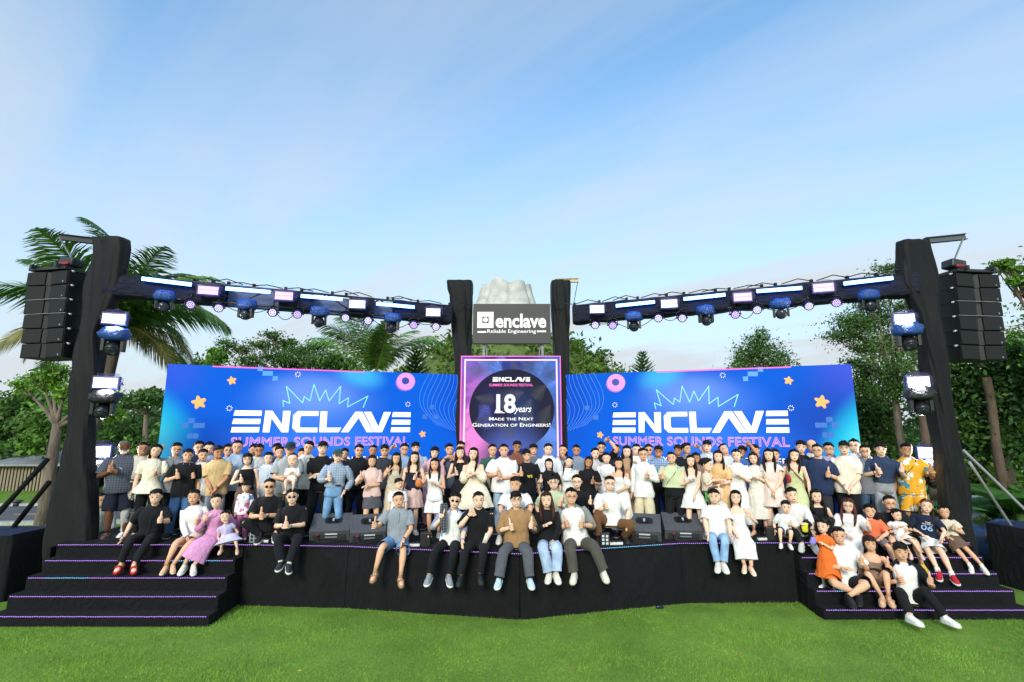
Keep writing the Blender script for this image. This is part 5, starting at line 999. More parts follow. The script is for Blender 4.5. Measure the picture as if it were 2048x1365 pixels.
def person(px, py, at, label, sex='m', skin='l', hair='short', hc='14110f', top=('tee', 'dddddd'), bot=('trousers', '1c1c20'), shoe=('sneaker', '2a2a2c'), L='d', R='d', face=None, fat=1.0, kid=0.0, hip=None, feet=None,
           lean=0.0, yaw=None, head=(0, 0, 0), smile=None, fx=(), belt=None, group=None, fd=None, kn=None):
    seed = len(ALLP)+1; rnd = random.Random(seed*17+3); stand = isinstance(at, (int, float)) or at[0] == 'g'
    if stand:
        if isinstance(at, (int, float)):
            Y = 9.4
            for _ in range(4): Y = row_y(at, aty(px, py, Y).x)
            Y += rnd.uniform(-0.03, 0.03); z0 = ST
        else: Y, z0 = at[1], at[2]
        if hip is None: hip = px
    else: Y, z0 = at[1], at[2]
    if hip is None: hip = px
    Ht = aty(px, py, Y-lean*0.35); hipx = aty(hip, py+80, Y).x if hip != px else Ht.x + (rnd.uniform(-.05, .05) if stand and not kid else 0)
    if stand: h = (Ht.z-z0)/1.012
    else: h = max((Ht.z-z0)/(0.552+0.02*kid), (1.60 if sex == 'm' else 1.53)*(1-.75*kid)) if at[0] == 's' and kid < .8 else (Ht.z-z0)/(0.552+0.02*kid)
    root = thing('person', label, 'person', (hipx, Y, z0), 0, group or 'people posing on the stage'); ALLP.append(root)
    a = math.atan2(-hipx, Y)*0.75 if yaw is None else yaw
    if yaw is None and stand: a += rnd.uniform(-.14, .14)
    if head == (0, 0, 0) and not kid: head = (rnd.uniform(-.16, .16)-(a-math.atan2(-hipx, Y))*.8 if stand else rnd.uniform(-.15, .15), rnd.uniform(-.1, .1), 0)
    root.rotation_euler = (0, 0, a); R3 = Matrix.Rotation(-a, 3, 'Z'); loc = lambda p: R3 @ (Vector(p)-Vector((hipx, Y, z0)))
    hr = (.140 if stand else .149) + 0.082*kid; k = (1-hr*1.13)/0.845*h
    Pp = Vector((0, 0, .50*k if stand else .058*k)); HtL = loc(Ht); ts = 1.0 if stand else max(.68, min(1.05, (HtL.z-Pp.z-hr*1.13*h)/(.345*k)))
    U = Vector((HtL.x-Pp.x, 0, max(HtL.z-Pp.z, .1))); U = (U/U.z + Vector((0, -lean, 0))).normalized()
    X = Vector((1, 0, 0)); X = (X-U*X.dot(U)).normalized(); B = U.cross(X)          # B points to the back
    T = lambda x, f, z: Pp + X*(x*k) - B*(f*k) + U*((z-.50)*k*ts)
    prx, pry = PROF[sex]; prx, pry = prx.copy(), pry.copy(); fw = np.interp(PZ, [.44, .62, .85], [0.8, 1.0, 0.25]); prx *= 1+(fat-1)*fw; pry *= 1+(fat-1)*fw*1.3
    prx *= 1.07 if sex == 'm' else 1.04; pry *= 1.05
    if kid: prx *= 1.06; pry *= 1.12
    sw = (.113 if sex == 'm' else .097)*(1+(fat-1)*.35)
    def trings(zs, gx, gy, n=16, e=.82, flare=None):
        out = []
        for i, z in enumerate(zs):
            rx, ry = np.interp(z, PZ, prx), np.interp(z, PZ, pry); g1 = gx if not callable(gx) else gx(z); g2 = gy if not callable(gy) else gy(z)
            ring = []
            for j in range(n):
                t = 2*PI*j/n; c_, s_ = math.cos(t), math.sin(t); p = T(math.copysign(abs(c_)**e, c_)*(rx+g1), -math.copysign(abs(s_)**e, s_)*(ry+g2), z); ring.append(p)
            out.append(ring)
        return out
    # ---- skeleton
    al = {}
    for sd, code, sx in (('L', L, -1), ('R', R, 1)):
        spec = ARMS[code] if isinstance(code, str) else code; (o_, f_, u_), (po, pf, pu), hk = spec
        S = T(sx*sw, -0.002, .783); j_ = rnd.uniform(-.008, .008); tgt = S + X*(sx*(o_+j_)*k) - B*((f_+j_)*k) + U*((u_+rnd.uniform(-.01, .01))*k*(ts if u_ < 0 else 1)); pole = X*(sx*po) - B*pf + U*pu
        E, Wp = ik(S, tgt, .163*k, .145*k, pole); al[sd] = (S, E, Wp, hk, sx)
    lg = []
    for i, sx in enumerate((-1, 1)):
        Hp = T(sx*.047*(1+(fat-1)*.5), 0, .487)
        if feet and feet[i] is not None:
            q_ = feet[i]; wpt = aty(q_[0], q_[1], q_[2]) if len(q_) == 3 else Vector(q_[3]); tgt = loc(wpt) + Vector((0, 0, .035*k)); pole = Vector((sx*.25, -1.0, .9)) if not stand else Vector((0, -1, 0))
            if kn: pole = Vector((sx*kn[0], -kn[1], kn[2]))
        elif stand: tgt = Vector((sx*(.055+rnd.uniform(0, .03))*k, rnd.uniform(-.03, .04)*k, .046*k)); pole = Vector((sx*.15, -1, 0))
        else: tgt = Hp + Vector((sx*.03*k, -.23*k, -.20*k)); pole = Vector((sx*.25, -1, .9))
        K, A = ik(Hp, tgt, .23*k, .222*k, pole); lg.append((Hp, K, A, sx))
    nb = T(0, 0, .845); hs = hr*h*(1.0 if not kid else 1.0)
    Uh = (U*0.4+Vector((0, 0, 1))*0.6); hy_, ht_, hn_ = head
    HR = Matrix.Rotation(hy_, 3, 'Z') @ Matrix.Rotation(ht_+rnd.uniform(-.07, .07), 3, 'Y') @ Matrix.Rotation(hn_+rnd.uniform(-.04, .06), 3, 'X')
    q_ = Vector((0, 0, 1)).rotation_difference(Uh.normalized()).to_matrix(); HR = q_ @ HR
    ho = nb + U*(hr*h*.16) - B*(.016*k)
    HP = lambda p: ho + HR @ (Vector(p)*hs)
    female = sex == 'f'
    # ---- body: one skinned mesh (trunk, neck, head, arms with hands, legs with feet)
    b = MB(); b.rings(trings([.45, .50, .56, .62, .68, .74, .785, .812, .832, .85], -.006, -.006, 12))
    b.tube([nb-U*.01*k, nb+U*.02*k-B*.004*k, ho+HR @ Vector((0, .02, .14))*hs, ho+HR @ Vector((0, .03, .3))*hs], [(.036*k*(1 if not female else .86), .036*k*(1 if not female else .86))]*2+[(.031*k*(1 if not female else .88),)*2]*2, 10, 0, X)
    hr_ = []
    for z in HZ: hr_.append([HP(head_pt(2*PI*j/18, z)) for j in range(18)])
    b.rings(hr_, 0)
    for sx in (-1, 1):     # ears
        b.tube([HP((sx*.33, .03, .34)), HP((sx*.385, .05, .43)), HP((sx*.39, .055, .53)), HP((sx*.345, .04, .58))], [(.03*hs, .05*hs), (.035*hs, .075*hs), (.035*hs, .08*hs), (.02*hs, .04*hs)], 6, 0, X)
    b.rings([[HP((x*w, y, z)) for x, y in ((-1, -.36), (-.5, dy), (0, dy-.01), (.5, dy), (1, -.36))] for w, dy, z in ((.075, -.39, .30), (.085, -.46, .335), (.055, -.475, .36), (.04, -.44, .43), (.035, -.40, .52))], 0, (1, 1), False)
    def patch(cx, cz, rx, rz, off, mi, n=8):
        P = []
        for j in range(n):
            x, z = cx+math.cos(2*PI*j/n)*rx, cz+math.sin(2*PI*j/n)*rz; w, f = np.interp(z, HZ, HW), np.interp(z, HZ, HF); c_ = max(1-(min(abs(x)/w, .999))**(2/.9), 0)**(.45)
            P.append(HP((x, -f*c_-off, z)))
        b.add(P, [tuple(range(n))], mi)
    for sx in (-1, 1):
        patch(sx*.148, .463, .066, .022, .010, 1); patch(sx*.155, .575 if not female else .58, .095, .020 if not female else .013, .008, 4)
        patch(sx*.148, .488, .078, .008, .014, 1)
    sm = (rnd.random() < .6) if smile is None else smile
    patch(0, .195, .13 if sm else .105, .046 if sm else .034, .014, 2, 10)
    if sm: patch(0, .20, .10, .019, .020, 3, 8)
    elif True: patch(0, .195, .085, .008, .020, 1, 8)
    for sd in 'LR':
        S, E, Wp, hk, sx = al[sd]; ft = 1+(fat-1)*.6; g = (1.0 if not female else .82)*ft*(1.1 if kid else 1)
        b.tube([S-X*(sx*.02*k), S, S.lerp(E, .3), S.lerp(E, .75), E, E.lerp(Wp, .3), E.lerp(Wp, .7), Wp], [.030*k*g, .036*k*g, .031*k*g, .026*k*g, .024*k*g, .0255*k*g, .020*k*g, .0165*k*g], 9, 0)
        hx = (Wp-E).normalized(); hz = Vector((0, 0, 1)) if hk in 'tv' else -B
        if hk in 'tv' and abs(hx.z) > .75: hz = Vector((-sx*.9, .0, .45)); 
        if hk == 't' and abs(hx.z) > .55: hx = (hx - Vector((0, 0, hx.z*.65))).normalized()
        if hk == 'v': hx = (hx+Vector((0, 0, 1.4))).normalized(); hz = X*(-sx)
        hand(b, Wp, hx, hz, .098*k*(1 if not female else .9), -sx, hk)
    for Hp, K, A, sx in lg:
        ft = 1+(fat-1)*.5; g = ft*(1 if not female else .94); cv_ = .72 if bot and bot[0] == 'trousers' else 1.0
        b.tube([Hp+Vector((0, 0, .01*k)), Hp.lerp(K, .2), Hp.lerp(K, .6), Hp.lerp(K, .92), K.lerp(A, .06), K.lerp(A, .3), K.lerp(A, .65), A], [.052*k*g*cv_, .050*k*g*cv_, .041*k*g*cv_, .034*k*g*cv_, .033*k*g*cv_, .035*k*g*cv_, .025*k*g*cv_, .019*k*g], 10, 0)
    def foot_dir(i):
        sx = lg[i][3]; q = fd[i] if fd else None
        if q is not None: f = R3 @ Vector(q)
        elif stand or (feet and len(feet[i]) == 3 and False): f = Vector((sx*.3, -1, 0))
        else: f = Vector((sx*.22, -1, -.28 if not stand else 0))
        u = Vector((0, 0, 1)) if abs(f.normalized().z) < .85 else Vector((0, -1, .2)); return f, u
    for i in (0, 1):
        f, u = foot_dir(i); foot(b, lg[i][2], f, u, .145*k, .05*k, .045*k, .044*k)
    DK, LP = mat('241610', 0.5), mat('a83c40' if female else '8f5348', 0.5)
    body = b.obj('body', [mat(SKIN.get(skin, skin), 0.5, 'skin'), DK, LP, mat('e8e2dc', 0.4), mat('3a2a22', 0.7)], root)
    # ---- hair
    HM = mat(hc, 0.6, 'hair'); hb = MB()
    def strands(front, side, back, thk, lift, n=70):
        for i in range(n):
            ph = rnd.uniform(-PI, PI) if i % 3 else rnd.uniform(-.9, .9); ap = abs(ph); line = np.interp(ap, [0, .55, 1.0, 1.35, 1.6, 2.1, PI], [front, front-.01, front-.08, side+.08, side, side-.08, back])
            z = rnd.uniform(line+.06, 1.0) if i % 3 else rnd.uniform(line+.05, line+.2); z = min(z, .99)
            b0 = head_pt(ph, z, 1+thk*.7, lift*min(.55, max(0, (z-.5)*1.6))); out = (b0-Vector((0, .03, .45))).normalized()
            down = Vector((out.x*.4, out.y*.5, -1)) if (i % 3 == 0 or ap > 1.2) else Vector((rnd.uniform(-1, 1), -.8, .0))
            d = (out*rnd.uniform(.12, .4)+down*rnd.uniform(.5, 1.0)).normalized(); L_ = rnd.uniform(.10, .20)*(1 if thk > .08 else .5); t = d.cross(out); t = (t.normalized() if t.length > 1e-3 else Vector((1, 0, 0)))*rnd.uniform(.025, .05)
            m_ = b0+d*L_*.5+out*.02; hb.add([HP(b0-t), HP(b0+t), HP(m_+t*.8), HP(b0+d*L_), HP(m_-t*.8)], [(0, 1, 2, 4), (4, 2, 3)])
    def shell(front, side, back, thk, lift=.03, nz=.02, hc_n=26):
        R = []
        zz = [-.05, .05, .15, .25, .34, .42, .5, .56, .62, .68, .73, .77, .81, .86, .92, .97, 1.0]
        for z in zz:
            ring = []
            for j in range(hc_n):
                ph = 2*PI*j/hc_n; ph = ph if ph <= PI else ph-2*PI; ap = abs(ph)
                line = np.interp(ap, [0, .55, 1.0, 1.35, 1.6, 2.1, PI], [front, front-.01, front-.08, side+.08, side, side-.08, back])
                line += .035*noise.noise(Vector((ph*4.3, seed*1.9, 0)))
                inside = z < line; rp_ = min(1, max(0, (z-line)/.16)); kk = 1.012+thk*(0.72+0.5*(z > .8))*rp_ if not inside else .9
                if ap > 1.1: kk -= thk*.35*rp_ if z < .8 else 0
                if not inside: kk += nz*noise.noise(Vector((ph*3.1, z*7, seed)))*rp_
                ring.append(HP(head_pt(ph, max(z, 0), kk, lift*(0 if inside else min(.55, max(0, (z-.5)*1.6))))))
            R.append(ring)
        hb.rings(R, 0)
        strands(front, side, back, thk, lift)
    def curtain(zlo, span, wid, dep, front=False, z_hi=.9):
        R = []
        n_ = 9
        for i in range(n_+1):
            f = i/n_; z = z_hi + (zlo-z_hi)*f; ring = []
            for j in range(17):
                ph = PI + (j/16-.5)*2*span; kx = 1.12+wid*f+.03*math.sin(j*2.3+seed); ky = 1.1+dep*f
                zz = max(z, .12); p = head_pt(ph, min(zz, .9), 1.0); q = Vector((p.x*kx, p.y*ky + .03*f, z + .02*math.sin(j*1.9+seed)*f)); ring.append(HP(q))
            inner = [HP(Vector((head_pt(PI + (j/16-.5)*2*span, min(max(z, .12), .9)).x*(.95+wid*f*.8), head_pt(PI + (j/16-.5)*2*span, min(max(z, .12), .9)).y*.9, z))) for j in range(16, -1, -1)]
            R.append(ring+inner)
        hb.rings(R, 0)
        for i in range(26):
            ph = PI+rnd.uniform(-span, span); p0 = head_pt(ph, .6); zt, zb = rnd.uniform(.1, .6), zlo-rnd.uniform(-.1, .14); P = []
            for f in (0, .5, 1.0):
                z = zt+(zb-zt)*f; g = (z_hi-z)/(z_hi-zlo); p = head_pt(ph, min(max(z, .12), .9)); P.append(Vector((p.x*(1.15+wid*g), p.y*(1.13+dep*g)+.03*g, z)))
            w_ = .035; hb.add([HP(P[0]+Vector((w_, 0, 0))), HP(P[0]-Vector((w_, 0, 0))), HP(P[1]-Vector((w_, 0, 0))), HP(P[2]), HP(P[1]+Vector((w_, 0, 0)))], [(0, 1, 2, 4), (4, 2, 3)])
        if front:
            for sx in (-1, 1):
                if front in ('L', 'R') and (front == 'L') != (sx < 0): continue
                hb.tube([HP((sx*.36, -.02, .55)), HP((sx*.42, -.08, .2)), HP((sx*.45, -.26, -.15)), HP((sx*.40, -.42, -.55)), HP((sx*.36, -.45, -.95))], [(.07*hs, .13*hs), (.09*hs, .16*hs), (.1*hs, .13*hs), (.11*hs, .1*hs), (.05*hs, .05*hs)], 8, 0, X)
    if hair == 'short': shell(.745, .47, .2, .145, .075, .10)
    elif hair == 'crop': shell(.79, .50, .22, .095, .05, .06)
    elif hair == 'puffy': shell(.69, .42, .18, .20, .10, .16)
    elif hair == 'fringe': shell(.64, .40, .13, .165, .075, .10)
    elif hair == 'bald': pass
    elif hair == 'fuzz': shell(.85, .54, .28, .025, .01, .01)
    elif hair in ('long', 'longf', 'longL', 'longR'): shell(.76, .36, .1, .13, .05, .05); curtain(-.62, 1.78, .18, .12, {'long': False, 'longf': True, 'longL': 'L', 'longR': 'R'}[hair])
    elif hair == 'bob': shell(.66, .30, .1, .15, .06, .05); curtain(.0, 1.85, .1, .08)
    elif hair == 'shoulder': shell(.74, .36, .1, .14, .05, .05); curtain(-.28, 1.8, .2, .1)
    elif hair in ('tied', 'braids', 'pigtails', 'bun'):
        shell(.78, .42, .12, .10, .03, .03)
        if hair == 'braids':
            for sx in (-1, 1): hb.tube([HP((sx*.34, .1, .3)), HP((sx*.42, -.05, -.05)), HP((sx*.4, -.38, -.5)), HP((sx*.36, -.42, -.95))], [.09*hs, .07*hs, .065*hs, .03*hs], 7)
        elif hair == 'pigtails':
            for sx in (-1, 1): hb.tube([HP((sx*.28, .15, .85)), HP((sx*.48, .15, .88)), HP((sx*.56, .12, .7))], [.07*hs, .12*hs, .04*hs], 7)
        elif hair == 'bun': hb.tube([HP((0, .38, .62)), HP((0, .52, .66)), HP((0, .64, .66))], [.1*hs, .17*hs, .06*hs], 9)
        else: hb.tube([HP((0, .42, .6)), HP((0, .58, .5)), HP((.05, .56, .1)), HP((.08, .5, -.35))], [.07*hs, .11*hs, .09*hs, .03*hs], 8)
    elif hair == 'cap': shell(.70, .46, .2, .05, .0, .01)
    if hb.v: hb.obj('hair', HM, root)
    if hair == 'cap':
        q = MB(); R = []
        for z, kk in ((.66, 1.12), (.75, 1.15), (.86, 1.17), (.95, 1.2), (1.0, 1.3)): R.append([HP(head_pt(2*PI*j/20, z, kk, .05)) for j in range(20)])
        q.rings(R, 0); nB = 11; bt = []
        for rr, dz in ((1.0, .74), (1.5, .70), (1.85, .66)): bt.append([HP(head_pt((j/(nB-1)-.5)*1.9, .66, 1.12*(1+(rr-1)*math.cos((j/(nB-1)-.5)*1.9)**1.2), dz-.66+.0)) for j in range(nB)])
        q.rings(bt, 0, (0, 0), False); q.obj('cap', mat(hc2(fx), 0.8, 'cloth'), root)
    # ---- top
    st_, tc_ = top[0], top[1]; opt = top[2] if len(top) > 2 else {}
    tm = cmat(tc_); q = MB(); dress = bot is not None and bot[0] == 'dress'
    SL = {'tee': .44, 'polo': .42, 'shirt': .46, 'lshirt': .97, 'rshirt': .66, 'tank': 0, 'tube': 0, 'strap': 0, 'puff': .34, 'jacket': .96, 'peplum': .34, 'offsh': .4, 'halter': 0, 'frill': .16}
    sl = opt.get('sl', SL[st_]); hem = opt.get('hem', .455 if st_ not in ('tank', 'tube', 'strap', 'halter', 'offsh', 'puff', 'frill') else .53); lo = opt.get('fit', .012 if st_ not in ('tank', 'tube', 'strap', 'halter') else .005)
    if dress: hem = .57
    topz = {'tube': .748, 'strap': .752, 'offsh': .762, 'halter': .79, 'tank': .812}.get(st_, .845)
    op = opt.get('open', 0)
    zs = [z for z in np.linspace(hem, topz, 18)]
    gx = lambda z: lo*(1.15 if z < .6 else 1.0)*(1 if z < .8 else .5)+(.004 if z > .8 else 0)
    if st_ == 'peplum': gx = lambda z: lo*.6 + (.055*((.60-z)/.13) if z < .60 else 0)
    if not stand and hem < .5: zs = [z for z in np.linspace(.478, topz, 18)]
    if op:
        rr = trings(zs, gx, gx, 24); j0 = int(18-op), int(18+op); R = []
        rr = [[r[(j+j0[1]) % 24] for j in range(24-(j0[1]-j0[0])+1)] for r in rr]; q.rings(rr, 0, (0, 0), False)
    else: q.rings(trings(zs, gx, gx, 28), 0, (0, 0))
    if st_ == 'tank':
        pass
    if st_ in ('strap',):
        for sx in (-1, 1): q.tube([T(sx*.05, .066, .74), T(sx*.055, .05, .80), T(sx*.055, .0, .828), T(sx*.055, -.05, .79), T(sx*.05, -.06, .74)], [.004*k]*5, 5, 0)
    if st_ == 'halter':
        q.tube([T(0, .066, .74), T(-.03, .05, .80), T(-.04, 0, .845), T(0, -.035, .855), T(.04, 0, .845), T(.03, .05, .80), T(0, .066, .74)], [.007*k]*7, 6, 0)
    if sl > 0:
        for sd in 'LR':
            S, E, Wp, hk, sx = al[sd]; N = 6 if sl < .55 else 9; pts, rad = [], []; g = (1.0 if not female else .85)*(1+(fat-1)*.6)*(1.08 if kid else 1); lz = opt.get('slv', 1.0)
            t0 = .2 if st_ == 'offsh' else 0.0
            if not t0: pts += [S-X*(sx*.035*k)-U*.005*k]; rad += [.035*k*g*min(lz, 1.2)]
            for i in range(N+1):
                t = t0+(sl-t0)*i/N; p = S.lerp(E, t/.53) if t < .53 else E.lerp(Wp, (t-.53)/.47)
                base = np.interp(t, [0, .25, .53, .7, 1], [.0375, .0345, .029, .0275, .0205]); r = base*k*g*1.16+.004*k*lz
                if sl < .55: r += .008*k*(i/N)*lz
                if st_ in ('puff', 'offsh'): r = (base+.026*math.sin(PI*(i+.3)/(N+.6)))*k*g
                pts.append(p); rad.append(r)
            q.tube(pts, rad, 10, 0, None, (1, 0))
    if opt.get('collar', st_ in ('polo', 'shirt', 'lshirt', 'rshirt')):
        R = []; gap = .5 if st_ != 'polo' else .38
        for rr, dz, dy in ((.047, .832, 0), (.050, .862, .0), (.062, .848, .002), (.070, .832, .004)):
            R.append([T(math.sin(t)*rr*(1 if not female else .88), math.cos(t)*rr*(1 if not female else .88)*.95+dy, dz-(.012 if math.cos(t) > 0 else 0)*math.cos(t)) for t in np.linspace(gap, 2*PI-gap, 14)])
        q.rings(R, 1 if 'cc' in opt else 0, (0, 0), False)
    if dress or st_ in ('frill',):
        pass
    def skirt(mb, z0_, ln, fl, pleat, mi=0, gx0=.006):
        if stand:
            R = []; z1 = ln; n_ = 40 if pleat else 24
            for i in range(9):
                f = i/8; z = z0_+(z1-z0_)*f; rx, ry = np.interp(max(z, .44), PZ, prx)+gx0, np.interp(max(z, .44), PZ, pry)+gx0; e = fl*f**.85
                rx, ry = max(rx, .104 if f > .2 else 0)+e, max(ry, .082 if f > .2 else 0)+e*.8
                R.append([T(math.cos(t)*rx*(1+pleat*f*math.cos(12*t+seed)+.02*f*math.sin(5*t+seed)), -math.sin(t)*ry*(1+pleat*f*math.cos(12*t+seed)), z) for t in np.linspace(0, 2*PI, n_, endpoint=False)])
            mb.rings(R, mi, (0, 0))
        else:
            fl = fl*.45
            Hm, Km, Am = [(lg[0][i]+lg[1][i])/2 for i in range(3)]; sp_ = lambda i: (lg[1][i]-lg[0][i]).length/2; pts = [T(0, 0, z0_), T(0, .0, .52), Hm.lerp(Km, .35)]; rad = [(.09*k, .07*k), (.112*k, .088*k), (sp_(1)*.5+.07*k, .068*k)]
            tot = max(0.0, min(1.0, (.5-ln)/.45)); 
            if tot <= .5: f = tot/.5; pts += [Hm.lerp(Km, .4+.6*f)]; rad += [(sp_(1)+.052*k+fl*k*.5, .058*k+fl*k*.3)]
            else:
                f = (tot-.5)/.5; pts += [Hm.lerp(Km, .7), Km.lerp(Am, .06), Km.lerp(Am, .35*f), Km.lerp(Am, .95*f)]; s1 = sp_(1); rad += [(s1*.8+.062*k, .064*k), (s1+.052*k, .056*k), (s1*.8+.055*k+fl*k*.4, .058*k+fl*.2*k), (max(sp_(2), s1*.6)+.05*k+fl*k, .06*k+fl*k*.5)]
            n_ = 26; st0 = len(mb.v); mb.tube(pts, rad, n_, mi, X, (0, 0))
            for i in range(st0, len(mb.v)):
                ri = (i-st0)//n_; j = (i-st0) % n_
                if ri >= 2 and pleat: c = pts[ri]; v = Vector(mb.v[i]); mb.v[i] = tuple(c+(v-c)*(1+pleat*math.cos(11*2*PI*j/n_+seed)))
    tmats = [tm] + ([mat(opt['cc'], .8)] if 'cc' in opt else [])
    if dress: skirt(q, .60, bot[1], bot[2], bot[3] if len(bot) > 3 else .03)
    fold(q, .014*k, 9/k, seed); q.obj('dress' if dress else ('jacket' if st_ == 'jacket' else 'shirt'), tmats, root)
    if st_ in ('polo', 'shirt', 'lshirt', 'rshirt') and not op:       # button placket
        q = MB(); zz = np.linspace(.70 if st_ == 'polo' else hem+.02, .822, 6); R = []
        for z in zz: ry = np.interp(z, PZ, pry)+gx(z); R.append([T(x, ry+.0045, z) for x in (-.008, .008)])
        q.rings(R, 0, (0, 0), False); fold(q, .004*k, 9/k, seed); q.obj('placket', tm, root)
    if op and 'in' in opt:
        q = MB(); q.rings(trings(list(np.linspace(.478, .84, 12)), lambda z: .016 if z < .63 else .005, lambda z: .016 if z < .63 else .007, 16), 0, (0, 0)); fold(q, .006*k, 9/k, seed+5); q.obj('undershirt', cmat(opt['in']), root)
    # ---- bottom
    if bot and not dress:
        q = MB(); bm_ = cmat(bot[1]); kd = bot[0]
        if kd == 'skirt': skirt(q, .60 if hem > .53 else hem+.035, bot[2], bot[3], bot[4] if len(bot) > 4 else .02); nm = 'skirt'
        else:
            wl_ = bot[2] if len(bot) > 2 else 1.0; ztop_ = .605 if hem > .53 else max(hem+.03, .49); q.rings(trings(list(np.linspace(.455, ztop_, 6)), .004, .004, 16), 0, (1, 0)); nm = 'shorts' if kd == 'shorts' else 'trousers'
            for Hp, K, A, sx in lg:
                ft = 1+(fat-1)*.5
                if kd == 'shorts':
                    e = bot[3] if len(bot) > 3 else .85; q.tube([Hp+Vector((0, 0, .015*k)), Hp.lerp(K, .25*e), Hp.lerp(K, .6*e), Hp.lerp(K, e)], [.056*k*ft, .057*k*ft*(1+.1*wl_), .054*k*ft*(1+.15*wl_), .052*k*ft*(1+.22*wl_)], 12, 0, None, (1, 0))
                else:
                    pts = [Hp+Vector((0, 0, .015*k)), Hp.lerp(K, .25), Hp.lerp(K, .65), K.lerp(Hp, .04), K.lerp(A, .1), K.lerp(A, .45), K.lerp(A, .8), K.lerp(A, .97)]
                    rad = [.057*ft, .056*ft, .050*ft*(.9+.12*wl_), .041*(.75+.3*wl_), .040*(.75+.3*wl_), .038*(.7+.36*wl_), .033*(.6+.5*wl_), .032*(.55+.58*wl_)]; q.tube(pts, [r*k for r in rad], 12, 0, None, (1, 0))
        fold(q, .013*k, 9/k, seed+2); q.obj(nm, bm_, root)
    if belt:
        q = MB(); q.rings(trings([.585, .605], .0125, .0125, 18), 0, (0, 0)); q.obj('belt', mat(belt, 0.5), root)
    # ---- shoes
    if shoe:
        for i in (0, 1):
            f, u = foot_dir(i); q = MB(); kd = shoe[0]; A = lg[i][2]
            if kd in ('sneaker', 'shoe'): foot(q, A, f, u, .158*k, .062*k, .062*k, .05*k, 0, 1, .012*k/1.1)
            elif kd in ('sandal', 'slide'):
                foot(q, A, f, u, .155*k, .058*k, .012*k, .052*k, 0, 0, .014*k); fn = f.normalized(); uu = (u-fn*u.dot(fn)).normalized(); r = fn.cross(uu); c = A-uu*.044*k+fn*(.055*k)
                q.tube([c+r*(.03*k), c+r*(.024*k)+uu*(.03*k), c+uu*(.04*k), c-r*(.024*k)+uu*(.03*k), c-r*(.03*k)], [(.016*k if kd == 'slide' else .008*k, .004*k)]*5, 6, 0, fn)
                if kd == 'sandal': c = A-uu*.012*k; q.tube([c+r*(.022*k), c-fn*(.022*k), c-r*(.022*k), c+fn*(.03*k)+uu*.01*k, c+r*(.022*k)], [.006*k]*5, 6)
            elif kd == 'heel':
                foot(q, A, f, u, .148*k, .05*k, .03*k, .046*k, 0, 1, .006*k); fn = f.normalized(); uu = (u-fn*u.dot(fn)).normalized(); c = A-uu*.046*k-fn*.03*k; q.tube([c, c-uu*.03*k], [.011*k, .006*k], 7)
            q.obj('sandal' if kd in ('sandal', 'slide') else 'shoe', [mat(shoe[1], 0.6, 'cloth' if kd == 'sneaker' else 'plain'), mat(shoe[2] if len(shoe) > 2 else ('e6e4df' if kd == 'sneaker' else shoe[1]), 0.6)], root)
            if len(shoe) > 3:
                q = MB(); q.tube([A-Vector((0, 0, .03*k)), A+(lg[i][1]-A)*.18], [.026*k, .026*k], 10, 0, None, (0, 0)); q.obj('sock', mat(shoe[3], 0.8, 'cloth'), root)
    # ---- extras
    for e in fx:
        if e in ('glasses', 'sunglasses'):
            q = MB()
            for sx in (-1, 1):
                lens = [HP((sx*.15+math.cos(t)*.105, -.425+abs(math.cos(t)*sx+.3)*.0 + .05*max(0, sx*math.cos(t)), .455+math.sin(t)*.075)) for t in np.linspace(0, 2*PI, 10, endpoint=False)]
                if e == 'sunglasses': q.add(lens, [tuple(range(10))])
                q.tube(lens+[lens[0]], [.007*hs]*11, 4, 0); q.tube([HP((sx*.25, -.37, .475)), HP((sx*.37, .06, .49))], [.008*hs]*2, 4)
            q.tube([HP((-.05, -.43, .475)), HP((.05, -.43, .475))], [.008*hs]*2, 4); q.obj('glasses', mat('0b0b0c', 0.15), root)
        elif e == 'beard':
            q = MB(); R = []
            for z in (-.06, .02, .1, .18, .26): R.append([HP(head_pt(ph, max(z, 0.02), 1.07 if not (abs(ph) < .3 and z > .14) else .93, min(z, 0))) for ph in np.linspace(-1.5, 1.5, 15)])
            q.rings(R, 0, (1, 0), False); q.obj('beard', mat('cfcdc8', 0.8, 'hair'), root)
        elif e == 'watchL' or e == 'watchR':
            S, E, Wp, hk, sx = al[e[-1]]; q = MB(); q.tube([Wp.lerp(E, .06), Wp.lerp(E, .14)], [.0205*k]*2, 10, 0, None, (0, 0)); q.obj('wristband', mat('15161a' if seed % 2 else '6d5aa8', 0.5), root)
        elif e[0] == '/' or e[0] == '\\':
            s_ = 1 if e[0] == '/' else -1; q = MB(); q.tube([T(-s_*.11, .05, .56), T(-s_*.06, .083, .65), T(s_*.01, .093, .73), T(s_*.065, .06, .815), T(s_*.07, -.01, .84), T(s_*.03, -.085, .76), T(-s_*.1, -.06, .58)], [(.016*k, .004*k)]*7, 6, 0, B); q.obj('bag_strap', mat(e[1:], 0.7), root)
        elif e[:4] == 'necl':
            q = MB(); q.tube([T(math.sin(t)*.052, math.cos(t)*.05+.026*max(0, math.cos(t)), .842-.05*max(0, math.cos(t))) for t in np.linspace(0, 2*PI, 15)], [.003*k]*15, 5); q.obj('necklace', mat('c8c0a8', 0.3), root)
        elif e[:5] == 'strap':
            for sx in (-1, 1): q = MB(); q.tube([T(sx*.075, .03, .70), T(sx*.08, .078, .74), T(sx*.078, .055, .80), T(sx*.075, .0, .832), T(sx*.075, -.05, .80)], [(.018*k, .006*k)]*5, 6, 0, X); q.obj('backpack_strap', mat(e[5:], 0.7), root)
        elif e[:5] == 'print':
            _, body_, cx_, zc_, w_, h_, hx_ = e.split('|'); vs, fs = text_mesh(body_, float(w_), float(h_), offset=.02); P = []
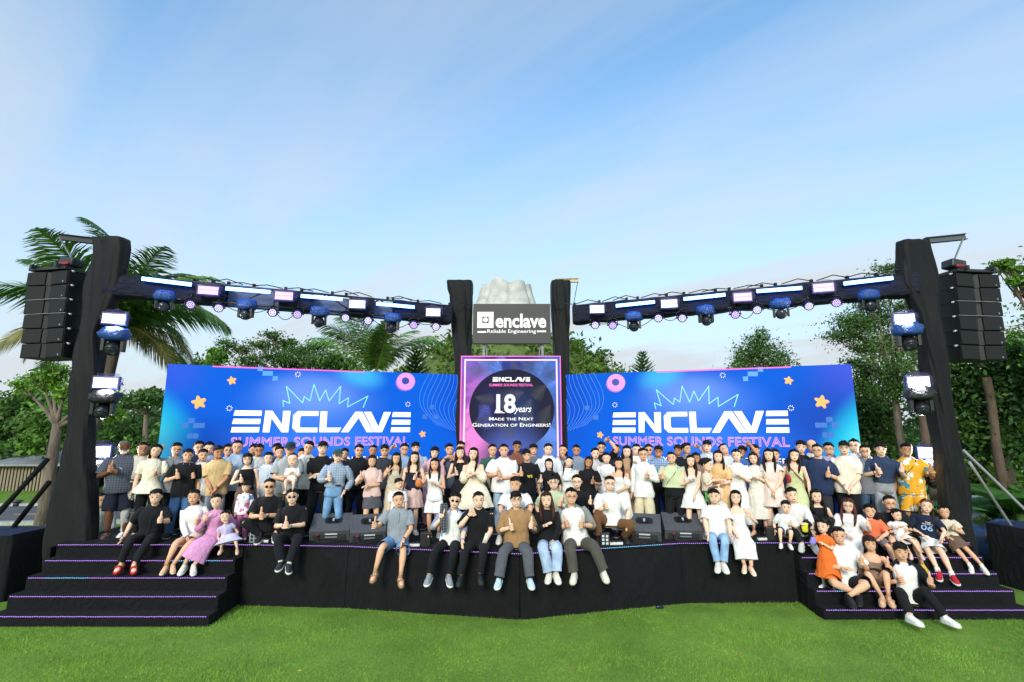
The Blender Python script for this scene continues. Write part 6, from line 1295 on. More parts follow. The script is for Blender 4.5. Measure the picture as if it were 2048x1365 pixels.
            for x, y, _z in vs:
                x, z = float(cx_)-float(w_)/2+x, float(zc_)+y; rx, ry = np.interp(z, PZ, prx)+gx(z), np.interp(z, PZ, pry)+gx(z); c_ = max(1-min(abs(x)/rx, .99)**(2/.82), 0)**.41; P.append(T(x, ry*c_+.02, z))
            letters(P, fs, mat(hx_, 0.7), root, 'printed_letter')
        elif e[:4] == 'band':
            q = MB(); q.tube([HP(head_pt(t, .78+.16*math.cos(t)*0+.1*(1-abs(t)/1.6), 1.16)) for t in np.linspace(-1.5, 1.5, 11)], [.035*hs]*11, 6); q.obj('headband', mat(e[4:], 0.6), root)
        elif e[:3] == 'cap': pass
    return root
def hc2(fx):
    for e in fx:
        if e[:3] == 'cap': return e[3:]
    return '1c2530'
W, K_, NV = 'e6e4e0', '141417', '1d2740'
G1 = ('glasses',)
TR_, JN, SH = 'trousers', 'trousers', 'shorts'
kt, gt, jn = (TR_, '131316'), (TR_, '8d9097'), (TR_, 'j5b7896')
# ---- left end
person(252, 879, 0.0, 'bearded man in dark patterned shirt and navy shorts, beside the left tower', skin='k', hair='fuzz', hc='6a6866', top=('shirt', 'K3c3f4a:55596a', {'fit': .018}), bot=(SH, '171b2a', 1.0, .95), shoe=('slide', '565a62'), L='t', R='d', fat=1.32, fx=('beard', 'watchL'), smile=True)
person(288, 883, 0.9, 'man in beige polo and pale grey trousers behind the cream peplum blouse', skin='t', hair='crop', top=('polo', 'cfc6b8', {'hem': .57}), bot=(TR_, 'b4b3b0'), shoe=('sneaker', W), L='O', belt='3a2c22', smile=True)
person(313, 887, 0.2, 'woman in cream peplum blouse and black trousers with thumb up', 'f', hair='long', top=('peplum', 'e9e0c8', {'hem': .47}), bot=kt, shoe=('heel', '201c1a'), R='t', L='d', smile=True)
person(354, 884, 2.0, 'man with glasses raising his thumb at the left edge of the screen', skin='m', top=('polo', '7c7f86'), L='u', R='d', fx=G1, smile=True)
person(378, 897, 0.3, 'man in black polo with red backpack strap and blue jeans', skin='m', top=('polo', K_, {'cc': '8a8d94'}), bot=(TR_, 'j41658f'), shoe=('sneaker', '1c1c20'), L='t', R='d', fat=1.15, fx=('strap8a1c34',))
person(401, 881, 3.0, 'man with glasses in navy shirt in the back row, left of the grey-blue shirt', skin='m', top=('polo', NV), L='b', R='b', fx=G1)
person(419, 883, 3.0, 'man in pale grey-blue shirt in the back row behind the tan polo', top=('shirt', '9aa7bd'), L='b', R='b')
person(407, 897, 1.4, 'young man in white tee with thumb up between black polo and tan polo', skin='m', top=('tee', 'd6d8dc', {'fit': .02}), bot=gt, L='t', R='d', fat=1.1)
person(437.5, 890, 0.2, 'man in tan polo and grey trousers with hands clasped in front', skin='t', top=('polo', 'c8a878', {'fit': .016}), bot=(TR_, '8f9098'), shoe=('sneaker', W), L='k', R='k', head=(.5, .05, .15), fx=('watchR',), smile=True)
person(457.6, 887, 3.0, 'man with glasses in navy tee behind the tan polo shoulder', skin='m', top=('tee', NV), L='b', R='b', fx=G1)
person(475.5, 879.5, 1.5, 'tall man with glasses in light blue shirt, thumb up, behind the black tank top', skin='m', hair='crop', top=('shirt', 'a9bcd2'), bot=kt, L='t', R='d', fx=G1, smile=True)
person(496, 905, 0.2, 'short-haired woman in black tank top and brown skirt behind the kimono girl', 'f', hair='bob', top=('tank', K_, {'hem': .55}), bot=('skirt', '6b5244', .22, .03), shoe=('sandal', '3a2c24'), L='t', R='d', fx=G1, smile=True)
person(493.7, 961, -0.45, 'little girl in white and pink kimono top and pink wide trousers', 'f', hair='fringe', hc='1b1210', top=('lshirt', 'Fe8e2e6:d06a92:5a7fb0', {'slv': 1.5, 'collar': False}), bot=(TR_, 'c9709c', 1.9), shoe=('sandal', 'd9a8c0'), kid=.55, L='d', R='d', smile=False, head=(0, 0, .1))
person(507.5, 887.5, 3.0, 'man in dark shirt half hidden behind the grey polo with glasses', skin='m', top=('tee', '23252d'), L='b', R='b')
person(520, 887, 2.0, 'man with glasses in light grey polo between light blue shirt and chubby man', skin='t', top=('polo', 'c4c2bd'), L='d', R='d', fx=G1)
person(538, 903, 0.9, 'chubby man in pale blue polo left of the man holding the baby', top=('polo', 'c3cbd6', {'fit': .02}), bot=gt, fat=1.3, L='g', R='k', smile=True)
person(556, 885.5, 3.0, 'man whose dark hair shows behind the navy shirt, left of the cap', skin='m', top=('tee', '3b4250'), L='b', R='b')
person(563, 891, 2.1, 'smiling man in navy shirt left of the man with the dark cap', skin='m', top=('tee', NV), L='b', R='b', smile=True)
person(581.5, 883, 0.2, 'tall man in dark cap and grey polo carrying a baby', skin='m', hair='cap', top=('polo', '9a9d9e', {'fit': .016}), bot=(TR_, '8c8468'), L='g', R='e', fx=('cap1c2c38',), head=(0, 0, .15))
person(588, 907, ('s', 8.98, 1.93), 'baby in white held by the man with the dark cap', skin='l', hair='fuzz', hc='3a2a22', top=('tee', W), bot=(SH, W, 1, .4), shoe=None, kid=1.25, L='p', R='p', smile=False, yaw=.2)
person(606, 896, 3.0, 'man peeking out behind the cream polo with glasses', skin='m', top=('tee', '6b6f78'), L='b', R='b')
person(618, 881, 1.6, 'tall man with glasses in cream polo and black trousers', skin='m', top=('polo', 'd8d3c6'), bot=kt, L='d', R='d', fx=G1, smile=True)
person(647, 881.5, 0.5, 'man in black tee with silver chain and crossed arms', hair='fringe', top=('tee', K_, {'hem': .57, 'fit': .014}), bot=(TR_, '131316', 1.9), L='c', R='C', fx=('necklace',), smile=False)
person(690, 895.5, 2.4, 'man in dark shirt half hidden behind the green cap', skin='m', top=('tee', '22262e'), L='b', R='b')
person(678, 898, 0.0, 'man in green cap, blue-grey checked shirt and jeans with thumb up', skin='l', hair='cap', top=('rshirt', 'K8291a6:a4b0c0', {'sl': .9, 'hem': .58}), bot=(TR_, 'j6a8fb5'), shoe=('sneaker', '7b6f62'), L='t', R='h', fx=('cap2c4a3a', 'glasses', 'watchR'), belt='1c1815', smile=True)
person(719, 888, 1.7, 'man with glasses in black open-neck shirt right of the green cap', skin='m', top=('rshirt', K_), bot=kt, L='d', R='d', fx=G1)
person(747, 889, 3.0, 'man whose raised thumb covers his face behind the pink tee', skin='t', top=('tee', '5b4038'), L='f', R='d', hair='crop')
person(743.6, 909, 0.0, 'woman in pale pink tee and grey skirt with folded arms', 'f', skin='m', hair='shoulder', hc='251713', top=('tee', 'dcb9ae', {'fit': .012, 'hem': .49}), bot=('skirt', '55555a', .35, .02), shoe=('sandal', '5a4638'), L='m', R='C', smile=True)
person(770, 888, 1.9, 'man with glasses in charcoal tee with thin necklace', hair='fringe', skin='m', top=('tee', '2f3238'), bot=kt, L='d', R='d', fx=('glasses', 'necklace'))
person(794, 903.7, 0.5, 'woman in long beige halter dress making a peace sign', 'f', skin='m', hair='longf', top=('halter', 'cdbfa6'), bot=('dress', .06, .03), shoe=('sandal', '8a7058'), L='v', R='d', smile=True)
person(809, 886, 2.2, 'man with glasses in blue shirt raising his thumb beside his head', skin='m', top=('shirt', '8ea6c4'), L='u', R='t', fx=G1, smile=True)
person(797, 956, -0.2, 'boy in white tee behind the man in denim shorts', skin='l', hair='short', top=('tee', W), bot=(SH, '3a3c44', 1, .9), kid=.45, L='d', R='d', head=(.6, 0, 0), smile=False)
person(830, 902, 0.4, 'woman in navy corset top and pale pink pleated skirt with thumb up', 'f', hair='longf', hc='2a1712', top=('strap', '1c2338', {'hem': .53}), bot=('skirt', 'd9b6ae', .33, .05, .05), shoe=('sneaker', W), L='d', R='t', smile=True)
person(833.7, 883, 2.8, 'man in light grey shirt behind the navy corset top', hair='fringe', top=('shirt', 'a9b2bf'), L='b', R='d')
person(870, 892, 1.5, 'short-haired woman in pink shirt behind the girl in white shorts', 'f', hair='bob', top=('shirt', 'd9a8b0', {'fit': .016}), bot=(TR_, 'c8909c'), L='t', R='d', smile=False)
person(871, 915, 0.0, 'girl in white sleeveless top and wide white shorts with thumb up', 'f', skin='m', hair='longf', top=('tank', W, {'hem': .57}), bot=(SH, W, 2.2, .8), shoe=('sneaker', '8a8f92'), kid=.12, L='m', R='p', smile=False)
person(899, 886, 2.2, 'man in dark grey tee holding two thumbs before his face', skin='m', top=('tee', '4a5262'), L='f', R='F', fx=('watchL',))
person(923, 882, 3.0, 'man in navy shirt behind the black pleated dress', skin='m', top=('tee', NV), L='b', R='b')
person(920, 892, 1.1, 'woman in black sleeveless pleated dress with long brown hair and thumb up', 'f', hair='longf', hc='331b12', top=('tank', '191b20'), bot=('dress', .24, .08, .05), shoe=('shoe', '18181a'), L='t', R='d', smile=True)
person(945, 893.5, 0.2, 'woman in cream off-shoulder puff dress with black hair', 'f', skin='l', hair='longR', top=('offsh', 'e6dac0', {'sl': .85, 'fit': .008}), bot=('dress', .32, .13, .04), shoe=('heel', 'b9a68c'), L='p', R='p', smile=False)
person(986, 887.5, 1.9, 'man in dark green tee behind the cream puff dress', skin='m', hair='crop', top=('tee', '2f5a48'), bot=kt, L='k', R='k', smile=False)
person(1009, 887, 0.7, 'man in white polo and pale jeans with thumb up at the centre', skin='m', hair='crop', top=('polo', W, {'fit': .018, 'cc': 'cfd6e2'}), bot=(TR_, 'j93a8bf'), L='t', R='C', fat=1.15)
person(1032, 881, 3.0, 'man with glasses in brown shirt in the back row at the centre', skin='t', hair='puffy', top=('shirt', '7a4a38'), L='t', R='b', fx=G1)
person(1053.7, 898, 0.9, 'man in black tee with bright chest print reaching out his thumb', skin='m', hair='fringe', top=('tee', K_), bot=kt, L='o', R='d', fx=('print|ws|.02|.66|.07|.035|d9c84a',), smile=True)
person(1066, 887, 3.0, 'man in grey tee behind the bright chest print', skin='m', hair='fringe', top=('tee', '5f6470'), L='b', R='b')
person(1094, 886, 2.0, 'man in white shirt behind the laughing woman in black', top=('shirt', 'dcdee2'), L='d', R='d', smile=True)
person(1098, 916, 0.5, 'laughing woman in black tee stretching her thumb to the front', 'f', hair='shoulder', top=('tee', K_), bot=kt, L='o', R='d', smile=True)
person(1125.7, 888, 3.0, 'man in grey shirt with thumb up at the right edge of the centre screen', skin='m', top=('tee', '8f8a86'), L='f', R='b', hair='crop')
person(1135, 912, 0.8, 'woman with braids in white tee with black lettering across the chest', 'f', hair='braids', top=('tee', W, {'fit': .016}), bot=kt, L='d', R='m', head=(0, .25, 0), fx=('print|energetic|0|.665|.15|.03|1a1a1a',), smile=True)
person(1151, 888.7, 3.0, 'man in blue-grey tee with thumb up left of the brown wavy-haired woman', skin='t', hair='crop', top=('tee', '7f8a9a'), L='m', R='b')
person(1176, 911.7, 0.6, 'wavy-haired woman in black top with thumb up and pendant', 'f', skin='t', hair='shoulder', hc='2a1812', top=('tee', K_, {'fit': .008}), bot=kt, R='t', L='d', fx=('necklace',), smile=True)
person(1190, 894.7, 1.9, 'woman in pale print blouse behind the wavy-haired woman', 'f', hair='tied', top=('shirt', 'bdb6b0'), L='d', R='t')
person(1200.6, 883, 3.0, 'man with glasses in black shirt raising a thumb beside the small star', skin='m', top=('shirt', K_), R='U', L='b', fx=G1)
person(1213, 903.7, 1.2, 'woman in white tee with dark lettering left of the white off-shoulder dress', 'f', hair='tied', top=('tee', W), bot=kt, L='d', R='d', fx=('print|dream|0|.67|.10|.03|1a1a1a',), smile=False)
person(1231, 888, 3.0, 'man with dark-rimmed glasses in black tee in the back row', skin='t', hair='crop', top=('tee', '1d2026'), L='b', R='b', fx=G1, smile=False)
person(1253, 890, 1.3, 'woman in loose tan dress with very long black hair', 'f', hair='longf', top=('puff', 'b08a6a', {'sl': .6}), bot=('dress', .36, .05), L='d', R='t', smile=True)
person(1270.7, 887, 2.6, 'man in white tee behind the tan dress', skin='l', hair='crop', top=('tee', W), L='d', R='b', smile=True)
person(1235.7, 915, 0.0, 'woman in white off-shoulder dress with puffed sleeves behind the brown trousers', 'f', skin='m', hair='longR', top=('offsh', W, {'sl': .5}), bot=('dress', .1, .05), L='d', R='g', smile=True)
person(1286.5, 894.7, 0.2, 'woman with glasses in white long-sleeved blouse and wide cream trousers', 'f', skin='m', hair='tied', top=('jacket', W, {'fit': .016, 'hem': .44}), bot=(TR_, 'd3c6a4', 2.2), shoe=('sandal', 'b89a78'), L='d', R='t', fx=G1)
person(1296.7, 887.5, 3.0, 'man with sunglasses raising his hand behind the white blouse', skin='m', top=('shirt', '9aa6b8'), L='u', R='b', fx=('sunglasses',))
person(1315.6, 890.6, 1.8, 'man with glasses in blue checked shirt and black trousers', skin='t', hair='fringe', top=('rshirt', 'K8fa6c6:4a6490', {'hem': .56}), bot=kt, L='d', R='t', fx=G1)
person(1343, 903, 0.2, 'man in pale green shirt with black sling strap pointing forward', skin='m', hair='crop', top=('rshirt', 'c9cfa8', {'hem': .58, 'fit': .018}), bot=(TR_, '131316', 1.5), shoe=('shoe', '161616'), L='o', R='d', fat=1.12, fx=('/17171a',), smile=True)
person(1354.8, 888, 2.7, 'man with fringe in black tee behind the pale green shirt', skin='t', hair='fringe', top=('tee', '191b20'), L='b', R='b')
person(1372, 885, 3.0, 'man in striped grey shirt looking aside with raised hand', skin='m', top=('shirt', '7d8796'), R='u', L='b', head=(.7, 0, 0))
person(1379.4, 909, 0.0, 'woman in white top and short pleated white skirt with long black hair', 'f', hair='longf', top=('strap', W, {'hem': .5}), bot=('skirt', W, .36, .06, .05), shoe=('sneaker', W), L='p', R='k', smile=False)
person(1391, 903.7, 1.6, 'woman half hidden between the pleated skirt and the toddler', 'f', skin='t', hair='shoulder', top=('tee', '8a6a5c'), L='d', R='d', smile=True)
person(1414, 879.5, 2.6, 'tall man with fringe in grey striped shirt behind the toddler', hair='fringe', top=('shirt', 'bcc2c8'), L='b', R='b')
person(1433.4, 899.6, 0.3, 'woman in pale orange dress carrying a toddler', 'f', hair='longR', hc='241410', top=('tee', 'd8b07c'), bot=('dress', .3, .05), shoe=('sandal', 'a88a68'), L='e', R='g', smile=True)
person(1410.4, 917, ('s', 9.22, 1.74), 'toddler boy in beige striped shirt carried by the woman in orange', skin='l', hair='short', top=('tee', 'cdbda8'), bot=(SH, '6a5648', 1, .8), shoe=('sneaker', 'c8c4bc'), kid=.85, L='p', R='p', yaw=.9, fx=(), smile=False)
person(1450, 886, 3.0, 'man in white shirt tilting his head back in the back row', skin='m', hair='crop', top=('shirt', 'd4d4d0'), L='b', R='b', head=(.3, -.3, -.4))
person(1479, 890, 2.9, 'man in blue shirt raising his arm behind the white V-neck dress', skin='t', top=('tee', '3f6aa8'), R='U', L='b', head=(.3, .3, .2), hair='puffy')
person(1473, 897, 0.4, 'woman in long white V-neck dress with hair tied up', 'f', hair='bun', top=('tee', W), bot=('dress', .14, .07), shoe=('heel', 'c8a88c'), L='d', R='p', smile=False)
person(1504.7, 903.7, 0.6, 'woman in cream wrap dress with wavy hair beside the pink minidress', 'f', hair='shoulder', hc='2a1813', top=('puff', 'e0d8cc'), bot=('dress', .2, .05), shoe=('heel', 'c09c80'), L='d', R='p', smile=False)
person(1509.6, 888, 3.0, 'man in navy shirt behind the cream wrap dress', skin='m', top=('tee', '27406e'), L='b', R='b', hair='puffy')
person(1535, 896, 0.3, 'woman in pale pink ruffled minidress with hands clasped', 'f', hair='longf', top=('frill', 'e4cfc4'), bot=('dress', .34, .06, .05), shoe=('heel', 'b9a08c'), L='k', R='k', smile=False)
person(1548, 897, 2.6, 'person raising a white-wrapped thumb behind the pink minidress', skin='m', top=('tee', '5a6a88'), R='m', L='b')
person(1584, 897, 0.2, 'woman in pale green long strapless dress with red shoulder bag', 'f', hair='longf', top=('strap', 'c9cf9c'), bot=('dress', .05, .06), shoe=('heel', 'a89878'), L='d', R='d', head=(0, .2, 0), fx=('\\a82a3c',), smile=False)
person(1599.6, 880, 2.4, 'man in black V-neck tee behind the green dress', hair='puffy', top=('tee', '17181c'), L='b', R='b', smile=False)
person(1622.6, 878.5, 3.0, 'bald man in white shirt in the back row', skin='m', hair='bald', top=('shirt', 'dcdcdc'), L='b', R='b')
person(1633.5, 886.8, 0.6, 'man with glasses in navy tee with thumb up and pale watch', skin='m', hair='crop', top=('tee', '222f4e', {'fit': .02}), bot=(TR_, '2e3036'), R='t', L='d', fat=1.15, fx=('glasses', 'watchR'), smile=True)
person(1656.5, 884, 2.2, 'smiling man with glasses in lavender shirt behind the navy tee', skin='m', top=('shirt', 'a8a2c4'), bot=(TR_, '1c2030'), L='b', R='d', fx=G1, smile=True)
person(1686.7, 881, 0.3, 'man with glasses in cream tee with hands clasped, black trousers', hair='fringe', top=('tee', 'e2d6c2', {'fit': .02}), bot=kt, L='k', R='k', fx=('glasses', 'watchL'), smile=False)
person(1706, 877, 2.6, 'tall man with glasses in white shirt behind the cream tee', hair='crop', top=('shirt', 'd9dade'), L='b', R='b', fx=G1, smile=False)
person(1727.8, 888.7, 1.3, 'man with glasses in grey polo and dark jeans, thumb up', skin='m', hair='crop', top=('polo', '74757c'), bot=(TR_, 'j2d4460'), R='t', L='d', fx=G1, smile=True)
person(1759, 883.4, 0.4, 'man in navy polo and grey jeans showing two thumbs up', hair='fringe', top=('polo', '2c3a56', {'hem': .575, 'fit': .016}), bot=(TR_, 'j8b8d92', 1.3), L='t', R='T', belt='141414', fx=('watchL',), smile=False)
person(1810, 885, 0.3, 'man in yellow floral shirt and matching shorts beside the right tower', skin='t', hair='short', top=('shirt', 'Fe0a01c', {'fit': .02}), bot=(SH, 'Fe0a01c', 1.3, .95), shoe=('sandal', '6a5a48'), L='d', R='T', fat=1.1, fx=('/1a1a1c',), smile=True)
# ---- kneeling and sitting on the stage
person(1031, 954, ('s', 8.98, ST+.30), 'man in white tee kneeling behind the tan jacket', skin='m', top=('tee', W, {'fit': .02}), bot=(TR_, 'j6d8fae'), shoe=('sneaker', W), fat=1.1, L='n', R='n', feet=((1000, 1076, 8.7), (1050, 1078, 8.75)), smile=True, fx=('print|W|0|.66|.06|.03|5a6a8a',))
person(1108, 950, ('s', 9.05, ST+.30), 'man with glasses and curly hair in pale green shirt kneeling at the centre', hair='puffy', top=('tee', 'b9c4a0'), bot=(TR_, '4a4640'), L='d', R='t', fx=G1, smile=True, feet=((1090, 1075, 8.85), (1120, 1075, 8.85)))
person(1153.5, 950, ('s', 9.08, ST+.30), 'person with glasses in black cardigan and white collar kneeling with thumb up', 'f', hair='tied', top=('jacket', K_), bot=kt, L='d', R='T', fx=G1, smile=False, feet=((1140, 1075, 8.85), (1170, 1075, 8.85)))
person(1217, 952.8, ('s', 8.98, ST+.22), 'man with glasses in white polo and brown trousers kneeling on the stage', hip=1222, hair='crop', top=('polo', W, {'cc': 'b8bcc8'}), bot=(TR_, '6e4c30', 1.3), shoe=('shoe', '17171a'), L='t', R=((.05, .09, -.28), (.8, -.6, 0), 'o'), fx=('glasses', 'watchR'), smile=True, feet=((1197, 1078, 8.78), (1250, 1078, 8.95)), kn=(.7, 1, .7))
person(540.5, 958, ('s', 9.08, ST+.10), 'man in black tee and sunglasses sitting cross-legged on the stage', skin='m', hair='crop', top=('tee', K_), bot=kt, shoe=('sneaker', '26262a'), L='S', R='e', fx=('sunglasses', 'watchR'), feet=((520, 1076, 8.9), (550, 1074, 8.88)), kn=(1.0, .6, .7), smile=False)
person(586, 978, ('s', 8.92, ST), 'man in black shirt and sunglasses on the stage edge with crossed ankles', top=('shirt', K_, {'fit': .018}), bot=(TR_, '15151b', 1.3), shoe=('sneaker', '23252e', W, W), L='S', R='e', fx=('sunglasses', 'watchL'), feet=((562, 1129, 8.5), (577, 1134, 8.45)), hip=584, smile=False, kn=(.4, 1, .6))
person(799, 984, ('s', 8.70, ST), 'man in grey polo, denim shorts and sandals on the stage edge', skin='m', hair='crop', top=('polo', '8f959c', {'fit': .016}), bot=(SH, 'j5f86ad', 1.2, .95), shoe=('sandal', '9a7a5a'), L='O', R='l', fx=('watchR',), feet=((750, 1150, 8.28), (801, 1160, 8.28)), smile=False)
person(911, 985, ('s', 8.55, ST), 'man in sunglasses with open blue shirt over white tee and bandana scarf', top=('rshirt', '8496b4', {'open': 3, 'in': W}), bot=(TR_, '131317', .9), shoe=('sneaker', '8a8c90', 'e8e6e2'), L='v', R='n', fx=('sunglasses', 'watchR'), feet=((858, 1157, 8.12), (898, 1159, 8.12)), hip=902, smile=False, hair='short')
person(958, 984, ('s', 8.48, ST), 'man in black polo with pointing hand between sunglasses man and tan jacket', hair='crop', top=('polo', K_), bot=(TR_, '17171b', 1.1), shoe=('shoe', '121214'), L='F', R='l', fx=('watchL',), feet=((922, 1158, 8.08), (960, 1155, 8.08)), fat=1.08, smile=True)
person(1032.7, 983, ('s', 8.42, ST), 'man with glasses in tan jacket giving two thumbs up on the stage edge', hair='fringe', top=('rshirt', 'a17c54', {'fit': .028, 'slv': 1.8, 'hem': .46}), bot=(TR_, '55565c', 1.8), shoe=('sneaker', 'b9d0e0', 'e8e6e2', '1a1a1c'), L='t', R='T', fx=('glasses', 'watchR'), feet=((998, 1163, 7.98), (1060, 1163, 7.98)), smile=True)
person(1092.5, 984, ('s', 8.48, ST), 'long brown-haired woman in black top and pale wide jeans on the stage edge', 'f', hair='longf', hc='3d1f14', top=('jacket', K_, {'fit': .008}), bot=(TR_, 'j9fb2ca', 2.0), shoe=('sneaker', 'dedacb'), L='p', R='l', feet=((1098, 1152, 8.08), (1113, 1153, 8.03)), hip=1096, smile=False)
person(1137.7, 976, ('s', 8.55, ST), 'man with glasses in open grey shirt over white tee showing two thumbs', skin='m', hair='crop', top=('rshirt', '84847f', {'open': 4, 'in': W, 'fit': .02}), bot=(TR_, '504d44', 1.6), shoe=('sneaker', 'd9d6c4', 'cfcbb0'), L='t', R='t', fx=('glasses', 'watchR'), feet=((1148, 1153, 8.12), (1208, 1150, 8.12)), hip=1152, fat=1.12, smile=True)
person(1427, 978, ('s', 9.08, ST), 'man in white tee and blue jeans on the right stage edge', hair='short', top=('tee', W, {'fit': .022}), bot=(TR_, 'j86a6c8', 1.1), shoe=('sneaker', 'dad6cc'), L='n', R='n', feet=((1436, 1132, 8.66), (1448, 1133, 8.62)), smile=True)
person(1467, 981, ('s', 9.08, ST), 'woman in long white strap dress on the right stage edge beside blue jeans', 'f', hair='long', top=('strap', W), bot=('dress', .10, .05, .03), shoe=('heel', 'e4dccb'), L='l', R='m', feet=((1489, 1136, 8.66), (1503, 1140, 8.62)), hip=1480, smile=True, lean=-.05)
# ---- left stairs
person(315.4, 979, ('s', 8.97, ST), 'man in black shirt with white shoulder stripe and red slippers on the left stairs', top=('shirt', '16171c'), bot=(TR_, '17171b', 1.0), shoe=('slide', 'c01820'), L='s', R='o', hip=300, fx=('watchR',), feet=((241, 1133, 8.5), (268, 1134, 8.48)), smile=True)
person(386.8, 978, ('s', 8.95, ST), 'woman in white jacket and short pale skirt seated on the left stairs', 'f', skin='m', hair='tied', top=('jacket', W, {'fit': .014}), bot=('skirt', 'd8c4b8', .36, .0), shoe=('heel', 'dcc4a4'), L='l', R='t', hip=392, fx=('watchL',), feet=((331, 1138, 8.46), (346, 1136, 8.46)), smile=False)
person(435, 988, ('s', 8.95, ST), 'woman in flowing pink dress seated behind the little girl in lavender', 'f', hair='tied', top=('lshirt', 'cf8fb8', {'collar': False}), bot=('dress', .09, .04, .04), shoe=('sneaker', 'd9d2c8'), L='v', R='T', hip=432, feet=((368, 1137, 8.5), (387, 1138, 8.46)), smile=True)
person(447, 1019, ('s', 8.80, ST), 'little girl in lavender tulle dress sitting on the left stairs', 'f', hair='tied', top=('frill', 'bdb4d4'), bot=('dress', .16, .1, .06), shoe=('sandal', 'd9a8a0'), kid=.6, L='d', R='d', hip=456, feet=((442, 1102, 8.6), (474, 1102, 8.6)), smile=False)
# ---- right stairs
person(1582, 976, ('s', 9.22, ST), 'man in white shirt sitting behind the small boy in dungarees', hip=1594, top=('rshirt', 'dcd9d4'), bot=(TR_, '17181c'), shoe=('sneaker', 'dcd8d0'), L='e', R='n', feet=((1603, 1092, 8.93), (1630, 1096, 8.9)), fx=('watchR',), smile=False)
person(1573, 1001, ('s', 9.02, ST+.10), 'small boy in white shirt and navy dungarees with thumb up', top=('shirt', W), bot=(SH, '1c2438', 1.1, .85), shoe=('sneaker', 'e0ddd6'), kid=.6, L='d', R='t', feet=((1562, 1090, 8.85), (1580, 1092, 8.85)), hip=1571, smile=False)
person(1631, 979, ('s', 9.3, ST+.02), 'long-haired woman in black sleeveless top sitting behind the orange toddler', 'f', hair='longf', top=('tank', '151518'), bot=kt, L='m', R='d', feet=((1620, 1080, 9.1), (1645, 1080, 9.1)), smile=False)
person(1694, 1005, ('s', 9.1, ST), 'woman with glasses and reddish hair in white blouse and skirt on the right stairs', 'f', hair='longf', hc='4a2622', top=('puff', W, {'sl': .5}), bot=('skirt', W, .12, .03), shoe=('sandal', 'b89c84'), L='l', R='T', fx=G1, feet=((1690, 1148, 8.7), (1715, 1148, 8.7)), smile=True, fat=1.08)
person(1737.5, 1020.5, ('s', 9.06, ST), 'boy in orange tee and grey shorts on the right stairs', skin='m', hair='short', top=('tee', 'e27048'), bot=(SH, '77707a', 1.2, .95), shoe=('sneaker', '4a4a50'), kid=.28, L='t', R='l', hip=1748, feet=((1752, 1130, 8.75), (1792, 1134, 8.72)), smile=False)
person(1774.8, 992, ('s', 9.12, ST), 'man with glasses in black and white raglan tee holding a girl', skin='m', hair='crop', top=('tee', '17171a', {'fit': .02}), bot=(SH, '2c2f3a', 1.2, .98), shoe=('sneaker', 'd8b04a'), L='e', R='g', hip=1790, feet=((1800, 1132, 8.7), (1845, 1136, 8.7)), fx=G1, smile=False)
person(1789.8, 1017.6, ('s', 8.88, ST+.08), 'girl in white ruffled dress on the lap of the raglan tee man', 'f', hair='tied', top=('frill', W), bot=('dress', .3, .03), shoe=('sandal', 'd9c8c0'), kid=.5, L='d', R='l', hip=1802, feet=((1822, 1112, 8.6), (1842, 1112, 8.62)), head=(.5, 0, .1), smile=False)
person(1851.6, 1001, ('s', 9.08, ST), 'young woman in navy jersey with number 06 and white skirt', 'f', hair='braids', hc='331814', top=('tee', '1a2136', {'fit': .03, 'hem': .48}), bot=('skirt', W, .33, .04, .04), shoe=('sneaker', 'b8202e', W, W), L='l', R='n', hip=1850, feet=((1880, 1154, 8.62), (1906, 1157, 8.6)), fx=('bandb0202c', 'print|06|.0|.60|.11|.085|8fb0d8', 'print|THE|0|.72|.05|.022|e8e8e8', 'print|UNIVERSITY|0|.695|.1|.016|e8e8e8'), smile=False)
person(1885, 1014.6, ('s', 9.06, ST), 'girl in brown and white sailor dress with thumb up, rightmost on the stairs', 'f', skin='m', hair='pigtails', top=('frill', 'd6cab4', {'sl': .3}), bot=('skirt', '6a5446', .32, .05, .05), shoe=('sneaker', 'e2dccf', 'cfc8b8', W), kid=.25, L='l', R='t', hip=1902, feet=((1948, 1144, 8.66), (1972, 1144, 8.66)), smile=True)
person(1645, 1037, ('g', 8.53, .36), 'toddler in orange dress standing on the right stairs with a toy phone', 'f', skin='l', hair='pigtails', top=('puff', 'e8702c'), bot=('dress', .17, .09, .03), shoe=('sneaker', 'e8e4dc'), kid=.75, L='o', R='p', yaw=-.9, smile=False)
person(1676, 1053.7, ('s', 8.56, .36), 'man in white polo and black shorts sitting cross-legged on the right stairs', skin='m', hair='crop', top=('polo', W, {'fit': .018}), bot=(SH, '141418', 1.2, .9), shoe=('sneaker', '17171a', '17171a'), L='e', R='m', fat=1.12, feet=((1718, 1197, 8.2), (1699, 1200, 8.12)), kn=(1.3, .8, .6), smile=True, hip=1680)
person(1739, 1071, ('s', 8.54, .36), 'smiling woman in taupe tube top and satin skirt on the right stairs', 'f', skin='m', hair='bob', hc='2a1a15', top=('tube', '8f7868', {'fit': .008}), bot=('skirt', '7d6a5c', .3, .0), shoe=('sandal', 'c8a488'), L='l', R='m', feet=((1764, 1199, 8.2), (1778, 1200, 8.2)), hip=1746, smile=True)
person(1799, 1085, ('s', 8.34, .16), 'man in open black shirt, white tee and white shoes on the lowest right step', skin='m', hair='fringe', top=('shirt', '14151a', {'open': 3, 'in': W, 'fit': .02}), bot=(TR_, '131316', 1.0), shoe=('sneaker', 'e4e2dd', 'd8d4ca', W), L='t', R='T', hip=1812, feet=((1822, 1240, 7.85), (1893, 1242, 7.85)), fx=('watchR',), smile=False, fd=((.15, -1, 0), (.2, -1, 0)))
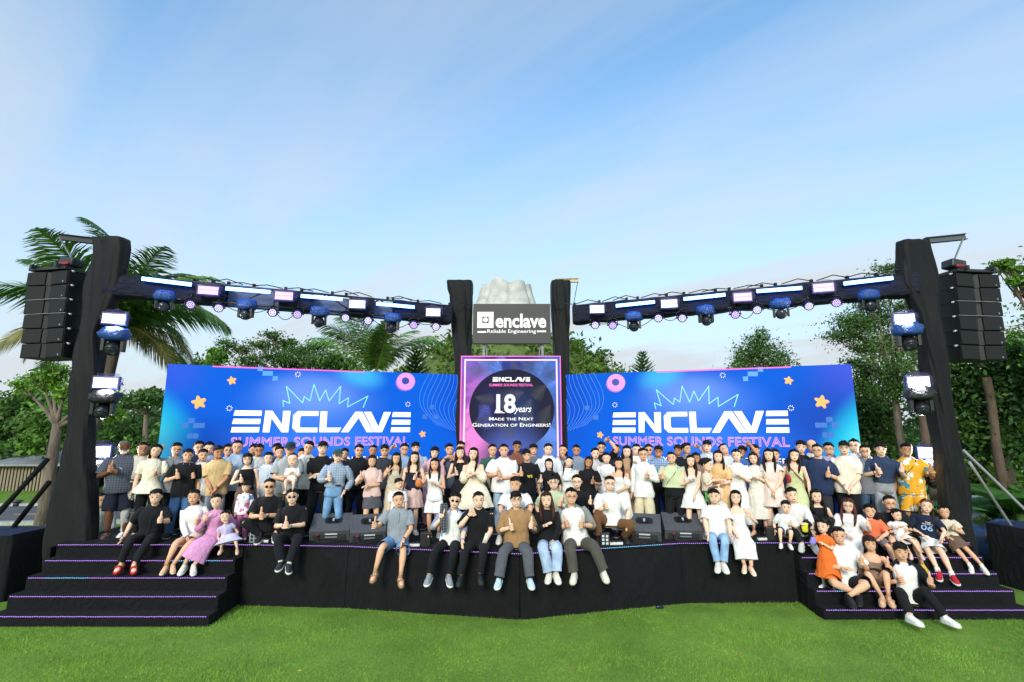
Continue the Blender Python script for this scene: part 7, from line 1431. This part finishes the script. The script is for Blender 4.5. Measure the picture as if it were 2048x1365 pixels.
# ---- background figures
bx_p = aty(196, 1040, 11.6)
q = MB(); q.box((0, 0, .2), (.5, .4, .4), 0, None, .02); o = q.obj('flight_case', mat('1b1c20', .5)); o.location = (bx_p.x, 11.6, 0); tag(o, 'dark case under the man sitting behind the left stairs', 'case')
q = MB(); q.box((0, -.205, .25), (.12, .012, .05)); q.obj('latch', STEEL, o, False)
person(197, 981, ('s', 11.6, .42), 'man in pale grey shirt sitting behind the left stairs in the background', skin='m', hair='crop', top=('lshirt', 'b9bcb8'), bot=kt, L='n', R='l', yaw=1.0, lean=.25, group='people in the background')
person(1954, 965, ('s', 19.0, 0.02), 'distant person in orange top beyond the right tower', skin='t', hair='short', top=('tee', 'd8702c'), bot=(SH, '7f93b8'), L='l', R='l', group='people in the background')
# things held or worn separately
def held(name, label, cat, p, build, mats, rz=0.0):
    q = MB(); build(q); o = q.obj(name, mats); o.location = p; o.rotation_euler = (0, 0, rz); tag(o, label, cat); return o
held('pouch', 'orange round pouch held by the woman in the navy corset top', 'pouch', aty(837, 967, 9.18), lambda q: crumple(q, (0, 0, 0), (.11, .07, .13), 4, 0, .08), mat('c8702c', .6))
held('snack_packet', 'yellow snack packet beside the small boy in dungarees', 'packet', aty(1611, 1056, 8.9), lambda q: crumple(q, (0, 0, 0), (.13, .05, .15), 6, 0, .2), mat('d8d23a', .4))
held('toy_phone', 'purple toy phone in the hands of the orange toddler', 'toy', aty(1626, 1082, 8.32), lambda q: q.box((0, 0, 0), (.07, .05, .1), 0, Matrix.Rotation(.4, 3, 'Y'), .012), mat('8f80d8', .4))
held('handbag', 'red shoulder bag at the side of the pale green dress', 'bag', aty(1577, 958, 9.3), lambda q: crumple(q, (0, 0, 0), (.05, .14, .15), 9, 0, .1), mat('a8283c', .5))
held('folded_fan', 'dark folded hand fan beside the navy jersey', 'fan', aty(1826, 1063, 8.72), lambda q: [q.box((k*.012, 0, -.01*k), (.2, .006, .012), 0, Matrix.Rotation(.25+k*.04, 3, 'Y')) for k in range(6)], mat('4a3c30', .5))
held('green_toy', 'green toy hanging below the toddler boy', 'toy', aty(1414, 990, 9.2), lambda q: q.tube([(0, 0, -.12), (.01, 0, 0), (-.01, 0, .12)], [.03, .045, .035], 10), mat('3fae4a', .4))
held('bandana', 'black patterned scarf hanging from the open blue shirt', 'scarf', aty(887, 1040, 8.33), lambda q: q.rings([[(-.055, 0, .24), (.05, -.01, .26)], [(-.06, -.012, .1), (.06, -.012, .12)], [(-.05, -.02, -.06), (.07, -.016, -.04)], [(0, -.02, -.2), (.06, -.02, -.18)]], 0, (0, 0), False), mat('K23252a:6a6c74'[1:7], .8, 'check', c1='6a6c74'))
held('leaflet', 'white folded leaflet in the hand of the black polo man', 'leaflet', aty(972, 1078, 8.2), lambda q: q.box((0, 0, 0), (.07, .012, .16), 0, Matrix.Rotation(.35, 3, 'Y')), mat('d8d2c4', .7))
